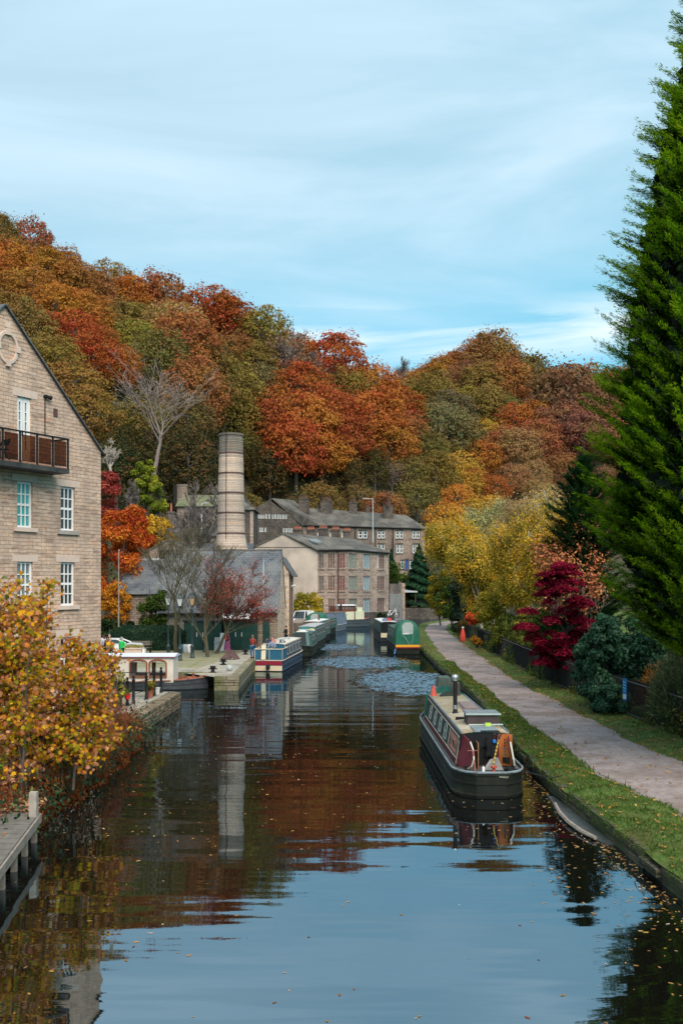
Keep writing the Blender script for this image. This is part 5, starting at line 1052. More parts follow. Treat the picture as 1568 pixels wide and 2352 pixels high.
# pram hood helper
def hood(par, y0, y1, w, z0, z1, mat, winm, name='canopy'):
    n = 14; prof = lambda y, s: [Vector((w*s*(-1 if k == 0 else 1 if k == n else -math.cos(math.pi*k/n)*1.0)*(1-.0), y, z0+(z1-z0)*s*(math.sin(math.pi*k/n)**.42 if 0 < k < n else 0))) for k in range(n+1)]
    mb = MB(); mb.loft([prof(y0, .97), prof(y0+.05, 1), prof(y1-.1, 1), prof(y1, .96)], True, True); c = mb.build(name, mat, par, local=True, smooth=True, sharp=50)
    wn = MB(); ww = w*.46; zc_ = z0+(z1-z0)*.45; wn.prism([Vector((-ww*.95, y0-.02, zc_)), Vector((ww*.95, y0-.02, zc_)), Vector((ww, y0-.02, z0+(z1-z0)*.8)), Vector((ww*.6, y0-.02, z0+(z1-z0)*.92)), Vector((-ww*.6, y0-.02, z0+(z1-z0)*.92)), Vector((-ww, y0-.02, z0+(z1-z0)*.8))], (0, .015, 0)); wn.build('clear_window', winm, c, local=True)
    return c
M_hood = paint('hood_green', (.008, .115, .07), .6, .2, 2); M_clear = paint('clear_vinyl', (.36, .42, .42), .2, .2, 3)
gh1 = thing('hooped_hood_boat', 'narrowboat with a green hooped hood in front of the yellow willow', 'narrowboat', (-3.1, 116, 0), R(-9))
hull(gh1, 11, 2.1, M_hullb, g=.8, near='square', rim=M_gg2, keel=-.3); hood(gh1, .2, 2.6, 1.15, .8, 2.85, M_hood, M_clear); side_wins(gh1, .95, .84, .8, 1.9, 3.2, 9.8, 4); cabin(gh1, 2.7, 10.3, .95, .84, .8, 1.9, M_gg2, M_gg2)
g2 = thing('grey_covered_boat', 'grey blue covered boat left of the cream tug', 'narrowboat', (-1.6, 129, 0), R(-12))
hull(g2, 8, 2.1, paint('hull_greyblue', (.12, .15, .18), .5, .2, 2), g=.8, near='square', rim=M_lead, keel=-.3); cabin(g2, .5, 7, .98, .7, .8, 2.3, paint('tarp_greyblue', (.12, .16, .22), .6, .3, 2), M_deckg, camber=.15)
# cream tug
tg = thing('cream_tug', 'cream tug with brown wheelhouse windows, black funnel and pink red deck edge', 'tug boat', (-1.9, 141.5, 0), R(-66))
tg_l = 6.6
hull(tg, tg_l, 2.4, paint('tug_black', (.05, .065, .075), .4, .2, 2), g=1.0, near='round', rim=None, sheer=.35, bowlen=2.6, keel=-.3, deckm=paint('tug_deck_red', (.50, .08, .09), .5, .1))
M_mint = paint('tug_cream', (.58, .62, .45), .4, .08, 2)
mb = MB(); mb.prism([Vector((-.95, .5, .98)), Vector((.95, .5, .98)), Vector((.95, 5.2, 1.1)), Vector((-.95, 5.2, 1.1))], (0, 0, 1.15)); mb.build('deckhouse', M_mint, tg, local=True)
mb = MB(); mb.prism([Vector((-.7, 4.2, 2.2)), Vector((.7, 4.2, 2.2)), Vector((.6, 5.1, 2.2)), Vector((-.6, 5.1, 2.2))], (0, 0, .55)); mb.build('fore_cabin', M_mint, tg, local=True)
mb = MB(); mb.box(-.9, .9, .6, 3.9, 2.22, 2.45)
for sg in (-1, 1):
    for y in np.linspace(.65, 3.75, 7): mb.box(sg*.88-.05, sg*.88+.05, y, y+.12, 2.45, 3.05)
for x in np.linspace(-.83, .73, 4): mb.box(x, x+.1, .62, .68, 2.45, 3.05); mb.box(x, x+.1, 3.80, 3.86, 2.45, 3.05)
mb.build('wheelhouse_frame', paint('varnish_brown', (.20, .055, .03), .4, .2, 4), tg, local=True); mb = MB(); mb.box(-.84, .84, .7, 3.8, 2.5, 3.0); mb.build('pane', M_glassg, tg, local=True)
mb = MB(); mb.loft([[Vector((-1.05, y, 3.06)), Vector((0, y, 3.2)), Vector((1.05, y, 3.06)), Vector((1.0, y, 3.04)), Vector((-1, y, 3.04))] for y in (1.3, 4.0)], True, True); mb.build('wheelhouse_roof', M_white, tg, local=True)
mb = MB(); mb.tube([(1.15, 1.5, 1.0), (1.15, 1.5, 3.2), (1.15, 1.5, 3.3)], [.13, .12, .15], 10); mb.build('funnel', M_iron, tg, local=True)
mb = MB(); mb.tube([(1.05, 3.7, 1.1), (1.0, 3.7, 3.0)], .07, 6); mb.build('brown_mast', M_brn, tg, local=True)
mb = MB()
for k in range(5): mb.tube([(.965, 2.0+k*.13, 1.65), (.965, 2.0+k*.13, 1.82)], .012, 4); mb.tube([(.965, 2.0+k*.13, 1.80), (.965, 2.07+k*.13, 1.74)], .01, 4)
mb.build('lettering', M_iron, tg, local=True)

# right hand moored boats ----------------------------------------------------
gb = thing('green_hooded_boat', 'dark green narrowboat with a tall clear windowed hood and yellow stern band', 'narrowboat', (5.85, 88, 0), R(1.5))
hull(gb, 13, 2.2, M_hullb, g=.82, near='square', rim=M_gg2, keel=-.3, deckm=M_gg2)
M_cabg = paint('cabin_moss_green', (.035, .085, .05), .5, .2, 2)
hood(gb, .15, 2.3, 1.08, .80, 3.0, M_hood, M_clear, name='hood'); side_wins(gb, 1.0, .88, .82, 2.1, 3.0, 11, 4); cabin(gb, 2.4, 12, 1.0, .88, .82, 2.1, M_cabg, M_cabg, rim=M_gg)
mb = MB(); mb.box(-1.08, 1.08, -.045, -.03, .66, .86); mb.build('stern_band', paint('band_yellow', (.75, .36, .02), .4, .05), gb, local=True, label='yellow stern band'); mb = MB(); mb.box(-1.08, 1.08, -.05, -.035, .56, .655); mb.build('stern_band', M_red, gb, local=True, label='thin red stern band')
mb = MB(); mb.tube([(-.45, .12, 1.75), (-.1, .05, 1.3), (.1, .08, .9)], .02, 5); mb.tube([(.5, .1, 1.7), (.42, .1, 1.1), (.2, .1, .9)], .015, 5); mb.build('hood_rope', M_lg, gb, local=True)
mb = MB(); mb.box(-.42, .12, .1, .13, 1.78, 1.84); mb.build('hood_zip', M_white, gb, local=True)
mb = MB(); mb.tube([(-1.1, -.1, .5), (-1.2, -.25, .05)], .07, 6); mb.build('fender', paint('fender_blue', (.03, .15, .35), .5, .1), gb, local=True)
bb = thing('black_cream_boat', 'black narrowboat with a cream stern plate beside the green hooded boat', 'narrowboat', (5.1, 106.5, 0), R(2))
hull(bb, 12, 2.1, paint('hull_black', (.012, .014, .018), .4, .2, 2), g=1.0, near='square', rim=M_iron, keel=-.3); cabin(bb, .9, 11, .95, .84, 1.0, 2.1, M_gg2, M_white, rim=M_lead, endm=M_glassd)
mb = MB(); mb.box(-.9, .3, -.055, -.035, .48, .95); mb.build('stern_plate', M_cream2, bb, local=True)
mb = MB()
for x in (-.95, -.93): mb.tube([(x, 0, .98), (-.85, .8, 2.1)], .03, 5)
mb.tube([(.6, .1, 1.0), (.6, .6, 2.1)], .03, 5); mb.build('stern_frame', M_iron, bb, local=True)
for nm, lab, x, y, col in (('red_box', 'red box on the roof of the black boat', .1, 2.0, (.5, .05, .04)), ('blue_grey_bag', 'blue grey bag on the roof of the black boat', -.35, 1.6, (.15, .2, .3)), ('black_crate', 'black crate on the roof of the black boat', .5, 3.0, (.02, .02, .03))):
    mb = MB(); mb.prism([Vector((x-.3, y-.3, 2.2)), Vector((x+.3, y-.3, 2.2)), Vector((x+.26, y+.3, 2.2)), Vector((x-.28, y+.3, 2.2))], (0, 0, .22)); mb.tube([(x-.2, y, 2.42), (x, y, 2.5), (x+.2, y, 2.42)], .02, 4); mb.box(x-.2, x+.2, y-.2, y+.2, 2.42, 2.46)
    mb.build(nm, paint(nm, col, .7, .2, 6), label=lab, cat=nm.split('_')[-1]).matrix_world = W[bb.name]
# bicycle lying on the roof
bk_ = thing('bicycle', 'white bicycle lying on the roof of the black boat', 'bicycle', tuple(W[bb.name] @ Vector((.6, 3.4, 2.45))), R(2))
for x in (-.5, .5):
    mb = MB(); mb.tube([(x+.32*math.cos(t), 0, .32+.32*math.sin(t)) for t in np.linspace(0, 2*math.pi, 17)], .03, 5); mb.build('wheel', M_iron, bk_, local=True)
mb = MB(); mb.tube([(-.5, 0, .32), (-.15, 0, .32), (-.25, 0, .8), (.3, 0, .85), (-.15, 0, .32)], .045, 5); mb.tube([(.5, 0, .32), (.35, 0, .95), (.25, 0, 1.02)], .045, 5); mb.tube([(-.5, 0, .32), (-.25, 0, .8), (-.27, 0, .95)], .04, 5); mb.build('frame', M_white, bk_, local=True)
mb = MB(); mb.box(-.42, -.15, -.06, .06, .94, 1.0); mb.build('saddle', M_iron, bk_, local=True)
mb = MB(); mb.tube([(.27, -.25, 1.02), (.27, .25, 1.02)], .025, 5); mb.build('handlebar', M_iron, bk_, local=True)

# cream wooden trip boat in the basin ------------------------------------------
M_cw = paint('cabin_offwhite', (.70, .66, .57), .5, .08, 2, dirt=((.45, .33, .2), .4)); M_rust = paint('deck_red_oxide', (.33, .12, .07), .7, .3, 3); M_arch = paint('arch_frame_brown', (.28, .09, .04), .5, .2, 3)
wbt = thing('cream_cabin_boat', 'long cream cabin boat with arched brown windows moored in the basin', 'boat', (-8.0, 59.9, 0), R(90))
# local +y points to -x world; bow at y=0 (near end 'bow')
hull(wbt, 17, 2.1, paint('hull_wood_black', (.035, .04, .045), .6, .3, 2, dirt=((.10, .11, .12), .6)), g=.50, near='bow', far='flat', rim=M_rust, deckm=M_rust, keel=-.3, bowlen=3.4, sheer=.22)
# cabin side nearest the camera is local x=-1 -> world y-; windows there
cab0, cab1, ca, cbz = 1.95, 14.0, .55, 1.98; NS = Vector((1, 0, 0))
def lw(mb, sgn, hs_):   # wall in local plane x = sgn*.95
    wall(mb, (sgn*.92, cab1, 0), Vector((0, -1, 0)), (sgn, 0, 0), [(0, cbz), (cab1-cab0, cbz)], hs_, z0=ca-.1, depth=.05)
hsw = []
for a in (.42, 1.57): hsw.append((cab1-cab0-a-1.0, cab1-cab0-a, .76, 1.66))
hsw.append((1.2, 7.6, .9, 1.98-.001))
mb = MB()
for sg in (-1, 1): lw(mb, sg, hsw)
mb.quad((-.92, cab0, ca-.1), (.92, cab0, ca-.1), (.92, cab0, cbz), (-.92, cab0, cbz)); mb.build('cabin', M_cw, wbt, local=True)
for sg in (-1, 1):
    for h in hsw[:2]:
        ya, yb = cab1-h[1], cab1-h[0]; ym = (ya+yb)/2; rad_ = (yb-ya)/2
        outer = [(ya, .76), (ya, 1.58)]+[(ym-rad_*math.cos(t), 1.58+.22*math.sin(t)) for t in np.linspace(.2, math.pi-.2, 7)]+[(yb, 1.58), (yb, .76)]
        fr_ = MB(); fr_.tube([(sg*.935, y, z) for y, z in outer+[outer[0]]], .055, 5); fo = fr_.build('arched_window', M_arch, wbt, local=True)
        ar = MB(); ar.add([(sg*.922, y, z) for y, z in outer[1:-1]], [tuple(range(len(outer)-2))]) if False else None
mb = MB(); cc_ = [Vector((-1.02, 0, 2.0)), Vector((0, 0, 2.14)), Vector((1.02, 0, 2.0)), Vector((1.02, 0, 1.96)), Vector((-1.02, 0, 1.96))]
mb.loft([[p+Vector((0, y, 0)) for p in cc_] for y in (cab0-.12, 8.2)], True, True); mb.loft([[p+Vector((0, y, -.06)) for p in cc_] for y in (8.25, cab1+.2)], True, True); mb.build('roof', paint('roof_lilac_white', (.62, .63, .72), .5, .06, 2), wbt, local=True)
mb = MB()
for sg in (-1, 1): mb.tube([(sg*1.0, cab0-.12, 1.95), (sg*1.0, 8.2, 1.95)], .03, 5); mb.tube([(sg*1.0, 8.25, 1.89), (sg*1.0, cab1+.2, 1.89)], .03, 5)
mb.build('roof_trim', paint('trim_dark_red', (.20, .03, .03), .5, .1), wbt, local=True)
mb = MB(); mb.lathe([(.05, .5), (.05, .85), (.09, .87), (.09, .92)], (0, .9, 0), 8)
for k in range(6): mb.tube([(rr.uniform(-.3, .3), rr.uniform(.6, 1.8), .56), (rr.uniform(-.3, .3), rr.uniform(.6, 1.8), .72)], .04, 5)
mb.build('bow_fittings', M_rust, wbt, local=True)
mb = MB(); mb.prism([Vector((-.25, .5, .72)), Vector((0, .02, .76)), Vector((.25, .5, .72))], (0, 0, .07)); mb.build('bow_plate', M_rust, wbt, local=True)
# ------------------------------------------------------------------ vegetation
def crown_mesh(name, seed, rx=6.5, rz=6.5, clumps=46, per=95, ls=.48, flat=.75, tmpl=T_QUAD, cr=(.20, .36), low=-.75, spread=.5, shape=0, stray=0):
    rng = np.random.default_rng(seed)
    d = nrm(rng.normal(size=(clumps*3, 3))); d = d[d[:, 2] > low][:clumps]
    k = rng.uniform(spread, .9, len(d))[:, None]; cc = d*k*np.array([rx, rx, rz])
    if shape: cc[:, :2] *= (1-.55*np.clip(cc[:, 2:3]/rz, 0, 1))**shape
    r = rng.uniform(cr[0], cr[1], len(d))*rx
    P = []; Nn = []
    for c, ri in zip(cc, r):
        m_ = int(per*(ri/(rx*.28))**2); dd = nrm(rng.normal(size=(m_, 3))+np.array([0, 0, .35])+c/np.linalg.norm(c)*.55)
        rr_ = ri*rng.uniform(.72, 1.1, (m_, 1)); P.append(c+dd*rr_*np.array([1, 1, flat])); Nn.append(dd+rng.normal(size=(m_, 3))*.38+np.array([0, 0, .25]))
    if stray:
        m_ = int(sum(len(p) for p in P)*stray); dd = nrm(rng.normal(size=(m_, 3))); dd = dd[dd[:, 2] > low]; ph = rng.uniform(0, 6, 4)
        lum = 1+.10*np.sin(dd[:, 0]*5+ph[0])*np.sin(dd[:, 1]*4+ph[1])+.08*np.sin(dd[:, 2]*7+ph[2])
        P.append(dd*np.array([rx, ry_ if False else rx, rz])*(lum*rng.uniform(.72, 1.08, len(dd)))[:, None]); Nn.append(dd+rng.normal(size=dd.shape)*.5+np.array([0, 0, .3]))
    P = np.concatenate(P); Nn = np.concatenate(Nn)
    return leaf_mesh(name, P, Nn, ls*rng.uniform(.55, 1.25, len(P)), tmpl, rng)
def branch_paths(rng, base, height, spread, levels=4, n0=5, trunk_r=.2, split=.35, up=.5, kids_=3, wig=.12, minr=.012, first=0.25, lean=(0, 0, 0), shrink=.62):
    """returns (list of (path, radii)), tips array"""
    segs = []; tips = []
    def grow(p, d, L, r, lv):
        n = max(3, int(5-lv*.6)); path = [p]; rad_ = [r]; q = p.copy(); dd = d.copy()
        for i in range(n):
            dd = unitv(dd+Vector(rng.normal(size=3)*wig)+Vector((0, 0, .06*up))); q = q+dd*(L/n); path.append(q.copy()); rad_.append(max(minr, r*(1-.55*(i+1)/n)))
        segs.append((path, rad_))
        if lv >= levels: tips.append((path[-1], dd)); tips.append((path[-2], dd)); return
        k = kids_ if lv > 0 else n0
        for j in range(k):
            t = rng.uniform(split, 1.0) if lv > 0 else rng.uniform(first, 1.0)
            fi = t*(len(path)-1); i0 = min(int(fi), len(path)-2); pp = path[i0].lerp(path[i0+1], fi-i0)
            a = rng.uniform(0, 2*math.pi); side = unitv(Vector((math.cos(a), math.sin(a), 0)))
            nd = unitv(dd*(1.0-spread)+side*spread+Vector((0, 0, up*.35))); grow(pp, nd, L*shrink*rng.uniform(.75, 1.1), max(minr, rad_[i0]*.62), lv+1)
        grow(path[-1], unitv(dd+Vector(rng.normal(size=3)*.15)), L*shrink, rad_[-1], lv+1)
    grow(Vector(base), unitv(Vector((0, 0, 1))+Vector(lean)), height*.42, trunk_r, 0)
    return segs, tips
def wood_mesh(segs, n=5):
    mb = MB()
    for path, rad_ in segs:
        m_ = n if rad_[0] > .06 else 3; mb.tube(path, rad_, m_, cap=False)
    return mb
# --- variants shared by the woodland
V_round = [crown_mesh('crown_round', 10+i, clumps=120+6*i, per=98, ls=.27, cr=(.11, .24), stray=.3) for i in range(4)]
V_beech = [crown_mesh('crown_layered', 30+i, rx=6.8, rz=5.9, clumps=130, per=84, ls=.265, flat=.5, cr=(.12, .25), stray=.35) for i in range(4)]
V_tall = [crown_mesh('crown_tall', 50+i, rx=5.2, rz=7.5, clumps=100, per=80, ls=.28, flat=.9, shape=.7, cr=(.13, .26), stray=.25) for i in range(3)]
V_open = [crown_mesh('crown_open', 60+i, rx=6.2, rz=6.0, clumps=110, per=26, ls=.28, cr=(.10, .22), flat=.8, stray=.5) for i in range(2)]
def trunk_mesh(seed, tall=7):
    rng = np.random.default_rng(seed); mb = MB(); mb.tube([(0, 0, -7.5), (.1, .05, -3), (0, 0, 1), (.1, 0, 4)], [.42, .32, .24, .1], 6, cap=False)
    for k in range(7):
        a = rng.uniform(0, 6.28); z = rng.uniform(-3, 2); L = rng.uniform(3, 5); mb.tube([(0, 0, z), (math.cos(a)*L*.5, math.sin(a)*L*.5, z+L*.45), (math.cos(a)*L, math.sin(a)*L, z+L*.8)], [.16, .10, .03], 4, cap=False)
    o = mb.build('trunk', M_bark); me = o.data; bpy.data.objects.remove(o); return me
V_trunk = [trunk_mesh(i) for i in range(3)]
def twig_mesh(seed):
    rng = np.random.default_rng(seed); segs, tips = branch_paths(rng, (0, 0, -6), 14, .5, levels=4, n0=7, kids_=4, trunk_r=.28, minr=.03, wig=.1, up=.8, first=.3)
    o = wood_mesh(segs, 5).build('twigs', M_barkg, uv=False); me = o.data; bpy.data.objects.remove(o); return me
V_twig = [twig_mesh(i) for i in (2, 5)]
COL = {'M': (.21, .10, .068), 'O': (.42, .15, .034), 'R': (.35, .078, .028), 'B': (.30, .125, .052), 'G': (.23, .175, .045), 'Y': (.52, .28, .04), 'D': (.028, .05, .024), 'P': (.25, .135, .105), 'T': (.36, .20, .09), 'K': (.15, .135, .042), 'S': (.14, .145, .075), 'L': (.24, .23, .04)}
CNAME = {'M': 'mauve brown', 'O': 'orange', 'R': 'deep red', 'B': 'russet brown', 'G': 'olive green', 'Y': 'golden', 'D': 'dark evergreen', 'P': 'purple brown twiggy', 'T': 'tan', 'K': 'dark olive', 'S': 'grey green', 'L': 'yellow green'}
HT = []   # (u, v, width px, colour)
HT += [(25, 520, 90, 'K'), (70, 575, 90, 'B'), (125, 575, 80, 'B'), (190, 590, 100, 'B'), (262, 612, 70, 'P'), (300, 650, 90, 'B'), (345, 640, 55, 'K'), (385, 655, 60, 'B'), (455, 665, 70, 'P'), (510, 690, 80, 'B'), (565, 705, 60, 'P'), (610, 725, 80, 'O'), (655, 745, 70, 'B'), (700, 755, 70, 'O'), (770, 800, 90, 'K'), (730, 790, 60, 'O'), (845, 850, 80, 'B'), (890, 850, 70, 'O')]
HT += [(20, 640, 120, 'O'), (75, 690, 120, 'O'), (115, 640, 110, 'O'), (170, 670, 100, 'B'), (225, 690, 90, 'B'), (250, 670, 90, 'G'), (305, 705, 100, 'O'), (365, 710, 110, 'B'), (420, 700, 90, 'B'), (470, 735, 120, 'R'), (530, 760, 110, 'R'), (600, 790, 120, 'G'), (640, 775, 90, 'O'), (700, 800, 100, 'O'), (560, 735, 80, 'G')]
HT += [(55, 770, 110, 'G'), (20, 740, 100, 'G'), (130, 735, 120, 'O'), (195, 740, 100, 'O'), (170, 800, 120, 'R'), (215, 850, 110, 'R'), (265, 860, 100, 'O'), (290, 760, 100, 'G'), (310, 810, 100, 'L'), (345, 770, 100, 'G'), (130, 860, 120, 'G'), (95, 800, 100, 'G'), (170, 920, 130, 'G'), (205, 980, 120, 'G'), (400, 790, 140, 'T'), (430, 830, 150, 'B'), (370, 850, 120, 'K'), (470, 890, 140, 'K')]
HT += [(540, 820, 90, 'B'), (590, 860, 90, 'K'), (600, 910, 100, 'S'), (520, 930, 130, 'G'), (450, 930, 130, 'B'), (430, 985, 120, 'K'), (545, 985, 100, 'G'), (655, 850, 120, 'P'), (700, 880, 100, 'P'), (690, 930, 120, 'R'), (640, 1000, 120, 'R'), (705, 1010, 140, 'O'), (760, 985, 140, 'R'), (790, 1040, 120, 'R'), (680, 1070, 130, 'R'), (740, 1070, 110, 'O'), (620, 950, 90, 'O')]
HT += [(770, 850, 120, 'R'), (800, 920, 110, 'G'), (830, 860, 120, 'R'), (860, 920, 120, 'O'), (850, 990, 130, 'O'), (900, 960, 110, 'R'), (895, 1040, 110, 'O'), (880, 900, 90, 'O'), (920, 880, 90, 'O'), (750, 830, 80, 'B'), (930, 1010, 90, 'B')]
HT += [(955, 880, 90, 'O'), (975, 815, 75, 'B'), (1010, 830, 75, 'B'), (1045, 815, 80, 'B'), (1085, 800, 90, 'B'), (1120, 785, 100, 'B'), (1165, 810, 90, 'P'), (1215, 885, 115, 'K'), (1280, 850, 90, 'B'), (1260, 880, 80, 'B'), (1350, 880, 110, 'O'), (1395, 870, 90, 'B'), (1440, 880, 110, 'B'), (1310, 950, 160, 'M'), (1370, 960, 130, 'M'), (1245, 910, 70, 'P'), (1290, 1000, 110, 'M'), (1340, 1020, 110, 'M'), (1135, 850, 110, 'G'), (1105, 860, 90, 'B'), (1160, 900, 110, 'B'), (1110, 910, 100, 'G'), (1065, 900, 90, 'M'), (1015, 880, 80, 'O'), (1000, 930, 100, 'G'), (950, 935, 100, 'G'), (940, 985, 100, 'K'), (1070, 950, 90, 'G'), (1110, 960, 100, 'G'), (1040, 960, 90, 'S'), (1180, 985, 80, 'O'), (1225, 985, 90, 'O'), (1150, 960, 80, 'K'), (1240, 1030, 90, 'B'), (1010, 1010, 120, 'S'), (1060, 1030, 110, 'S'), (980, 1060, 90, 'K'), (1110, 1020, 90, 'Y'), (1150, 1040, 90, 'B'), (1190, 1050, 90, 'T'), (1045, 1110, 100, 'Y'), (1000, 1110, 90, 'K'), (945, 1100, 80, 'K'), (1400, 1010, 100, 'T'), (1450, 960, 120, 'B'), (1100, 1070, 90, 'O')]
HT += [(280, 1060, 90, 'D'), (440, 1080, 120, 'D'), (500, 1060, 110, 'D'), (360, 1060, 100, 'D'), (620, 1110, 90, 'D'), (585, 1080, 80, 'D'), (860, 1090, 80, 'D'), (900, 1110, 60, 'P'), (560, 1050, 80, 'K'), (810, 1110, 80, 'D'), (330, 990, 100, 'K'), (410, 1040, 100, 'D')]
rngH = random.Random(11); trees = []
def find_y(u, v, wpx):
    for yy in np.arange(228 if 560 < u < 1010 else 162, 520, 2.5):
        x = (u-UC)*yy/F; h_ = wpx*yy/F*.62
        vv = VH-F*(gz(x, yy)+h_*.95-EYE)/yy
        if vv <= v: return yy
    return 430.0
def zone(u, v):
    if u > 930:
        a = 'on the right hand hill'; 
        if v < 840: a += ' skyline'
        elif v < 960: a += "'s upper slope"
        else: a += "'s lower slope"
        b = 'near the notch' if u < 1010 else 'under the summit' if u < 1180 else 'left of the big conifer' if u < 1330 else 'behind the big conifer'
        return a, b
    rv = np.interp(u, [0, 250, 700, 930], [520, 600, 745, 850])
    a = 'on the left hill skyline' if v < rv+45 else 'high on the left hill' if v < rv+150 else 'midway down the left hill' if v < rv+330 else 'at the foot of the left hill'
    b = 'above the apartment gable' if u < 150 else "right of the gable's slope" if u < 290 else 'by the bare pale tree' if u < 420 else 'left of the mill chimney' if u < 530 else 'right of the mill chimney' if u < 680 else 'above the terrace gable' if u < 800 else 'above the terrace chimneys'
    return a, b
placed = []
def add_tree(u, v, wpx, key, yy=None, gi=None):
    yy = yy or find_y(u, v, wpx); x = (u-UC)*yy/F; wid = wpx*yy/F*1.24; g_ = gz(x, yy)
    sc = wid/13.0; hgt = 7.4*sc
    placed.append((u, v, yy, x, wid, key)); return dict(u=u, v=v, x=x, y=yy, z=g_, sc=sc, key=key, h=hgt, w=wpx)
specs = [add_tree(*t) for t in HT]
# fill the rest of the slopes with trees coloured like their neighbours
for k in range(2600):
    if len(specs) >= 292: break
    yy = rngH.uniform(150, 470); u = rngH.uniform(-260, 1700); x = (u-UC)*yy/F
    g_ = gz(x, yy)
    if g_ < 13 or (yy > 345 and u < 880): continue
    sz = rngH.uniform(10, 14) if yy < 320 else rngH.uniform(13, 17)
    if any((x-p[3])**2+(yy-p[2])**2 < ((sz+p[4])*.36)**2 for p in placed): continue
    vv = VH-F*(g_+sz*.6-EYE)/yy
    nb_ = min(HT, key=lambda t: (t[0]-u)**2+(t[1]-vv)**2); key = nb_[3] if nb_[3] != 'P' else 'B'
    if nb_[3] == 'D' and yy > 215: key = 'K'
    placed.append((u, vv, yy, x, sz, key)); specs.append(dict(u=u, v=vv, x=x, y=yy, z=g_, sc=sz/13, key=key, h=7.4*sz/13, w=sz*F/yy))
print('hill trees', len(specs))
from collections import defaultdict
byl = defaultdict(list)
for s_ in specs:
    a, b = zone(s_['u'], s_['v']); byl[(s_['key'], a, b)].append(s_)
for (key, a, b), L_ in byl.items():
    L_.sort(key=lambda s_: s_['u'])
    for i, s_ in enumerate(L_):
        base = f"{CNAME[key]} tree {a}, {b}"
        if len(L_) > 1:
            od = ['leftmost', 'second', 'third', 'fourth', 'fifth', 'sixth', 'seventh', 'eighth', 'ninth', 'tenth', 'eleventh', 'twelfth']
            w_ = 'leftmost' if i == 0 else 'rightmost' if i == len(L_)-1 else od[min(i, 11)]
            base = f"{w_} {base}".replace('left of the big conifer', 'left of the conifer').replace('behind the big conifer', 'behind the conifer').replace('purple brown twiggy', 'purple twiggy')
        s_['label'] = base; s_['grp'] = f"{CNAME[key]} trees {a}"
for i, s_ in enumerate(specs):
    key = s_['key']; rr_ = random.Random(i*7+1)
    nm = {'D': 'evergreen_tree', 'P': 'bare_twigged_tree'}.get(key, 'autumn_tree' if key in 'OBYTR' else 'oak_tree' if key in 'GK' else 'woodland_tree')
    sc = s_['sc']; t = thing(nm, s_['label'], 'tree', (s_['x'], s_['y'], s_['z']), rr_.uniform(0, 6.28), s_['grp'])
    zc_ = s_['h']*1.02
    t.scale = (1, 1, 1)
    if key == 'D': me = V_tall[i % 3]
    elif key in 'ORM': me = V_beech[i % 4]
    elif key == 'P': me = V_open[i % 2]
    else: me = (V_round+V_beech[:2])[i % 6]
    c = COL[key]; j = [rr_.uniform(.85, 1.15) for _ in range(3)]; cl = tuple(max(0, min(1, a*b)) for a, b in zip(c, j))
    o = mobj('crown', me, M_fol, t, color=cl); o.location = (0, 0, zc_); o.scale = (sc*rr_.uniform(.92, 1.1), sc*rr_.uniform(.92, 1.1), sc*rr_.uniform(.9, 1.15))
    tm = V_trunk[i % 3]; o2 = mobj('trunk', tm, M_bark, t); o2.location = (0, 0, zc_); o2.scale = (sc, sc, sc)
    if key == 'P': o3 = mobj('branches', V_twig[i % 2], M_barkg, t); o3.location = (0, 0, zc_-.5); o3.scale = (sc*1.05, sc*1.05, sc)

# scrub and undergrowth that reads as a mass on the slopes
def scatter_on(fn, n, seed, xr, yr, ls, hz, cond):
    rng = np.random.default_rng(seed); P = []; 
    while len(P) < n:
        x = rng.uniform(*xr); y = rng.uniform(*yr); z = gz(x, y)
        if cond(x, y, z): P.append((x, y, z+rng.uniform(0, hz)*(.5+.5*math.sin(x*.7)*math.sin(y*.5+x*.2))))
    return np.array(P)
rng = np.random.default_rng(77)
P = scatter_on(None, 30000, 5, (-52, 60), (118, 262), .4, 2.8, lambda x, y, z: z > 2.2 and not (-24 < x < -10 and 146 < y < 158) and not (-20 < x < 19 and 201 < y < 222) and not (-26 < x < -14 and 124 < y < 136) and x > -60)
und = leaf_mesh('undergrowth', P, rng.normal(size=P.shape)*.5+np.array([0, -.4, .8]), .42*rng.uniform(.5, 1.2, len(P)), T_QUAD, rng)
mobj('undergrowth', und, leaves_ramp('scrub', [(.0, (.03, .045, .018)), (.4, (.06, .07, .025)), (.6, (.12, .10, .05)), (.8, (.16, .085, .04)), (1, (.28, .15, .03))], patch=.12, mixn=.75), kind='stuff', label='mixed scrub and brambles covering the lower hillside')

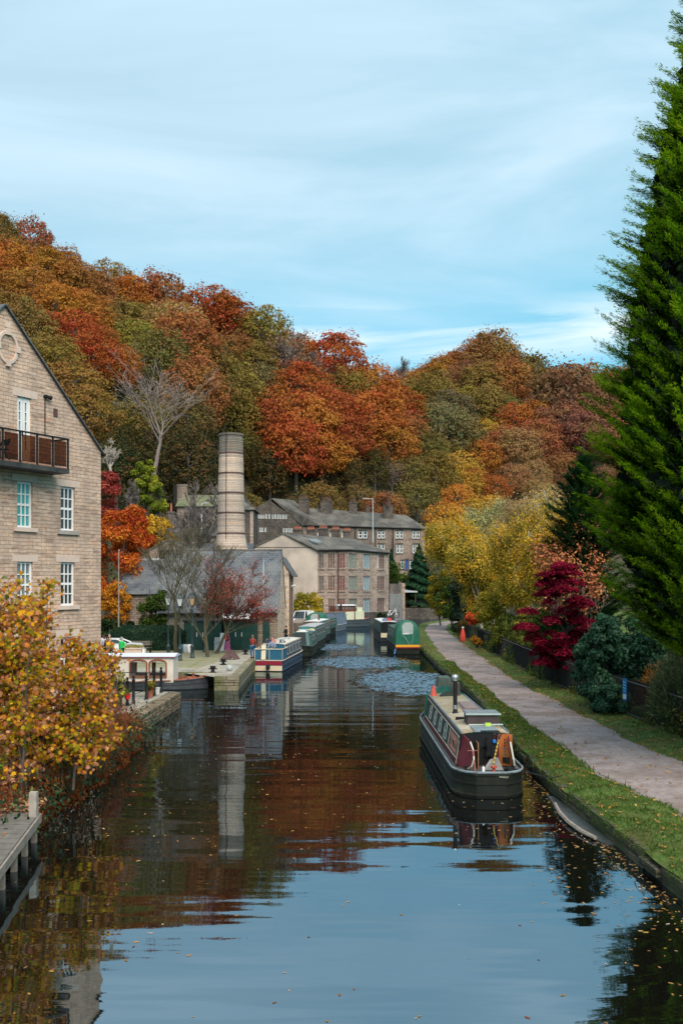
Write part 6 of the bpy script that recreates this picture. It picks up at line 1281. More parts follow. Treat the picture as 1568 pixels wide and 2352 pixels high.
def bush(name, label, cat, c, rx, ry, rz, mat, n, ls, seed, tmpl=T_DIA, clumps=30, color=None, cr=.3, group=None, stems=True, zbase=None, flat=.8, part='foliage', fill=.25, up=.3):
    """leafy shrub: clumps of leaves in an ellipsoid resting on the ground"""
    rng = np.random.default_rng(seed); c = np.array(c, float); d = nrm(rng.normal(size=(clumps, 3)))
    cc = d*rng.uniform(.45, .82, (clumps, 1))*np.array([rx, ry, rz]); ri = rng.uniform(.7, 1.25, clumps)*cr*min(rx, rz)
    idx = rng.integers(0, clumps, n); dd = nrm(rng.normal(size=(n, 3))+cc[idx]/np.array([rx, ry, rz])*.5+np.array([0, 0, up]))
    P = cc[idx]+dd*(ri[idx]*rng.uniform(.6, 1.15, n))[:, None]*np.array([1, 1, flat]); Nn = dd+rng.normal(size=(n, 3))*.5+np.array([0, -.1, .3])
    zb = c[2]-rz if zbase is None else zbase; P = P+c; P[:, 2] = np.maximum(P[:, 2], zb+rng.uniform(0, .15, n))
    t = thing(name, label, cat, (c[0], c[1], zb), 0, group); me = leaf_mesh(name+'_foliage', P-np.array([c[0], c[1], zb]), Nn, ls*rng.uniform(.6, 1.25, n), tmpl, rng)
    mobj(part, me, mat, t, color=color)
    if stems:
        mb = MB(); r_ = random.Random(seed)
        for k in range(stems if isinstance(stems, int) and stems > 1 else 7):
            a = r_.uniform(0, 6.28); q = r_.uniform(.3, .75); mb.tube([(r_.uniform(-.1, .1), r_.uniform(-.1, .1), 0), (math.cos(a)*rx*q*.5, math.sin(a)*ry*q*.5, rz*.8), (math.cos(a)*rx*q, math.sin(a)*ry*q, rz*1.6)], [.05+.01*rx, .035, .012], 5)
        mb.build('stems', M_bark, t, local=True)
    return t
def branchy(name, label, cat, base, height, seed, lmat, lsize, lper, bmat, tmpl=T_DIA, spreadv=.5, levels=4, n0=5, kids_=3, tr=.15, minr=.012, up=.5, lspread=.35, color=None, group=None, leaf_frac=1.0, droop=0, wig=.12, first=.25, lean=(0, 0, 0), side=None, shrink=.62, xs=1.0, ndir=(0, -.2, .6)):
    rng = np.random.default_rng(seed); t = thing(name, label, cat, tuple(base), 0, group)
    segs, tips = branch_paths(rng, (0, 0, 0), height, spreadv, levels, n0, tr, .35, up, kids_, wig, minr, first, lean, shrink)
    if xs != 1: segs = [([Vector((p.x*xs, p.y*xs, p.z)) for p in pa], ra) for pa, ra in segs]; tips = [(Vector((p.x*xs, p.y*xs, p.z)), d) for p, d in tips]
    wm = wood_mesh(segs, 6); wm.build('trunk_and_branches', bmat, t, local=True, uv=False)
    if lper:
        T = np.array([tuple(p) for p, d in tips if rng.random() < leaf_frac and (side is None or side(p, rng))])
        n = len(T)*lper; idx = rng.integers(0, len(T), n); off = rng.normal(size=(n, 3))*lspread; off[:, 2] -= droop*rng.random(n)
        P = T[idx]+off; Nn = off*.6+rng.normal(size=(n, 3))*.4+np.array(ndir)
        mobj('leaves', leaf_mesh(name+'_leaves', P, Nn, lsize*rng.uniform(.6, 1.25, n), tmpl, rng), lmat, t, color=color)
    return t

# pale bare tree on the hillside
bt = aty(352, 1082, 152); branchy('bare_tree', 'tall leafless pale trunked tree standing out against the dark wood', 'tree', (bt.x, bt.y, bt.z-1.5), 17.5, 21, None, 0, 0, paint('bark_pink_grey', (.19, .15, .13), .9, .25, 3), spreadv=.52, levels=5, n0=6, kids_=2, tr=.42, minr=.03, up=.35, first=.7, wig=.10, shrink=.74)
b_ = aty(195+0, 1240, 130)
# ivy-clad yellow green tree beside it
iv = aty(335, 1110, 148); bush('ivy_tree', 'yellow green ivy clad tree at the foot of the bare tree', 'tree', (iv.x, iv.y, iv.z), 2.1, 2, 4.6, leaves_ramp('ivy_yellowgreen', [(.1, (.05, .09, .012)), (.5, (.15, .18, .02)), (.9, (.34, .29, .03))], patch=.4), 5200, .22, 8, clumps=26)
iv = aty(362, 1140, 147); bush('ivy_tree', 'yellow green ivy mass spilling over the curved wall', 'tree', (iv.x, iv.y, iv.z), 1.9, 2, 3.2, MATS['ivy_yellowgreen'], 3800, .22, 9, clumps=20)
for u, v, yy, h_, s_, lab in ((255, 1075, 135, 5.5, 31, 'small white stemmed bare tree above the red maple'), (300, 1180, 135, 6, 33, 'leaning bare sapling left of the curved wall'), (430, 1260, 120, 10, 37, 'grey bare tree in front of the hillside house'), (500, 1250, 112, 8.5, 38, 'grey twiggy tree just left of the mill chimney'), (465, 1300, 106, 9, 39, 'bare twiggy tree behind the slate roofs'), (1005, 1190, 232, 9, 35, 'pale bare tree on the slope right of the terrace'), (1262, 1065, 260, 12, 36, 'white dead tree below the purple brown trees'), (905, 1180, 224, 8, 41, 'grey leafless tree behind the terrace flue'), (925, 878, 345, 11, 43, 'bare airy tree at the notch between the hills')):
    b_ = aty(u, v, yy); b_.z = gz(b_.x, b_.y)-.3 if yy > 220 and yy < 300 else b_.z-1.0
    branchy('bare_tree', lab, 'tree', tuple(b_), h_, s_, None, 0, 0, M_barkp if u in (255, 1262) else M_barkg, spreadv=.5, levels=4, n0=6, kids_=4, tr=.22, minr=.035, up=.7, wig=.14)
# red orange beech beside the apartment building
M_redor = leaves_ramp('leaf_red_orange', [(.1, (.16, .018, .012)), (.4, (.38, .055, .018)), (.65, (.52, .13, .02)), (.9, (.55, .27, .03))], patch=.35)
M_yel = leaves_ramp('leaf_golden', [(.1, (.26, .17, .02)), (.5, (.52, .29, .025)), (.9, (.66, .42, .05))], patch=.4)
M_yelg = leaves_ramp('leaf_yellow_green', [(.1, (.12, .13, .02)), (.45, (.30, .24, .03)), (.8, (.52, .33, .03)), (1, (.6, .42, .06))], patch=.35, mixn=.6)
def atg(u, v, yy): return tuple(aty(u, v, yy))
M_purp = leaves_ramp('leaf_crimson_brown', [(.1, (.12, .02, .025)), (.6, (.30, .05, .04)), (1, (.42, .12, .05))], patch=.4)
bush('beech_tree', 'crimson topped tree directly right of the apartment gable', 'tree', atg(243, 1150, 104), 2.6, 3, 4.2, M_purp, 4200, .17, 14, clumps=30, zbase=.8)
bush('beech_tree', 'tall red and orange tree rising beside the apartment wall', 'tree', atg(262, 1290, 97), 3.2, 3, 6.2, M_redor, 17000, .15, 15, clumps=60, zbase=.8, cr=.26)
bush('beech_tree', 'orange tree with red patches left of the gabled house', 'tree', atg(300, 1235, 101), 2.4, 2.5, 4.2, M_redor, 6500, .15, 16, clumps=34, zbase=.8)
bush('maple_tree', 'golden yellow tree above the gabled stone house', 'tree', atg(352, 1238, 108), 3.4, 2.6, 2.6, M_yel, 8000, .16, 17, clumps=36, zbase=1)
bush('maple_tree', 'orange yellow low tree beside the apartment corner', 'tree', atg(262, 1390, 93), 1.9, 1.6, 2.6, leaves_ramp('leaf_orange', [(.1, (.25, .08, .015)), (.6, (.5, .2, .02)), (1, (.6, .33, .03))]), 3600, .14, 18, clumps=22, zbase=.8)
# dark green undergrowth and shrub behind the quay
M_ever = leaves_ramp('leaf_evergreen', [(.1, (.007, .016, .008)), (.6, (.020, .042, .015)), (1, (.055, .09, .025))], patch=.5)
M_hedge = leaves_ramp('leaf_hedge', [(.1, (.012, .030, .018)), (.6, (.028, .060, .034)), (1, (.06, .085, .045))], patch=.8)
bush('laurel_bush', 'large dark green shrub between the orange tree and the bare trees', 'shrub', (-15.8, 86, 3.0), 2.1, 1.8, 3.4, leaves_ramp('leaf_ivy_mid', [(.1, (.012, .025, .008)), (.5, (.05, .085, .015)), (1, (.14, .17, .03))], patch=.4), 9500, .14, 19, clumps=44, zbase=.8)
bush('dark_shrub', 'black green undergrowth behind the standing people', 'shrub', (-21.5, 88, 2.0), 4.2, 1.5, 1.7, M_ever, 7000, .15, 20, clumps=40, zbase=.8)
# clipped hedge: rounded block
rng = np.random.default_rng(41); n = 30000
hx0, hx1 = -19.2, -12.6; tt = rng.uniform(0, 1, n); face = rng.random(n)
th = rng.uniform(0, math.pi, n); X_ = hx0+(hx1-hx0)*tt; e = np.clip(np.minimum(tt, 1-tt)*7, 0, 1)**.5
P = np.stack([X_, 82.5-np.cos(th)*1.0*e, .8+np.sin(th)**.5*(1.95*e)+rng.normal(size=n)*.04], 1); low = rng.random(n) < .3; P[low, 2] = rng.uniform(.8, 2.4, low.sum()); P[low, 1] = 81.5+rng.normal(size=low.sum())*.05+(1-e[low])
Nn = np.stack([np.zeros(n), -np.cos(th), np.sin(th)], 1)+rng.normal(size=(n, 3))*.5; Nn[low] = rng.normal(size=(low.sum(), 3))*.5+np.array([0, -1, .2])
hg = mobj('hedge', leaf_mesh('hedge', P, Nn, .085*rng.uniform(.6, 1.3, n), T_DIA, rng), M_hedge, label='long clipped dark green hedge behind the bench', cat='hedge')
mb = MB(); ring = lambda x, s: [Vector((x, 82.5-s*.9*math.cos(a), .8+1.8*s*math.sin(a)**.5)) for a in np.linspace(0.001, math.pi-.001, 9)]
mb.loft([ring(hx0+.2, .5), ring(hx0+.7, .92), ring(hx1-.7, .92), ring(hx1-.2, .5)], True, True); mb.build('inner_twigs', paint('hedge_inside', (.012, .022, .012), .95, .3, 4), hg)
# quay trees
M_berry = leaves_ramp('leaf_hawthorn_red', [(.1, (.15, .04, .035)), (.6, (.32, .065, .055)), (1, (.44, .12, .07))], patch=.5)
branchy('multi_stem_tree', 'bare olive barked tree left of the three lamps', 'tree', (-13.2, 79.5, .8), 11.0, 51, None, 0, 0, M_barko, spreadv=.46, levels=5, n0=6, kids_=3, tr=.17, minr=.012, up=.8, first=.35, wig=.13, shrink=.64)
branchy('hawthorn_tree', 'red berried tree with many stems beside the green sheds', 'tree', (-10.0, 74.5, .8), 8.8, 52, M_berry, .07, 3, M_barko, spreadv=.52, levels=5, n0=9, kids_=3, tr=.15, minr=.011, up=.85, first=.15, lspread=.22, xs=1.15, leaf_frac=.34, side=lambda p, r: p.x > -.2 and p.z > 3.2 and p.z < 7.4, wig=.12, shrink=.64)
branchy('hawthorn_tree', 'leaning berried tree nearest the workshop corner', 'tree', (-9.8, 78, .8), 8.0, 53, M_berry, .075, 4, M_barko, spreadv=.5, levels=5, n0=6, kids_=3, tr=.13, minr=.013, up=.35, first=.45, lspread=.22, leaf_frac=.6, lean=(.62, 0, 0), wig=.12, side=lambda p, r: p.z > 2.6)

# trees by the cottages and the far bank
bush('willow_shrub', 'golden yellow shrub against the rendered cottage gable', 'shrub', (-4.9, 138, 2.9), 2.5, 2, 3.0, M_yelg, 5500, .16, 61, clumps=24, zbase=.8)
bush('ivy_bush', 'green ivy bush below the terrace gable', 'shrub', (-12.2, 188, 9.9), 4.6, 2.5, 2.8, leaves_ramp('leaf_mid_green', [(.1, (.02, .045, .012)), (.5, (.06, .10, .02)), (1, (.16, .17, .03))], patch=.3), 6500, .2, 62, clumps=36, zbase=6.5)
def cone_tree(name, label, base, h, r, n, ls, seed, col=None, mat=None):
    rng = np.random.default_rng(seed); z = rng.uniform(0, 1, n)**1.25; a = rng.uniform(0, 2*math.pi, n); lay = .78+.22*np.sin(z*44+a*3); rr_ = r*(1-z)**.8*lay*rng.uniform(.7, 1.05, n)+.05
    P = np.stack([np.cos(a)*rr_, np.sin(a)*rr_, .4+z*h], 1); Nn = np.stack([np.cos(a), np.sin(a), np.full(n, .8)], 1)+rng.normal(size=(n, 3))*.4
    t = thing(name, label, 'tree', tuple(base)); mobj('foliage', leaf_mesh(name, P, Nn, ls*rng.uniform(.6, 1.3, n), T_DIA, rng, tdir=np.stack([np.cos(a), np.sin(a), np.full(n, -.2)], 1)), mat or M_ever, t)
    mb = MB(); mb.tube([(0, 0, 0), (0, 0, h*.95)], [r*.09, .03], 6); mb.build('trunk', M_bark, t, local=True)
M_conf = leaves_ramp('leaf_conifer_dark', [(.1, (.010, .030, .018)), (.6, (.022, .060, .030)), (1, (.05, .10, .04))], patch=.5)
cone_tree('conifer_tree', 'dark conifer right of the terrace above the bend wall', (13.7, 160+16, 2), 10.5, 3.6, 7000, .3, 63, mat=M_conf)
cone_tree('conifer_tree', 'slim dark conifer against the terrace wall', (9.8, 196, 3.5), 9.0, 1.5, 3000, .25, 64, mat=M_conf)
bush('garden_shrub', 'round green shrub below the slim conifer', 'shrub', (10.2, 190, 7.6), 3.0, 2, 2.6, MATS['leaf_mid_green'], 3200, .2, 65, zbase=4)
bush('garden_shrub', 'green bank shrub below the blue door', 'shrub', (14.5, 188, 5.8), 4.2, 2, 2.4, MATS['leaf_mid_green'], 4200, .2, 66, zbase=3)
bush('garden_shrub', 'low golden shrub behind the bend railings', 'shrub', (16.8, 181, 3.0), 3.2, 2, 1.6, M_yelg, 2600, .18, 67, zbase=1.9)
bush('garden_shrub', 'small dark bush growing at the foot of the cottages', 'shrub', (6.2, 157.2, .9), 1.0, .6, .8, M_ever, 900, .14, 68, zbase=.2)
bush('yellow_shrub', 'yellow and green shrub above the towpath bend', 'shrub', (13.2, 133, 4.6), 2.1, 2, 4.0, M_yelg, 6000, .17, 69, clumps=34, zbase=.6)
bush('yew_tree', 'big grey green evergreen bush where the towpath bends', 'tree', (13.7, 112, 4.6), 2.0, 2.2, 5.2, leaves_ramp('leaf_grey_evergreen', [(.1, (.012, .024, .018)), (.6, (.035, .055, .035)), (1, (.08, .105, .06))], patch=.5), 10000, .16, 70, clumps=44, zbase=.6)
bush('green_shrub', 'bright green small tree left of the grey evergreen bush', 'shrub', (13.5, 122, 4.0), 1.9, 2, 3.8, MATS['leaf_mid_green'], 5200, .16, 73, clumps=30, zbase=.6)
bush('low_leafy_shrub', 'brown and gold leafy shrub at the foot of the evergreen bush', 'shrub', (13.1, 104, 1.6), 1.2, 1.5, 1.4, leaves_ramp('leaf_brown_gold', [(.1, (.07, .06, .02)), (.6, (.20, .12, .03)), (1, (.42, .26, .05))]), 2200, .12, 71, zbase=.55)
# birches
M_gold = leaves_ramp('leaf_birch_gold', [(.05, (.10, .12, .02)), (.35, (.32, .26, .04)), (.6, (.54, .34, .04)), (.85, (.68, .35, .03)), (1, (.58, .22, .04))], patch=.55, mixn=.6, trans=.3)
def birch(label, u, base_v, yy, h, seed, mat, n0=8, per=34, xs=1.0, ls=.095, lsp=.36, x=None, gz_=.9, name='birch_tree'):
    xx = (u-UC)*yy/F if x is None else x
    return branchy(name, label, 'tree', (xx, yy, gz_), h, seed, mat, ls, per, M_barkp, spreadv=.42, levels=4, n0=n0, kids_=4, tr=.17, minr=.02, up=.75, lspread=lsp, droop=.9, first=.22, wig=.10, xs=xs, shrink=.62)
birch('golden birch with a leaning pale trunk above the crimson maple', 1190, 0, 76, 13.2, 81, M_gold, per=17, x=14.9, n0=9, xs=1.0)
birch('golden birch with dense low leaves behind the railings', 1140, 0, 84, 12.0, 82, M_gold, per=20, x=14.2, n0=9)
birch('amber birch at the bend of the railings', 1075, 0, 98, 12.6, 83, M_gold, per=24, x=13.9, ls=.11, lsp=.42, n0=9)
birch('tan feathery birch behind the golden birches', 1240, 0, 118, 17.5, 84, leaves_ramp('leaf_tan', [(.1, (.20, .13, .06)), (.5, (.36, .25, .11)), (1, (.5, .36, .16))], patch=.3), per=22, x=22.5, ls=.13, lsp=.5)
birch('pale green feathery willow above the golden birches', 1150, 0, 122, 16.5, 85, leaves_ramp('leaf_pale_green', [(.1, (.17, .17, .07)), (.5, (.30, .30, .13)), (1, (.46, .42, .16))], patch=.3), per=24, x=18.5, ls=.13, lsp=.5, name='willow_tree')
birch('yellow birch left above the evergreen bush', 1060, 0, 128, 14.5, 86, M_gold, per=24, x=15.2, ls=.14, lsp=.45)
bush('yellow_tree', 'dense golden tree low behind the railings', 'tree', (14.2, 88, 3.6), 2.6, 2.2, 3.3, M_yelg, 9500, .13, 87, clumps=40, zbase=.8)
bush('yellow_tree', 'green gold tree over the railings left of the crimson maple', 'tree', (13.6, 68, 2.8), 1.6, 2.6, 2.4, leaves_ramp('leaf_green_gold', [(.1, (.03, .05, .015)), (.5, (.09, .11, .02)), (.8, (.22, .17, .03)), (1, (.5, .3, .04))], patch=.5), 8500, .11, 88, clumps=40, zbase=.6)
bush('hedge_shrub', 'mixed green hedge growing through the railings', 'shrub', (13.4, 78, 2.3), 1.6, 5.0, 1.7, MATS['leaf_green_gold'], 8000, .12, 89, clumps=44, zbase=.6, cr=.35)
# salmon cherry
M_salm = leaves_ramp('leaf_salmon', [(.1, (.30, .12, .04)), (.4, (.50, .16, .08)), (.7, (.62, .25, .10)), (1, (.62, .36, .07))], patch=.7)
branchy('cherry_tree', 'salmon and orange leaved cherry above the crimson maple', 'tree', (14.6, 60, .9), 9.6, 91, M_salm, .115, 8, M_bark, spreadv=.46, levels=4, n0=7, kids_=3, tr=.14, minr=.012, up=.8, lspread=.34, first=.35, tmpl=T_DIA, droop=.3, wig=.1, xs=.95)
# crimson maple: layered plates
rng = np.random.default_rng(92); c0_ = np.array([12.15, 55, 0]); Pn = []; Nn_ = []
for k in range(62):
    z = rng.uniform(1.9, 7.6); rmax = np.interp(z, [1.9, 3, 5, 6.5, 7.7], [1.4, 2.1, 2.15, 1.35, .35]); a = rng.uniform(0, 6.28); q = rmax*rng.uniform(.25, .95)
    cen = c0_+np.array([math.cos(a)*q, math.sin(a)*q, z-(q*.12)]); pr_ = rng.uniform(.4, .8); m_ = int(330*pr_*pr_/.36)
    rr_ = np.sqrt(rng.random(m_))*pr_; aa = rng.uniform(0, 6.28, m_); Pn.append(cen+np.stack([np.cos(aa)*rr_, np.sin(aa)*rr_, rng.normal(size=m_)*.06-.25*(rr_/pr_)**2], 1)); Nn_.append(np.stack([np.cos(aa)*.5*rr_, np.sin(aa)*.5*rr_-.15, np.ones(m_)], 1)+rng.normal(size=(m_, 3))*.35)
t = thing('japanese_maple', 'crimson layered maple overhanging the towpath railings', 'tree', (12.7, 56, .7)); P = np.concatenate(Pn)-np.array([12.7, 56, .7])
mobj('foliage', leaf_mesh('maple_foliage', P, np.concatenate(Nn_), .085*rng.uniform(.6, 1.3, len(P)), T_QUAD, rng), leaves_ramp('leaf_crimson', [(.1, (.055, .003, .010)), (.5, (.16, .007, .022)), (.9, (.31, .018, .042))], patch=.8), t)
segs, tips = branch_paths(np.random.default_rng(4), (0, 0, 0), 7.5, .5, 3, 6, .12, .3, .6, 3, .12, .015, .2); wood_mesh(segs).build('branches', M_bark, t, local=True, uv=False)
bush('azalea_bush', 'bright orange red bush beside the towpath fence', 'shrub', (12.25, 93, 3.1), 1.05, 1.0, .85, leaves_ramp('leaf_scarlet', [(.1, (.45, .06, .02)), (.6, (.70, .12, .04)), (1, (.75, .22, .06))]), 2600, .13, 93, clumps=22, zbase=.6)
bush('azalea_bush', 'low amber bush at the foot of the scarlet bush', 'shrub', (12.0, 88.5, 1.2), .6, .6, .6, leaves_ramp('leaf_amber', [(.1, (.3, .1, .02)), (.6, (.6, .26, .03)), (1, (.65, .36, .05))]), 800, .12, 94, clumps=12, zbase=.55)
# rhododendron by the fence
M_rho = leaves_ramp('leaf_rhododendron', [(.1, (.012, .038, .022)), (.5, (.030, .088, .044)), (1, (.085, .175, .085))], patch=1.2, gloss=.015)
bush('rhododendron', 'tall glossy blue green rhododendron bulging over the fence', 'shrub', (12.2, 46.5, 2.7), 1.35, 1.7, 2.5, M_rho, 15000, .105, 95, clumps=60, zbase=.55, tmpl=T_DIA, cr=.26)
bush('rhododendron', 'spreading green shrub under the big conifer', 'shrub', (13.9, 46, 3.0), 1.6, 1.6, 2.0, M_rho, 8000, .11, 96, clumps=36, zbase=.7)
bush('rhododendron', 'low rounded green shrub at the fence foot by the tall shrub', 'shrub', (12.15, 45.0, 1.25), 1.15, 1.6, .95, M_rho, 7000, .09, 97, clumps=18, zbase=.55)
# grassy grey bush, orange weeds
M_grg = leaves_ramp('leaf_grey_grass', [(.1, (.05, .07, .03)), (.5, (.13, .15, .07)), (1, (.30, .27, .12))], patch=1.5)
def tufty(name, label, cat, base, rx, ry, h, n, L_, wd, seed, mat):
    rng = np.random.default_rng(seed); a = rng.uniform(0, 6.28, n); q = np.sqrt(rng.random(n)); x = np.cos(a)*q*rx; y = np.sin(a)*q*ry; zt_ = h*np.sqrt(np.clip(1-q*q*.9, 0, 1))*rng.uniform(.25, 1, n)
    P = np.stack([x, y, zt_-L_*.3], 1); td = np.stack([x/rx*.8+rng.normal(size=n)*.35, y/ry*.8+rng.normal(size=n)*.35, np.full(n, 1.0)], 1); t = thing(name, label, cat, base)
    T = np.array([(0, .0), (.5, -wd), (1, 0), (.5, wd)]); mobj('foliage', leaf_mesh(name, P, rng.normal(size=(n, 3)), L_*rng.uniform(.6, 1.2, n), T, rng, tdir=td), mat, t); return t
tufty('grassy_bush', 'large feathery grey green bush behind the near end of the fence', 'shrub', (14.6, 39.5, .8), 2.2, 2.4, 3.6, 16000, .42, .05, 101, M_grg)
tufty('orange_weeds', 'rust orange seed heads above the fence between the shrubs', 'weeds', (13.6, 42.5, .9), .9, 1.0, 2.1, 1800, .35, .05, 102, leaves_ramp('leaf_rust', [(.1, (.18, .07, .02)), (.6, (.34, .13, .03)), (1, (.45, .25, .04))]))
bush('bramble', 'bramble with rust leaves tangled in the near fence', 'bramble', (13.1, 36.8, 1.2), .7, 1.8, .8, leaves_ramp('leaf_bramble', [(.1, (.03, .035, .012)), (.6, (.09, .07, .02)), (1, (.28, .12, .03))]), 1500, .07, 103, clumps=20, zbase=.6)
bush('vine', 'pale green climber on the fence below the blue sign', 'climber', (12.35, 44.6, 1.15), .35, .9, .55, leaves_ramp('leaf_pale_vine', [(.1, (.08, .11, .02)), (.6, (.24, .28, .05)), (1, (.36, .36, .06))]), 420, .09, 104, clumps=10, zbase=.55)
bush('garden_hedge', 'dark shrubbery under the big conifer behind the fence', 'shrub', (16.5, 50, 2.0), 3.5, 8.0, 1.9, M_ever, 9000, .16, 105, clumps=50, zbase=.7)
bush('garden_hedge', 'dark shrubbery between the crimson maple and the tall shrub', 'shrub', (13.6, 55, 1.8), 1.2, 5.5, 1.5, M_ever, 6500, .13, 106, clumps=40, zbase=.65)

# --- the big conifer
def conifer(name, label, base, H_, rprof, nb, seed, mat, aim=None, sl=.12, per=54, crown_z0=0.0, tipmat=None):
    rng = np.random.default_rng(seed); base = np.array(base, float); Cn = []; Nn = []; Td = []; Sz = []; Tp = []; wood = MB()
    wood.tube([(0, 0, 0), (.1, 0, H_*.5), (0, 0, H_*.97)], [.45, .28, .04], 8)
    for k in range(nb):
        z = crown_z0+(H_-crown_z0)*(rng.random()**1.12); rm = float(np.interp(z, [p[0] for p in rprof], [p[1] for p in rprof])); a = rng.uniform(0, 2*math.pi)
        if aim is not None and rng.random() < .8: a = aim+rng.normal()*1.0
        reach = rm*rng.choice([rng.uniform(.72, .92), rng.uniform(.95, 1.12)]); el = rng.uniform(.38, .66)+.4*max(0, z/H_-.6)
        out_ = np.array([math.cos(a), math.sin(a), 0]); tip = np.array([0, 0, z])+out_*reach
        L_ = rng.uniform(1.7, 3.1)*min(1, .3+rm/4); d = out_*math.cos(el)+np.array([0, 0, math.sin(el)]); side = np.cross(d, [0, 0, 1.0]); side /= np.linalg.norm(side); upv = np.cross(side, d)
        start = tip-d*L_
        if k % 5 == 0: wood.tube([Vector((0, 0, max(.5, z-reach*.35))), Vector(start), Vector(tip-d*.3)], [.07, .035, .012], 3, cap=False)
        # side sprays along the branch, flat fans that rise at the tip
        ns = int(15*L_/1.6)
        for j in range(ns):
            t = (j+rng.random())/ns; p0 = start+d*L_*t; wd = (1-t)**.9*.62+.05; sgn = 1 if j % 2 else -1
            sd = d*rng.uniform(.85, 1.1)+side*sgn*rng.uniform(.2, .75)*(1-t*.7)+upv*rng.uniform(-.05, .22); sd /= np.linalg.norm(sd); sL = wd*rng.uniform(.6, 1.1)
            m_ = max(5, int(per*sL/ .62*.5)); q = rng.random(m_); s2 = np.cross(sd, upv); s2 /= np.linalg.norm(s2)
            fan = (1-q)*.15+.015
            P = p0+sd*(q*sL)[:, None]+s2*(rng.uniform(-1, 1, m_)*fan)[:, None]+upv*(rng.normal(size=m_)*.045)[:, None]
            td = sd+s2*(rng.uniform(-1, 1, m_)*.45)[:, None]+upv*rng.uniform(-.05, .5, m_)[:, None]
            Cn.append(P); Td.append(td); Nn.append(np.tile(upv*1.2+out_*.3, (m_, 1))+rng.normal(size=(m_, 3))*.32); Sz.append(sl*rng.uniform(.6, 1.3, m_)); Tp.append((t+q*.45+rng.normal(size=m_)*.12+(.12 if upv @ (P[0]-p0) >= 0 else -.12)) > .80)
    t = thing(name, label, 'tree', tuple(base)); T = np.array([(-.6, 0), (.1, -.15), (1.15, 0), (.1, .15)])
    P = np.concatenate(Cn); Nn = np.concatenate(Nn); Sz = np.concatenate(Sz); Td = np.concatenate(Td); tp = np.concatenate(Tp)
    mobj('crown', leaf_mesh(name, P[~tp], Nn[~tp], Sz[~tp], T, rng, tdir=Td[~tp]), mat, t); mobj('lit_shoot_tips', leaf_mesh(name+'_tips', P[tp], Nn[tp], Sz[tp], T, rng, tdir=Td[tp]), tipmat or mat, t); wood.build('trunk', M_bark, t, local=True, uv=False); print(name, len(P)); return t
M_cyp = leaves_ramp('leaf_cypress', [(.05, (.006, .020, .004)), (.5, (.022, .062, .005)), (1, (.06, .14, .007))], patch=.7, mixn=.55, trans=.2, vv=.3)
M_cypt = leaves_ramp('leaf_cypress_lit_tip', [(.05, (.07, .18, .008)), (.5, (.19, .36, .010)), (1, (.42, .56, .02))], patch=.7, mixn=.5, trans=.4, vv=.25)  # lighter new growth plus highlights painted on the tips and top side
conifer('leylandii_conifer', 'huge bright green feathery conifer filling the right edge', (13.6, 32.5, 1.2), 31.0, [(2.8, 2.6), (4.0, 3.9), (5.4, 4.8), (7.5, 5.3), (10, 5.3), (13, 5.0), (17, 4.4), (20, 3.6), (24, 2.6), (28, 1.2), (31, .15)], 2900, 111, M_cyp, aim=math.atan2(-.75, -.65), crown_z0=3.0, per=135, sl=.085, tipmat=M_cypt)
# dark core behind the sprays: dense inner foliage, shade painted in as near-black
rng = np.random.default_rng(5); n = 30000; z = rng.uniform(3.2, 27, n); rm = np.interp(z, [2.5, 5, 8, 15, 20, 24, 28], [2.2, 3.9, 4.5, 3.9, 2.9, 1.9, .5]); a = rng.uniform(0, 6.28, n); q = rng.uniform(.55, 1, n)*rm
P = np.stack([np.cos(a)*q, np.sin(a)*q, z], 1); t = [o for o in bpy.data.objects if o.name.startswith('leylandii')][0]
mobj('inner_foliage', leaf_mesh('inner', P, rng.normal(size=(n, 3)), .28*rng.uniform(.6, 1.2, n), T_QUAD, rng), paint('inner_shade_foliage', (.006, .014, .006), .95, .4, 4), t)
conifer('leylandii_conifer', 'darker green conifer standing behind the huge bright one', (15.0, 62, 1.2), 13.0, [(0, 1.8), (2, 2.8), (6, 2.9), (9, 2.5), (11, 1.9), (12.4, 1.1), (13, .4)], 520, 112, leaves_ramp('leaf_cypress_dark', [(.1, (.010, .035, .012)), (.6, (.028, .075, .025)), (1, (.07, .13, .04))]), aim=math.atan2(-1, -.3), sl=.2, per=34)

# --- near left: young sycamore thicket over the water
M_syc = leaves_ramp('leaf_sycamore', [(.0, (.03, .06, .02)), (.14, (.10, .14, .02)), (.28, (.34, .26, .02)), (.42, (.58, .29, .012)), (.54, (.48, .17, .025)), (.68, (.30, .10, .04)), (.82, (.50, .25, .14)), (1, (.22, .09, .04))], patch=1.1, mixn=.35, trans=.3, vv=.5)
rng = np.random.default_rng(121); tk = thing('sycamore_thicket', 'young sycamore thicket with big yellow and brown autumn leaves', 'tree', (-8.85, 27.5, .6))
mb = MB(); tips = []
for k in range(24):
    bx_, by_ = rng.uniform(-2.0, 1.45), rng.uniform(-1.6, 2.6); H_ = rng.uniform(4.4, 6.3)*(1-.34*max(0, bx_-.05)); lx = bx_*.22+rng.normal()*.2
    path = [Vector((bx_, by_, 0)), Vector((bx_+lx*.3, by_+rng.normal()*.1, H_*.35)), Vector((bx_+lx*.7, by_+rng.normal()*.2, H_*.7)), Vector((bx_+lx, by_+rng.normal()*.25, H_))]
    mb.tube(path, [.035, .028, .018, .006], 5, cap=False)
    for j in range(26):
        t = rng.uniform(.12, 1); fi = t*3; i0 = min(2, int(fi)); p0 = path[i0].lerp(path[i0+1], fi-i0); a = rng.uniform(0, 6.28); l = rng.uniform(.35, 1.05)*(1.15-t*.75); q = p0+Vector((math.cos(a)*l, math.sin(a)*l, l*rng.uniform(.1, .8))); mb.tube([p0, q], [.011, .004], 3, cap=False); tips.append((p0, q))
mb.build('stems', M_bark, tk, local=True, uv=False)
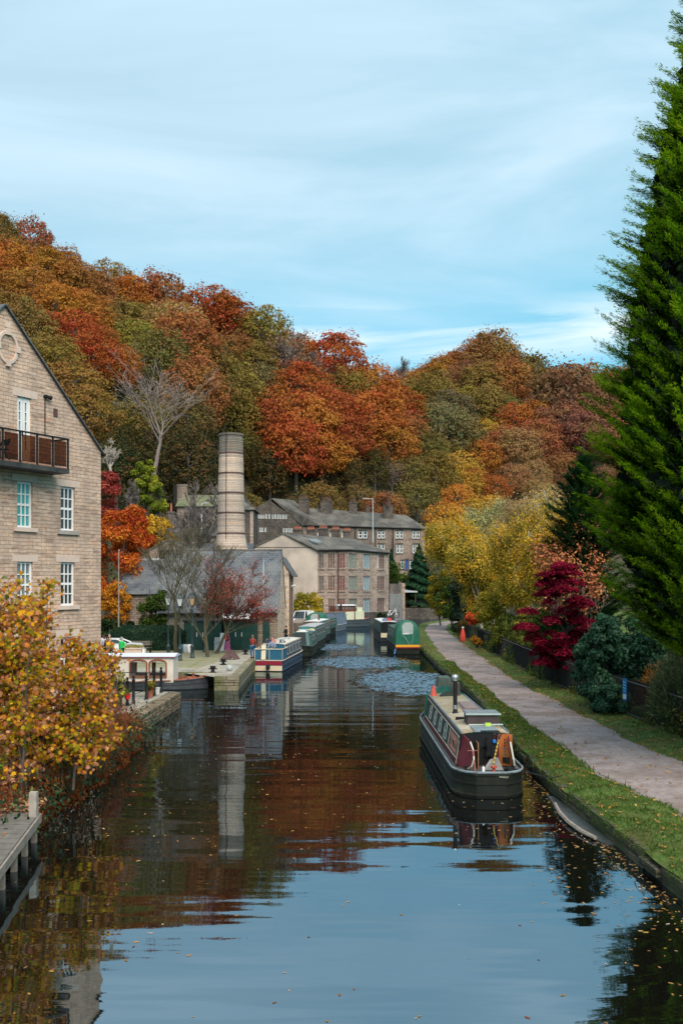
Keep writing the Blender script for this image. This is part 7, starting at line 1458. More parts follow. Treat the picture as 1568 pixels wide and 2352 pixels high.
n = 22000; idx = rng.integers(0, len(tips), n); A_ = np.array([tuple(a) for a, b in tips])[idx]; B_ = np.array([tuple(b) for a, b in tips])[idx]; q = rng.uniform(.25, 1.1, n)[:, None]
P = A_+(B_-A_)*q+rng.normal(size=(n, 3))*.13; keep = (P[:, 2] > .3) & (rng.random(n) < np.interp(P[:, 2], [0, 3.5, 5, 6.5], [1, 1, .7, .3])); P = P[keep]; n = len(P)
Nn = rng.normal(size=(n, 3))*.55+np.array([.25, -.8, .55]); me = leaf_mesh('sycamore_leaves', P, Nn, .068*rng.uniform(.45, 1.45, n), T_MAPLE, rng, tdir=rng.normal(size=(n, 3))*.7+np.array([0, -.2, -.8]), curl=.35); mobj('leaves', me, M_syc, tk)
# loose tall shoots at the top
# brambles and rust fern overhanging the water
M_fern = leaves_ramp('leaf_rust_fern', [(.1, (.07, .018, .008)), (.5, (.16, .045, .015)), (.85, (.30, .10, .03)), (1, (.14, .14, .03))], patch=1.2, mixn=.6)
rng = np.random.default_rng(131); br = thing('bramble_bank', 'rust red fern and bramble mass hanging over the water', 'bramble', (-8.3, 31, .4))
n = 15000; t = rng.uniform(0, 1, n); yb = -8+t*17.5; w_ = np.interp(t, [0, .3, .6, 1], [.5, 1.0, 1.1, .8]); hgt = np.interp(t, [0, .25, .5, .75, .9, 1], [.7, 1.5, 2.3, 2.2, 1.4, .7]); a = rng.uniform(-.5, math.pi*.75, n); q = rng.uniform(.6, 1.05, n)*(1+.2*np.sin(yb*2.1)*np.cos(a*3))
P = np.stack([-.35+np.cos(a)*w_*q, yb, -.1+np.sin(a)*hgt*q*.85+rng.normal(size=n)*.08], 1); P[:, 2] = np.maximum(P[:, 2], -.36)
Nn = np.stack([np.cos(a), rng.normal(size=n)*.5-.3, np.sin(a)+.2], 1)+rng.normal(size=(n, 3))*.5
mobj('foliage', leaf_mesh('fern', P, Nn, .085*rng.uniform(.5, 1.4, n), T_BLADE*np.array([1.6, 1.6])+np.array([-.5, 0]), rng, tdir=rng.normal(size=(n, 3))*.6+np.array([.3, 0, -.7])), M_fern, br)
n = 3000; t = rng.uniform(0, 1, n); P = np.stack([.25+rng.normal(size=n)*.3, -8+t*18.2, np.abs(rng.normal(size=n))*.55-.25], 1)
mobj('ivy', leaf_mesh('ivy', P, rng.normal(size=(n, 3))*.5+np.array([.8, -.5, .3]), .07*rng.uniform(.5, 1.3, n), T_DIA, rng), leaves_ramp('leaf_ivy', [(.1, (.012, .03, .02)), (.6, (.04, .075, .04)), (1, (.14, .18, .06))]), br)
mb = MB()
for k in range(70):
    y = rng.uniform(-8, 9); mb.tube([(-.8, y, rng.uniform(.2, 1)), (-.1+rng.normal()*.2, y+rng.normal()*.3, rng.uniform(.9, 2.4)), (.55+rng.normal()*.2, y+rng.normal()*.5, rng.uniform(-.1, 1.2))], [.012, .009, .004], 3, cap=False)
mb.build('canes', paint('cane_brown', (.12, .05, .03), .8, .3), br, local=True, uv=False)
# small shrub by the railing posts
bush('buddleia', 'yellow green sprig beside the first railing posts', 'shrub', (-10.1, 45.0, 1.6), .55, .6, 1.1, leaves_ramp('leaf_buddleia', [(.1, (.10, .12, .03)), (.6, (.28, .26, .06)), (1, (.45, .35, .07))]), 900, .075, 141, clumps=18, zbase=.7)
# green weeds where the deck meets the thicket
bush('green_weeds', 'bright green weeds left of the deck post', 'weeds', (-9.2, 25.6, 1.5), .5, .5, .8, leaves_ramp('leaf_weed', [(.1, (.03, .07, .01)), (.6, (.10, .2, .02)), (1, (.28, .34, .04))]), 700, .08, 142, clumps=12, zbase=.6)

rng = np.random.default_rng(171); n = 11000; yy = 23+rng.random(n)*92; w_ = np.array([max(0, math.sin(a*.55)+.6*math.sin(a*1.7+1)+.35) for a in yy]); sel = rng.random(n) < w_; yy = yy[sel]; n = len(yy)
P = np.stack([np.array([itp(FEN, a) for a in yy])-.45+rng.normal(size=n)*.10, yy, .6+np.abs(rng.normal(size=n))*.55*np.clip(w_[sel], .3, 1.6)], 1); P[:, 0] += .35
fi_ = thing('fence_ivy', 'ivy and brambles threaded through the black railings', 'ivy', (12.4, 60, .6)); mobj('foliage', leaf_mesh('fence_ivy', P-np.array([12.4, 60, .6]), rng.normal(size=(n, 3))*.5+np.array([-.8, -.4, .3]), .075*rng.uniform(.5, 1.4, n), T_DIA, rng), leaves_ramp('leaf_fence', [(.1, (.015, .035, .012)), (.5, (.05, .08, .02)), (.8, (.14, .13, .03)), (1, (.32, .20, .04))], patch=.7), fi_)
# --- grass blades and fallen leaves
rng = np.random.default_rng(151); n = 75000
yy = 14+(rng.random(n)**1.5)*60; L0 = np.array([edge_x(y) for y in yy]); PLx = np.array([pl_x(y) for y in yy]); PRx = np.array([pr_x(y) for y in yy]); FX = np.array([itp(FEN, y) for y in yy])
side_ = rng.random(n) < .68; x = np.where(side_, L0+.10+(PLx-.02-L0)*rng.random(n), PRx-.08+(FX+.6-PRx)*rng.random(n))
z = np.array([bank_z(a, b) for a, b in zip(x, yy)]); hgt = rng.uniform(.05, .11, n)*(1+.9*(rng.random(n) < .1))
td = np.stack([rng.normal(size=n)*.5, rng.normal(size=n)*.5, np.ones(n)], 1); P = np.stack([x, yy, z-.01], 1)
T = np.array([(0, -.10), (1, 0), (0, .10)]); me = leaf_mesh('grass', P, rng.normal(size=(n, 3))+np.array([0, -.5, .4]), hgt, T, rng, tdir=td)
mobj('grass', me, leaves_ramp('grass_blades', [(.0, (.022, .048, .008)), (.45, (.055, .105, .018)), (.75, (.10, .145, .03)), (1, (.20, .17, .06))], patch=1.0, mixn=.6, trans=.2), kind='stuff', label='short grass on the towpath verges')
n = 5200; yy = 14+rng.random(n)**1.4*85; sd_ = rng.random(n)**.55; x = np.array([edge_x(y)+(pl_x(y)-edge_x(y))*r if s < .5 else (pr_x(y)-.3+(itp(FEN, y)-pr_x(y)+.3)*r if s < .93 else pl_x(y)+(pr_x(y)-pl_x(y))*r) for y, r, s in zip(yy, rng.random(n), sd_)])
P = np.stack([x, yy, np.array([bank_z(a, b) for a, b in zip(x, yy)])+.05], 1)
mobj('fallen_leaves', leaf_mesh('fallen', P, rng.normal(size=(n, 3))*.3+np.array([0, 0, 1]), .065*rng.uniform(.5, 1.2, n), T_HEX, rng), leaves_ramp('leaf_litter', [(.1, (.12, .05, .02)), (.5, (.34, .16, .05)), (1, (.52, .34, .08))]), kind='stuff', label='fallen autumn leaves on the grass')
rng = np.random.default_rng(161); n = 9000; yy = 12+(rng.random(n)**1.3)*80; x = np.array([edge_x(y) for y in yy])+rng.uniform(-.16, .10, n); P = np.stack([x, yy, .42+rng.uniform(-.06, .08, n)], 1); td = np.stack([-rng.uniform(.2, 1.2, n), rng.normal(size=n)*.5, rng.uniform(-1.3, .1, n)], 1); sel = np.array([math.sin(a*1.7)+math.sin(a*4.1)*.7+math.sin(a*9.3)*.4 for a in yy])+rng.normal(size=n)*.5 > -.3; P, td = P[sel], td[sel]; n = len(P)
mobj('edge_grass', leaf_mesh('edge_grass', P, rng.normal(size=(n, 3))+np.array([-.5, -.4, .3]), rng.uniform(.05, .15, n), np.array([(0, -.07), (1, 0), (0, .07)]), rng, tdir=td), leaves_ramp('grass_edge', [(.0, (.02, .045, .008)), (.5, (.05, .095, .018)), (.8, (.10, .13, .03)), (1, (.20, .15, .05))], patch=.8, mixn=.6, trans=.2), kind='stuff', label='longer grass drooping over the canal edge')
# leaves floating on the canal
n = 2600; yy = 11+rng.random(n)**1.8*75; x = np.array([rng.uniform(-8.2 if y > 25 else -7, 6.6) for y in yy]); m_ = int(n*.30); yy[:m_] = rng.uniform(15, 36, m_); x[:m_] = np.array([edge_x(y) for y in yy[:m_]])-.15-np.abs(rng.normal(size=m_))**1.5*.6
keep = ~((np.abs(x-4.45) < 1.1) & (yy > 29.3) & (yy < 44)); keep &= (rng.random(n) < np.where((yy < 24) & (x < 4), .28, 1)); P = np.stack([x, yy, np.full(n, .006)], 1)[keep]
mobj('floating_leaves', leaf_mesh('floating', P, np.tile([0, 0, 1.0], (len(P), 1))+rng.normal(size=(len(P), 3))*.06, .05*rng.uniform(.4, 1.2, len(P)), T_HEX, rng), leaves_ramp('leaf_floating', [(.0, (.16, .05, .025)), (.3, (.34, .17, .07)), (.65, (.50, .29, .06)), (.85, (.46, .34, .22)), (1, (.5, .42, .36))], mixn=.1), kind='stuff', label='fallen leaves floating on the dark water')
# leaves on the deck edge
n = 420; P = np.stack([rng.uniform(-9.5, -7.5, n), 25.0+rng.normal(size=n)*.4, np.full(n, .76)+rng.random(n)*.1], 1); m_ = n//5; P[:m_, 1] = rng.uniform(21, 25, m_); P[:m_, 2] = .745
mobj('leaf_drift', leaf_mesh('drift', P, rng.normal(size=(n, 3))*.4+np.array([0, 0, 1]), .075*rng.uniform(.5, 1.2, n), T_MAPLE*.9, rng, curl=.3), leaves_ramp('leaf_pink_brown', [(.1, (.30, .14, .07)), (.6, (.50, .27, .17)), (1, (.62, .40, .12))]), kind='stuff', label='drift of dry brown leaves at the back of the deck')
# ------------------------------------------------------------------ deck
dk = thing('jetty', 'grey weathered boarded jetty with a square post in the bottom left corner', 'jetty', (-8.2, 22, 0))
c1 = at(92, 1865, .72); c2 = at(-12, 2003, .72); dirv = unitv(c1-c2); nd_ = Vector((dirv.y, -dirv.x, 0)); LEN = (c1-c2).length+2.5; bkd = Vector((-1, 0, 0))
mb = MB(); k = 0; t = 0.0
while t < LEN-.1:
    p = c1-dirv*t; mb.obox(p+Vector((0, 0, -.035)), bkd*3.4, -dirv*.115, (0, 0, .03+.006*((k*7) % 3))); t += .145; k += 1
mb.build('boards', paint('deck_boards', (.15, .135, .115), .75, .25, 5, bump=.4, dirt=((.16, .15, .11), .5)), dk)
mb = MB(); mb.obox(c1+Vector((0, 0, -.24))+nd_*.002, -dirv*LEN, nd_*.05, (0, 0, .205)); mb.obox(c1+Vector((0, 0, -.22))+dirv*.0, bkd*3.4, dirv*.05, (0, 0, .18)); mb.build('fascia', M_wood, dk)
for t in (.12, 1.35, 2.6, 3.9, 5.2):
    p = c1-dirv*t+bkd*.12; mb = MB(); mb.obox(p+Vector((-.06, -.06, -.9)), (.12, 0, 0), (0, .12, 0), (0, 0, 1.35 if False else .85)); mb.build('leg', M_wood, dk)
pp = at(76, 1876, .72); mb = MB(); mb.obox(pp+Vector((-.09, -.02, -.2)), (.18, 0, 0), (0, .17, 0), (0, 0, .79)); mb.build('post', paint('post_grey_wood', (.34, .30, .25), .85, .25, 6, bump=.4), dk)
# ------------------------------------------------------------------ fence along the towpath
fc = [(-30, 17.6), (20, 14.0), (28, 13.2), (37.2, 12.75), (46, 12.4), (59, 11.95), (80, 12.35), (105, 12.95), (118, 13.7)]
fn = thing('park_railings', 'black bow topped railings running along the back of the towpath', 'railings', (12.4, 60, .6))
mb = MB(); rl = MB(); y = 22.0; k = 0; fz = .58
while y < 116:
    x = itp(fc, y); hh_ = 1.62+.012*math.sin(y*3); mb.obox((x-.012, y-.012, fz-.05), (.024, 0, 0), (0, .024, 0), (0, 0, hh_+.05)); y += .115 if y < 62 else .17
o = mb.build('bars', M_iron, fn, uv=False); o['kind'] = 'stuff'
ys_ = list(np.arange(22, 116.5, 1.5))
for zz in (fz+.10, fz+1.50):
    rl = MB(); rl.tube([(itp(fc, y)-.02, y, zz+.012*math.sin(y*1.3)) for y in ys_], .028 if zz > 1 else .022, 4); rl.build('rail', paint('rail_worn', (.075, .066, .06), .5, .4, 4), fn)
for k, y in enumerate(np.arange(23, 116, 3.0)):
    p = MB(); x = itp(fc, y); p.box(x-.035, x+.035, y-.035, y+.035, fz-.1, fz+1.72); p.build('post', M_iron, fn)
mb = MB(); mb.box(11.72, 11.82, 59.1, 59.2, .4, 2.55); mb.lathe([(.07, 2.55), (.07, 2.6), (.02, 2.66)], (11.77, 59.15, 0), 8); mb.build('sign_post', M_iron, label='solitary tall black post on the verge under the crimson maple', cat='post')
# blue strip sign on the fence
sg = thing('blue_sign', 'narrow blue strip sign with pale writing fixed to the railings', 'sign', (12.42, 43.6, 1.4))
sy = 43.7; sx_ = itp(fc, sy)-.06; M_sb = paint('sign_blue', (.015, .14, .38), .4, .05, 3); M_sl = paint('sign_light_blue', (.16, .45, .68), .4, .05, 3); M_sw = paint('sign_white', (.62, .74, .82), .4, .05)
exs = unitv((.55, -.83, 0)); ns = Vector((exs.y, -exs.x, 0)); o_ = Vector((sx_-.02, sy, 1.20))-exs*.1
mb = MB(); mb.obox(o_, exs*.22, ns*.015, (0, 0, .98)); mb.build('board', M_sb, sg)
mb = MB()
for z in (.83, .70, .57, .44, .31): mb.obox(o_+exs*.02+ns*.017+Vector((0, 0, z-.02)), exs*.16-Vector((0, 0, .05)), ns*.003, (0, 0, .055))
mb.build('lettering', M_sl, sg); mb = MB(); mb.obox(o_+exs*.015+ns*.017+Vector((0, 0, .07)), exs*.19, ns*.003, (0, 0, .20)); mb.build('white_panel', M_sw, sg)
# overhead wire
mb = MB(); a = aty(1330, 1279, 52); b = aty(1640, 1277, 30); mb.tube([a, a.lerp(b, .5)-Vector((0, 0, .06)), b], .008, 3); mb.build('overhead_wire', M_iron, label='thin dark wire crossing in front of the big conifer', cat='wire')
# red thing by the path: a red bag on a litter hoop
rb = thing('red_litter_sack', 'bright red sack hanging on a white topped post by the scarlet bush', 'sack', (12.05, 99, .5))
mb = MB(); mb.tube([(0, 0, 0), (0, 0, 1.5)], .04, 6); mb.lathe([(.12, 1.32), (.13, 1.38), (.05, 1.45)], (0, 0, 0), 10); mb.build('post', M_white, rb, local=True)
mb = MB(); mb.loft([[Vector((.26*s*math.cos(t)*(1+.12*math.sin(3*t)), .2*s*math.sin(t), z)) for t in np.linspace(0, 2*math.pi, 13)[:-1]] for s, z in ((.9, .03), (1.15, .15), (1.0, .6), (.75, .95), (.45, 1.2), (.3, 1.28))], True, True); mb.build('sack', paint('sack_red', (.72, .07, .05), .6, .15, 4), rb, local=True, smooth=True)
# ------------------------------------------------------------------ lamps on the quay
M_lampg = paint('lantern_glass', (.48, .52, .52), .25, .1, 3); M_lampy = paint('lantern_glass_brown', (.40, .27, .14), .3, .1, 3); M_post = paint('lamp_green_black', (.018, .034, .036), .4, .3, 4)
def lamp(loc, label, glassm, dark=False, s=1.0):
    t = thing('street_lamp', label, 'street lamp', loc, 0, 'victorian lamps on the quay')
    mb = MB(); mb.lathe([(.17, 0), (.17, .12), (.13, .16), (.13, .75), (.16, .80), (.16, .88), (.09, .95), (.075, 1.05), (.065, 2.3), (.085, 2.34), (.085, 2.42), (.055, 2.46), (.045, 3.45), (.08, 3.5), (.05, 3.58), (.04, 3.85)], n=12); mb.build('post', M_post, t, local=True, smooth=True, sharp=50)
    mb = MB(); mb.tube([(-.22, 0, 3.5), (.22, 0, 3.5)], .018, 5); mb.build('ladder_bar', M_post, t, local=True)
    sq = lambda r, z: [Vector((r*math.cos(a), r*math.sin(a), z)) for a in (R(45), R(135), R(225), R(315))]
    mb = MB(); mb.loft([sq(.15, 3.90), sq(.30, 4.42)], True, True); mb.build('lantern_glass', glassm, t, local=True)
    mb = MB(); mb.loft([sq(.16, 3.82), sq(.17, 3.895)], True, True); mb.loft([sq(.35, 4.425), sq(.33, 4.47), sq(.16, 4.66), sq(.07, 4.70), sq(.08, 4.76), sq(.02, 4.86)], True, True)
    for a in (45, 135, 225, 315): mb.tube([(.155*math.cos(R(a)), .155*math.sin(R(a)), 3.89), (.31*math.cos(R(a)), .31*math.sin(R(a)), 4.43)], .018, 4)
    mb.build('lantern_frame', M_post, t, local=True); return t
lamp((-12.85, 74, .8), 'leftmost of the quay lamps, its clear lantern highest', M_lampg)
lamp((-11.5, 71, .8), 'second quay lamp from the left, standing nearest the camera', M_lampg)
lamp((-11.0, 73.5, .8), 'third quay lamp from the left, with a tan coloured lantern', M_lampy)
lamp((-10.9, 79.5, .8), 'fourth quay lamp, its head lost in the red berried tree', M_lampg)
def pole(u, vb, vt, yy, label, arm=.0):
    p = aty(u, vb, yy); q = aty(u, vt, yy); t = thing('lamp_pole', label, 'lamp pole', tuple(p)); mb = MB(); h_ = q.z-p.z; pr_ = .6 if yy < 100 else 1; mb.tube([(0, 0, 0), (0, 0, h_*.3), (0, 0, h_)], [.11*pr_, .09*pr_, .07*pr_], 8); mb.build('pole', M_wood if u == 273 else M_pole, t, local=True)
    mb = MB(); mb.tube([(0, 0, h_), (arm, 0, h_+.05)], .06, 6); mb.prism([Vector((arm*.6, -.12, h_+.02)), Vector((arm*1.5, -.1, h_+.04)), Vector((arm*1.5, .1, h_+.04)), Vector((arm*.6, .12, h_+.02))], (0, 0, .12)); mb.build('lamp_head', M_lead, t, local=True)
pole(856, 1245, 1146, 185, 'tall pale blue street pole before the terrace windows', -1.3)
pole(605, 1385, 1290, 84.2, 'pale metal pole in front of the blue slate roof', .05)
pole(463, 1240, 1157, 118, 'street lamp with a short arm left of the mill chimney', .5)
pole(273, 1440, 1266, 82, 'pale wooden pole with a small white cap before the orange trees', .04)
# ------------------------------------------------------------------ railing posts and pots on the basin wall
PT = [(-9.28, 51.3), (-9.38, 49.9), (-9.45, 48.3), (-9.72, 46.6), (-9.86, 45.9), (-10.02, 45.2), (-10.5, 46.4)]
rp = thing('post_railings', 'black ball topped posts and thin rails on the basin wall', 'railings', (-9.6, 48, .71))
for x, y in PT:
    mb = MB(); mb.lathe([(.085, .70), (.085, .85), (.07, .87), (.07, 1.78), (.085, 1.80), (.085, 1.84), (.03, 1.87), (.06, 1.91), (.072, 1.96), (.055, 2.01), (.01, 2.03)], (x, y, 0), 10); mb.build('post', M_iron, rp, smooth=True)
for i in range(5):
    for z in (1.65, 1.15):
        mb = MB(); mb.tube([(*PT[i], z), (*PT[i+1], z)], .016, 4); mb.build('rail', M_iron, rp)
mb = MB(); mb.tube([(*PT[0], 1.72), (-12.5, 51.6, 1.72)], .02, 4); mb.build('rail', M_iron, rp)
def pot(loc, col, lab, r=.16, h=.2, plant=True, leafm=None, hang=False):
    t = thing('plant_pot', lab, 'plant pot', loc); mb = MB(); mb.lathe([(r*.7, 0), (r*.95, h), (r*1.05, h), (r*1.05, h+.03), (r*.85, h+.03), (r*.8, h-.02)], n=14); mb.build('pot', col, t, local=True, smooth=True, sharp=30)
    if plant:
        rng = np.random.default_rng(int(abs(loc[1])*100)); n = 220; P = rng.normal(size=(n, 3))*np.array([r*.7, r*.7, .10])+np.array([0, 0, h+.14]); mobj('plant', leaf_mesh('pot_plant', P, rng.normal(size=(n, 3))+np.array([0, 0, .5]), .04, T_DIA, rng), leafm or MATS['leaf_mid_green'], t)
    return t
M_redp = paint('pot_red', (.75, .02, .015), .35, .05)
pot((-9.78, 45.55, 1.05), M_redp, 'bright red pot with a green plant hung on a railing post', .15, .2)
pot((-9.40, 49.2, 1.02), paint('pot_dark_red', (.42, .03, .03), .4, .1), 'dark red pot with a yellow plant between the middle posts', .15, .2, leafm=M_yelg)
pot((-9.35, 50.6, .71), paint('pot_white', (.62, .64, .62), .5, .1), 'white conical pot between the two farthest posts', .15, .3, plant=False)
pot((-9.42, 49.0, .71), M_pot, 'square terracotta pot at the foot of the fourth post', .2, .32)
# ------------------------------------------------------------------ quay furniture
def bollard(loc, lab, s=1.0):
    t = thing('mooring_bollard', lab, 'bollard', loc); mb = MB(); mb.lathe([(.22*s, 0), (.22*s, .04), (.11*s, .08), (.10*s, .26), (.19*s, .32), (.19*s, .38), (.12*s, .42)], n=12); mb.build('bollard_body', M_iron, t, local=True, smooth=True, sharp=40)
    mb = MB(); mb.tube([(-.26*s, 0, .24), (.26*s, 0, .24)], .04*s, 6); mb.build('cross_bar', M_iron, t, local=True)
bl = lambda u, v: tuple(at(u, v, .81))
bollard(bl(489, 1545), 'black mooring bollard nearest the boat bow'); bollard(bl(513, 1527), 'black mooring bollard in the middle of the flagged quay'); bollard(bl(564, 1503), 'black mooring bollard beyond the rusty steel ramp'); bollard(bl(580, 1484), 'small far bollard by the green sheds')
sp = thing('white_globe', 'small white globe light on the quay edge', 'globe light', bl(527, 1541)); mb = MB(); mb.lathe([(.02, .0), (.12, .02), (.2, .12), (.2, .22), (.12, .34), (.02, .37)], n=14); mb.build('globe', M_lead, sp, local=True, smooth=True); mb = MB(); mb.lathe([(.1, .0), (.08, .03), (.06, .05)], n=10); mb.build('base', M_iron, sp, local=True)
rs = thing('steel_ramp', 'folded rusty brown steel plates standing on the quay', 'steel plates', bl(528, 1514)); M_rst = paint('rust_plate', (.085, .045, .04), .7, .3, 3)
mb = MB(); mb.obox((-.65, -.6, .03), (.75, .1, .0), (.35, .6, .35), (0, 0, .03)); mb.build('plate', M_rst, rs, local=True); mb = MB(); mb.obox((-.28, .05, .36), (.72, -.08, .0), (-.1, .1, .30), (0, .03, 0)); mb.obox((.46, .0, .38), (.28, -.1, -.36), (.03, .02, 0), (-.38, -.5, -.02)); mb.build('plate', M_rst, rs, local=True)
bn = thing('bench', 'slatted grey wooden bench in front of the hedge', 'bench', (-15.95, 78.4, .8)); M_bn = paint('bench_wood', (.17, .145, .115), .85, .25, 6)
for zz, yy in ((.62, .22), (.74, .25), (.86, .28)):
    mb = MB(); mb.box(-1.0, 1.0, yy, yy+.03, zz, zz+.09); mb.build('back_slat', M_bn, bn, local=True)
mb = MB()
for k in range(5): mb.box(-1.0, 1.0, -.25+k*.1, -.17+k*.1, .43, .46)
mb.build('seat', M_bn, bn, local=True)
for x in (-.95, .89):
    mb = MB(); mb.box(x, x+.07, -.25, -.19, 0, .62); mb.box(x, x+.07, .2, .26, 0, .95); mb.box(x, x+.07, -.28, .25, .60, .65); mb.build('end_frame', M_iron, bn, local=True)
pl_ = thing('stone_planter', 'square stone planter with low yellow green plants beside the bench', 'planter', (-15.3, 74.2, .8)); mb = MB(); mb.prism([Vector((-.8, -.45, 0)), Vector((.5, -.45, 0)), Vector((.5, .45, 0)), Vector((-.8, .45, 0))], (0, 0, .62)); mb.box(-.85, .55, -.5, .5, .621, .70); mb.build('planter_body', M_lint, pl_, local=True)
rng = np.random.default_rng(9); n = 500; P = np.stack([rng.uniform(-.8, .5, n), rng.uniform(-.4, .4, n), .72+rng.random(n)*.2], 1); mobj('plant', leaf_mesh('planter_plants', P, rng.normal(size=(n, 3)), .05, T_DIA, rng), M_yelg, pl_)
mb = MB(); mb.box(.52, .72, -.3, .3, 0, .62); mb.build('notice', M_white, pl_, local=True)
# dark green sheds
for nm, ua, ub, yy, lab in (('green_hoarding', 422, 509, 82, 'long dark green boarded hoarding left of the gap behind the bare trees'), ('green_shed', 516, 588, 82.2, 'dark green boarded shed right of the gap by the workshop')):
    xa = (ua-UC)*yy/F; xb = (ub-UC)*yy/F; t = thing(nm, lab, 'shed', ((xa+xb)/2, yy, .8)); mb = MB(); k = int((xb-xa)/1.2)
    for i in range(k): mb.box(xa+(xb-xa)*i/k+.012, xa+(xb-xa)*(i+1)/k-.012, yy+.03*(i % 2), yy+2.0, .82, 3.15)
    mb.build('boarded_wall', M_drkgreen, t); mb = MB(); mb.prism([Vector((xa-.1, yy-.1, 3.15)), Vector((xb+.1, yy-.1, 3.15)), Vector((xb+.1, yy+2.1, 3.25)), Vector((xa-.1, yy+2.1, 3.25))], (0, 0, .08)); mb.build('flat_roof', M_iron, t)
    mb = MB(); xm = xa+(xb-xa)*.35
    for q in (xm, xm+.5): mb.box(q-.04, q+.04, yy-.03, yy+.0, 1.9, 2.25)
    mb.build('handle', M_lead, t)
mb = MB(); t = thing('white_awning', 'white corrugated canopy over the right hand green shed', 'canopy', (-8.3, 82.5, 3.3)); mb.prism([Vector((-9.9, 81.9, 3.36)), Vector((-7.6, 81.9, 3.36)), Vector((-7.6, 83.6, 3.75)), Vector((-9.9, 83.6, 3.75))], (0, 0, .06)); mb.build('sheet', M_white, t); mb = MB(); mb.tube([(-9.9, 81.9, 3.34), (-7.6, 81.9, 3.34)], .05, 5); mb.build('edge_trim', M_pipe, t)
for i, (u, c, lab) in enumerate(((513, M_white, 'white board leaning in the gap between the green sheds'), (500, M_lead, 'grey panel standing beside the white board'))):
    yy = 80.8; x = (u-UC)*yy/F; mb = MB(); mb.obox((x-.28, yy, .81), (.56, 0, 0), (0, .05, 0), (0, .25, 1.45-.35*i)); mb.box(x-.3, x+.3, yy-.05, yy+.0, 1.5, 1.56); mb.build('leaning_board', c, label=lab, cat='board')
for u, lab, cm in ((426, 'left blue white barrel beside the hedge end', M_lead), (436, 'right pale barrel beside the hedge end', M_white), (416, 'small teal bin at the hedge end', paint('bin_teal', (.03, .13, .17), .5, .1))):
    yy = 79; x = (u-UC)*yy/F; t = thing('barrel', lab, 'barrel', (x, yy, .8)); mb = MB(); mb.lathe([(.17, 0), (.21, .1), (.22, .4), (.20, .62), (.15, .68)], n=12); mb.build('drum', cm, t, local=True, smooth=True); mb = MB(); mb.lathe([(.16, .681), (.16, .72), (.05, .73)], n=12); mb.build('lid', M_iron, t, local=True)
# gable house road traffic: cars
def car(name, label, cat, loc, rz, col, L=4.1, Wd=1.7, H_=1.45, van=False):
    t = thing(name, label, cat, loc, rz); hw_ = Wd/2
    pr = [(0, .35), (0, .75), (.15, .88), (1.0, .95), (1.15, .97), (L-.5, .98), (L-.05, .9), (L, .7), (L, .35)] if not van else [(0, .35), (0, .8), (.2, .95), (.8, 1.05), (L, 1.1), (L, .35)]
    mb = MB(); mb.loft([[Vector((sx_*hw_*k, y, z)) for y, z in pr] for sx_, k in ((-1, .93), (-1, 1), (1, 1), (1, .93))], True, True); mb.build('body', col, t, local=True)
    g0, g1, r0, r1 = (1.0, L-.35, 1.7, L-.95) if not van else (.7, L-.02, 1.25, L-.05); HH = H_ if not van else 1.95
    mb = MB(); mb.loft([[Vector((s*hw_*.93, g0, .96)), Vector((s*hw_*.93, g1, .98)), Vector((s*hw_*.76, r1, HH)), Vector((s*hw_*.76, r0, HH))] for s in (-1, 1)], True, True); mb.build('window', M_glassd, t, local=True)
    mb = MB(); mb.prism([Vector((-hw_*.77, r0-.05, HH-.02)), Vector((hw_*.77, r0-.05, HH-.02)), Vector((hw_*.77, r1+.05, HH-.02)), Vector((-hw_*.77, r1+.05, HH-.02))], (0, 0, .06))
    for s in (-1, 1):
        for (ya, za, yb, zb) in ((g0, .97, r0, HH), (g1, .98, r1, HH)): mb.tube([(s*hw_*.94, ya, za), (s*hw_*.77, yb, zb)], .045, 4)
        if van: mb.obox((s*hw_*.95, 1.9, .98), (0, L-1.95, 0), (-s*.02, 0, 0), (-s*hw_*.18, 0, .97))
    mb.build('roof', col, t, local=True)
    for sx_ in (-1, 1):
        for y in (.75, L-.8):
            mb = MB(); mb.tube([(sx_*(hw_-.16), y, .31), (sx_*(hw_+.01), y, .31)], .31, 14); w_ = mb.build('wheel', M_iron, t, local=True); mb = MB(); mb.tube([(sx_*(hw_+.011), y, .31), (sx_*(hw_+.02), y, .31)], .18, 10); mb.build('rim', M_lead, w_, local=True)
    for sx_ in (-1, 1): mb = MB(); mb.box(sx_*hw_*.72-.14, sx_*hw_*.72+.14, -.02, .02, .66, .78); mb.build('headlight', M_lampg, t, local=True)
    return t
M_carw = paint('car_white', (.75, .77, .78), .25, .03, 2); M_carb = paint('car_blue_black', (.03, .04, .08), .25, .1, 2)
car('parked_car', 'white car parked behind the person in the green coat', 'car', (-15.3, 76.2, .8), R(88), M_carw, H_=1.25)
car('parked_van', 'white van parked behind the cream wing', 'van', (-5.6, 123.5, .8), R(-20), M_carw, van=True)
car('parked_car', 'dark blue and white car parked beside the van', 'car', (-4.7, 126.5, .8), R(-35), M_carb)
mb = MB(); mb.box(-5.6, -4.35, 109, 122, .5, 1.9); mb.build('parapet_wall', M_terr, label='low rubble wall by the water in front of the parked van', cat='wall')
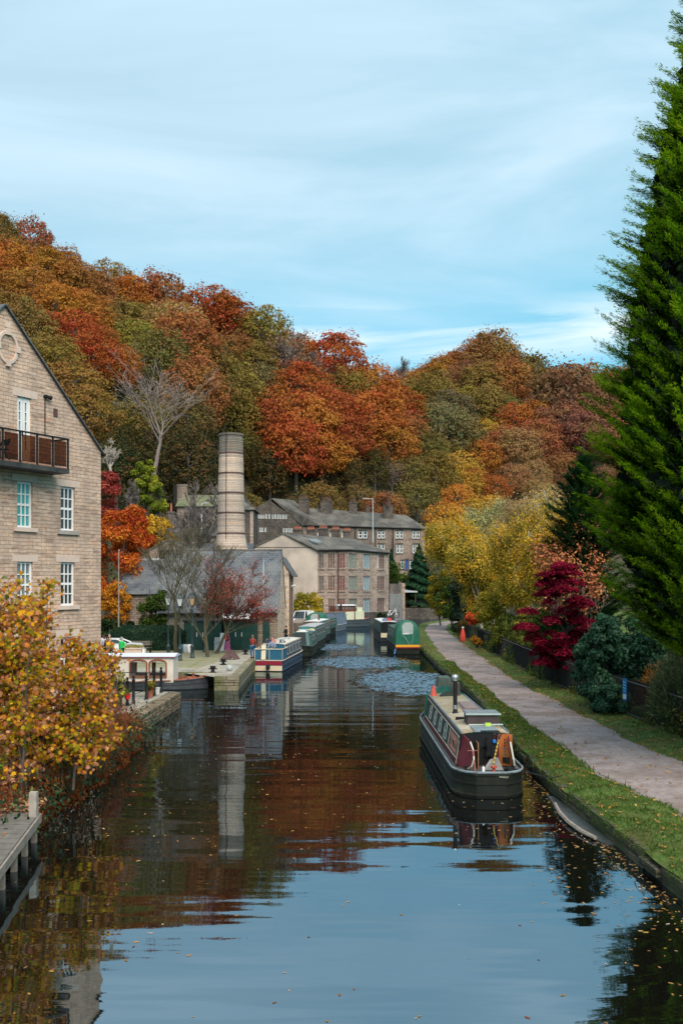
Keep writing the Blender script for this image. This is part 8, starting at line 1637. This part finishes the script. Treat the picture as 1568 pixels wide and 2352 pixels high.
# railings on the bend wall, with shelter
br_ = thing('bend_railings', 'thin dark railings on the canal wall at the bend', 'railings', (14, 172.5, 1.9)); mb = MB()
for k in range(22): x = 11.2+k*.62; mb.tube([(x, 172.5+.07*(x-10.7), 1.9), (x, 172.5+.07*(x-10.7), 3.1)], .03, 4)
mb.build('bars', M_iron, br_); mb = MB(); mb.tube([(11, 172.5, 3.1), (25, 173.5, 3.1)], .04, 4); mb.build('rail', M_iron, br_)
sh = thing('lean_to_shelter', 'small grey roofed shelter with a brown post behind the bend wall', 'shelter', (11.7, 174, 1.9)); mb = MB(); mb.prism([Vector((9.6, 173, 4.6)), Vector((13.2, 173, 4.6)), Vector((13.2, 176, 5.0)), Vector((9.6, 176, 5.0))], (0, 0, .15)); mb.build('roof', M_lead, sh)
for x in (10.9, 12.8): mb = MB(); mb.box(x, x+.14, 173.3, 173.44, 1.9, 4.6); mb.build('post', M_brn, sh)
mb = MB(); mb.box(11.0, 12.2, 175.5, 175.6, 1.9, 4.6); mb.build('door', M_pot, sh)

# ------------------------------------------------------------------ people
M_skin = paint('skin', (.50, .30, .22), .6, .1, 6)
def skinned(name, parent, verts, edges, radii, mat, root=0, sub=1):
    me = bpy.data.meshes.new(name); me.from_pydata([tuple(v) for v in verts], edges, [])
    o = bpy.data.objects.new(name, me); C.objects.link(o); o.parent = parent; me.materials.append(mat)
    m_ = o.modifiers.new('skin', 'SKIN')
    if not me.skin_vertices: 
        import bmesh; bm = bmesh.new(); bm.from_mesh(me); bm.verts.layers.skin.verify(); bm.to_mesh(me); bm.free()
    for i, r in enumerate(radii): me.skin_vertices[0].data[i].radius = (r if isinstance(r, tuple) else (r, r)); me.skin_vertices[0].data[i].use_root = (i == root)
    m_.use_smooth_shade = True; s = o.modifiers.new('sub', 'SUBSURF'); s.levels = sub; s.render_levels = sub; W[o.name] = W.get(parent.name, Matrix()); return o
def person(label, loc, rz, top, legs, hat=None, hair=None, skirt=None, height=1.7, arms=((-.1, .0), (.1, .0)), lean=0.0, long_coat=0.0, bag=None, stride=.06):
    t = thing('person', label, 'person', loc, rz, None); k = height/1.7
    def S_(p): return Vector((p[0]*k, (p[1]+lean*max(0, p[2]-.9))*k, p[2]*k))
    (la, lf), (ra, rf) = arms
    pel, wst, chs, nck, hd0, hd1 = (0, 0, .93), (0, 0, 1.12), (0, 0, 1.34), (0, 0, 1.47), (0, -.01, 1.56), (0, -.015, 1.63)
    sh_ = .18; 
    def arm(s, ax, f): return [(s*sh_, 0, 1.39), (s*(sh_+.07), -.04-f*.08, 1.13), (s*(sh_+.05)+ax*.4, -.08-f*.26, .93+f*.16)]
    def leg(s, f): return [(s*.09, 0, .88), (s*.10, -f, .48), (s*.11, f*.8, .09), (s*.12, f*.8-.10, .04)]
    A1, A2 = arm(-1, la, lf), arm(1, ra, rf); L1, L2 = leg(-1, stride), leg(1, -stride)
    # the body: one continuous surface with a hand on each arm
    V_ = [pel, wst, chs, nck, hd0, hd1]+A1+A2+L1+L2; E_ = [(0, 1), (1, 2), (2, 3), (3, 4), (4, 5), (2, 6), (6, 7), (7, 8), (2, 9), (9, 10), (10, 11), (0, 12), (12, 13), (13, 14), (14, 15), (0, 16), (16, 17), (17, 18), (18, 19)]
    r_ = [.11, .10, .12, .055, .085, .075]+[.045, .036, .028]*2+[.07, .052, .04, .035]*2
    for i0, s in ((8, -1), (11, 1)):   # thumb and fingers
        h = Vector(V_[i0])
        for dx, dy, dz in ((.0, -.01, -.10), (s*.02, -.03, -.095), (-s*.02, .015, -.09), (s*.005, -.045, -.05)):
            V_.append(tuple(h+Vector((dx, dy, dz)))); E_.append((i0, len(V_)-1)); r_.append(.011)
    skinned('body', t, [S_(v) for v in V_], E_, [q*k for q in r_], M_skin)
    Vt = [pel, wst, chs, (0, 0, 1.43)]+A1[:2]+[tuple(Vector(A1[1]).lerp(Vector(A1[2]), .88))]+A2[:2]+[tuple(Vector(A2[1]).lerp(Vector(A2[2]), .88))]
    Et = [(0, 1), (1, 2), (2, 3), (2, 4), (4, 5), (5, 6), (2, 7), (7, 8), (8, 9)]; rt = [(.175, .14), (.155, .125), (.17, .135), .085, .07, .058, .05, .07, .058, .05]
    if long_coat: Vt.append((0, .01, .93-long_coat)); Et.append((0, len(Vt)-1)); rt.append((.20, .17))
    skinned('jacket', t, [S_(v) for v in Vt], Et, [(q[0]*k, q[1]*k) if isinstance(q, tuple) else q*k for q in rt], top)
    if skirt:
        mb = MB(); mb.loft([[Vector((r*math.cos(a)*(1+.06*math.sin(a*6)), r*.85*math.sin(a), z))*k for a in np.linspace(0, 2*math.pi, 17)[:-1]] for r, z in ((.17, 1.05), (.21, .85), (.27, .5), (.33, .14))], True, True); mb.build('skirt', skirt, t, local=True, smooth=True)
    Vl = [(0, 0, .95)]+L1[:3]+L2[:3]; skinned('trousers', t, [S_(v) for v in Vl], [(0, 1), (1, 2), (2, 3), (0, 4), (4, 5), (5, 6)], [q*k for q in (.135, .10, .075, .065, .10, .075, .065)], legs)
    for s, Lg_ in ((-1, L1), (1, L2)):
        f = Lg_[2]; mb = MB(); mb.loft([[Vector((f[0]+.05*a_, f[1]+y, z)) for a_, z in ((-1, 0), (1, 0), (.8, h_), (-.8, h_))] for y, h_ in ((.07, .09), (-.02, .11), (-.12, .07), (-.2, .04))], True, True); mb.v = [Vector(p)*k for p in mb.v]; mb.build('shoe', M_iron, t, local=True)
    hx = S_((0, 0, 0)); hc = S_((0, -.012, 1.61))
    mb = MB(); mb.lathe([(.02, -.01), (.0805, .0), (.092, .04), (.086, .09), (.06, .13), (.01, .145)], hc+Vector((0, .012, -.01)), 12); mb.build('hat' if hat else 'hair', hat or hair or M_iron, t, local=True, smooth=True)
    if hair: mb = MB(); mb.loft([[hc+Vector((.085*s*math.cos(a), .02+.07*s*abs(math.sin(a)), z)) for a in np.linspace(.0, math.pi, 8)]+[hc+Vector((-.06*s, .03, z)), hc+Vector((.06*s, .03, z))] for s, z in ((.95, .05), (1.05, -.08), (.8, -.2))], True, True); mb.build('hair', hair, t, local=True, smooth=True)
    mb = MB(); mb.loft([[hc+Vector((.012*s*c_, -.082-.02*s, z)) for c_ in (-1, 1)]+[hc+Vector((0, -.07, z))] for s, z in ((.3, .02), (1, -.03))], True, True)
    for s in (-1, 1): mb.lathe([(.002, -.006), (.01, 0), (.002, .006)], hc+Vector((s*.032, -.082, .012)), 6)
    mb.box(hc.x-.022, hc.x+.022, hc.y-.088, hc.y-.08, hc.z-.062, hc.z-.055); mb.build('face', M_skin, t, local=True)
    for s in (-1, 1): mb = MB(); mb.lathe([(.004, -.03), (.014, 0), (.004, .03)], hc+Vector((s*.088, .01, -.01)), 6); mb.build('ear', M_skin, t, local=True)
    if bag: mb = MB(); mb.loft([[Vector((.13*s*a_, .14+.07*b_, z))*k for a_, b_ in ((-1, -.6), (1, -.6), (1, .6), (.6, 1), (-.6, 1), (-1, .6))] for s, z in ((.8, 1.0), (1, 1.1), (1, 1.3), (.7, 1.4))], True, True); mb.build('rucksack', bag, t, local=True)
    return t
def cl(n, c): return paint('cloth_'+n, c, .85, .15, 8)
M_navy2, M_blk = cl('navy', (.012, .02, .04)), cl('black', (.012, .012, .014))
q = lambda u, v, z=.8: tuple(at(u, v, z))
def qy(u, y, z=.8): return ((u-UC)*y/F, y, z)
person('person in a bright green hooded coat and grey hat on the quay', qy(280, 70.2), R(150), cl('bright_green', (.02, .50, .12)), M_blk, hat=cl('grey_wool', (.30, .29, .29)), long_coat=.25)
person('tallest person of the standing group, in a dark green cap', qy(252, 74), R(-80), cl('forest', (.01, .05, .05)), M_blk, hat=cl('darkgreen', (.008, .05, .045)), height=1.82)
person('person with a tan hood in the standing group', qy(253.5, 69.6), R(170), cl('tan', (.50, .33, .17)), M_navy2, hat=cl('tan2', (.5, .34, .18)), height=1.66)
person('person with dark hair in black holding close to the group', qy(245, 72.2), R(-100), M_blk, M_blk, hair=cl('hair_dark', (.04, .015, .012)), height=1.66)
person('person in pale grey sleeves at the left end of the group', qy(239, 73), R(-120), cl('pale_grey', (.45, .46, .52)), M_navy2, hair=cl('hair_plum', (.06, .02, .03)), height=1.68)
person('person in a dark navy jacket bending in front of the group', qy(257.5, 69.0), R(-60), M_navy2, M_blk, hair=cl('hair_brown', (.10, .04, .02)), height=1.45, lean=-.15)
M_pat = paint('purple_pattern', (.24, .04, .16), .85, .1, 9, dirt=((.60, .30, .28), .9)); 
person('person in a long purple dress with an orange bag by the green shed', q(522, 1498), R(120), M_pat, M_blk, hat=M_white, skirt=M_pat, height=1.72, bag=cl('orange', (.75, .16, .03)))
M_plaid = paint('plaid_red', (.26, .035, .02), .9, .2, 14, dirt=((.04, .03, .03), .9))
person('person in a red plaid jacket and blue jeans by the blue boat', (-6.5, 72.9, .82), R(160), M_plaid, cl('denim', (.02, .10, .22)), hair=cl('hair_mousy', (.16, .09, .06)), height=1.68, arms=((-.1, .0), (-.1, 1.4)))
person('person with pink hair and grey top in the stern of the blue boat', tuple(W[tb.name] @ Vector((.15, .9, .72))), R(-10), cl('blue_grey', (.22, .26, .34)), cl('teal', (.02, .2, .22)), hair=cl('hair_pink', (.55, .20, .18)), height=1.6, arms=((-.1, .9), (.1, .9)))
person('person in a black coat on the quay beyond the blue boat', qy(657, 88), R(-60), M_blk, M_navy2, hair=M_blk, height=1.72, arms=((.0, .6), (.0, 1.1)))
person('person in a bright blue jacket behind the bend railings', tuple(aty(957, 1378, 176)), R(0), cl('royal_blue', (.02, .12, .45)), M_navy2, hair=M_blk, height=1.75)
print('objects', len(bpy.data.objects))
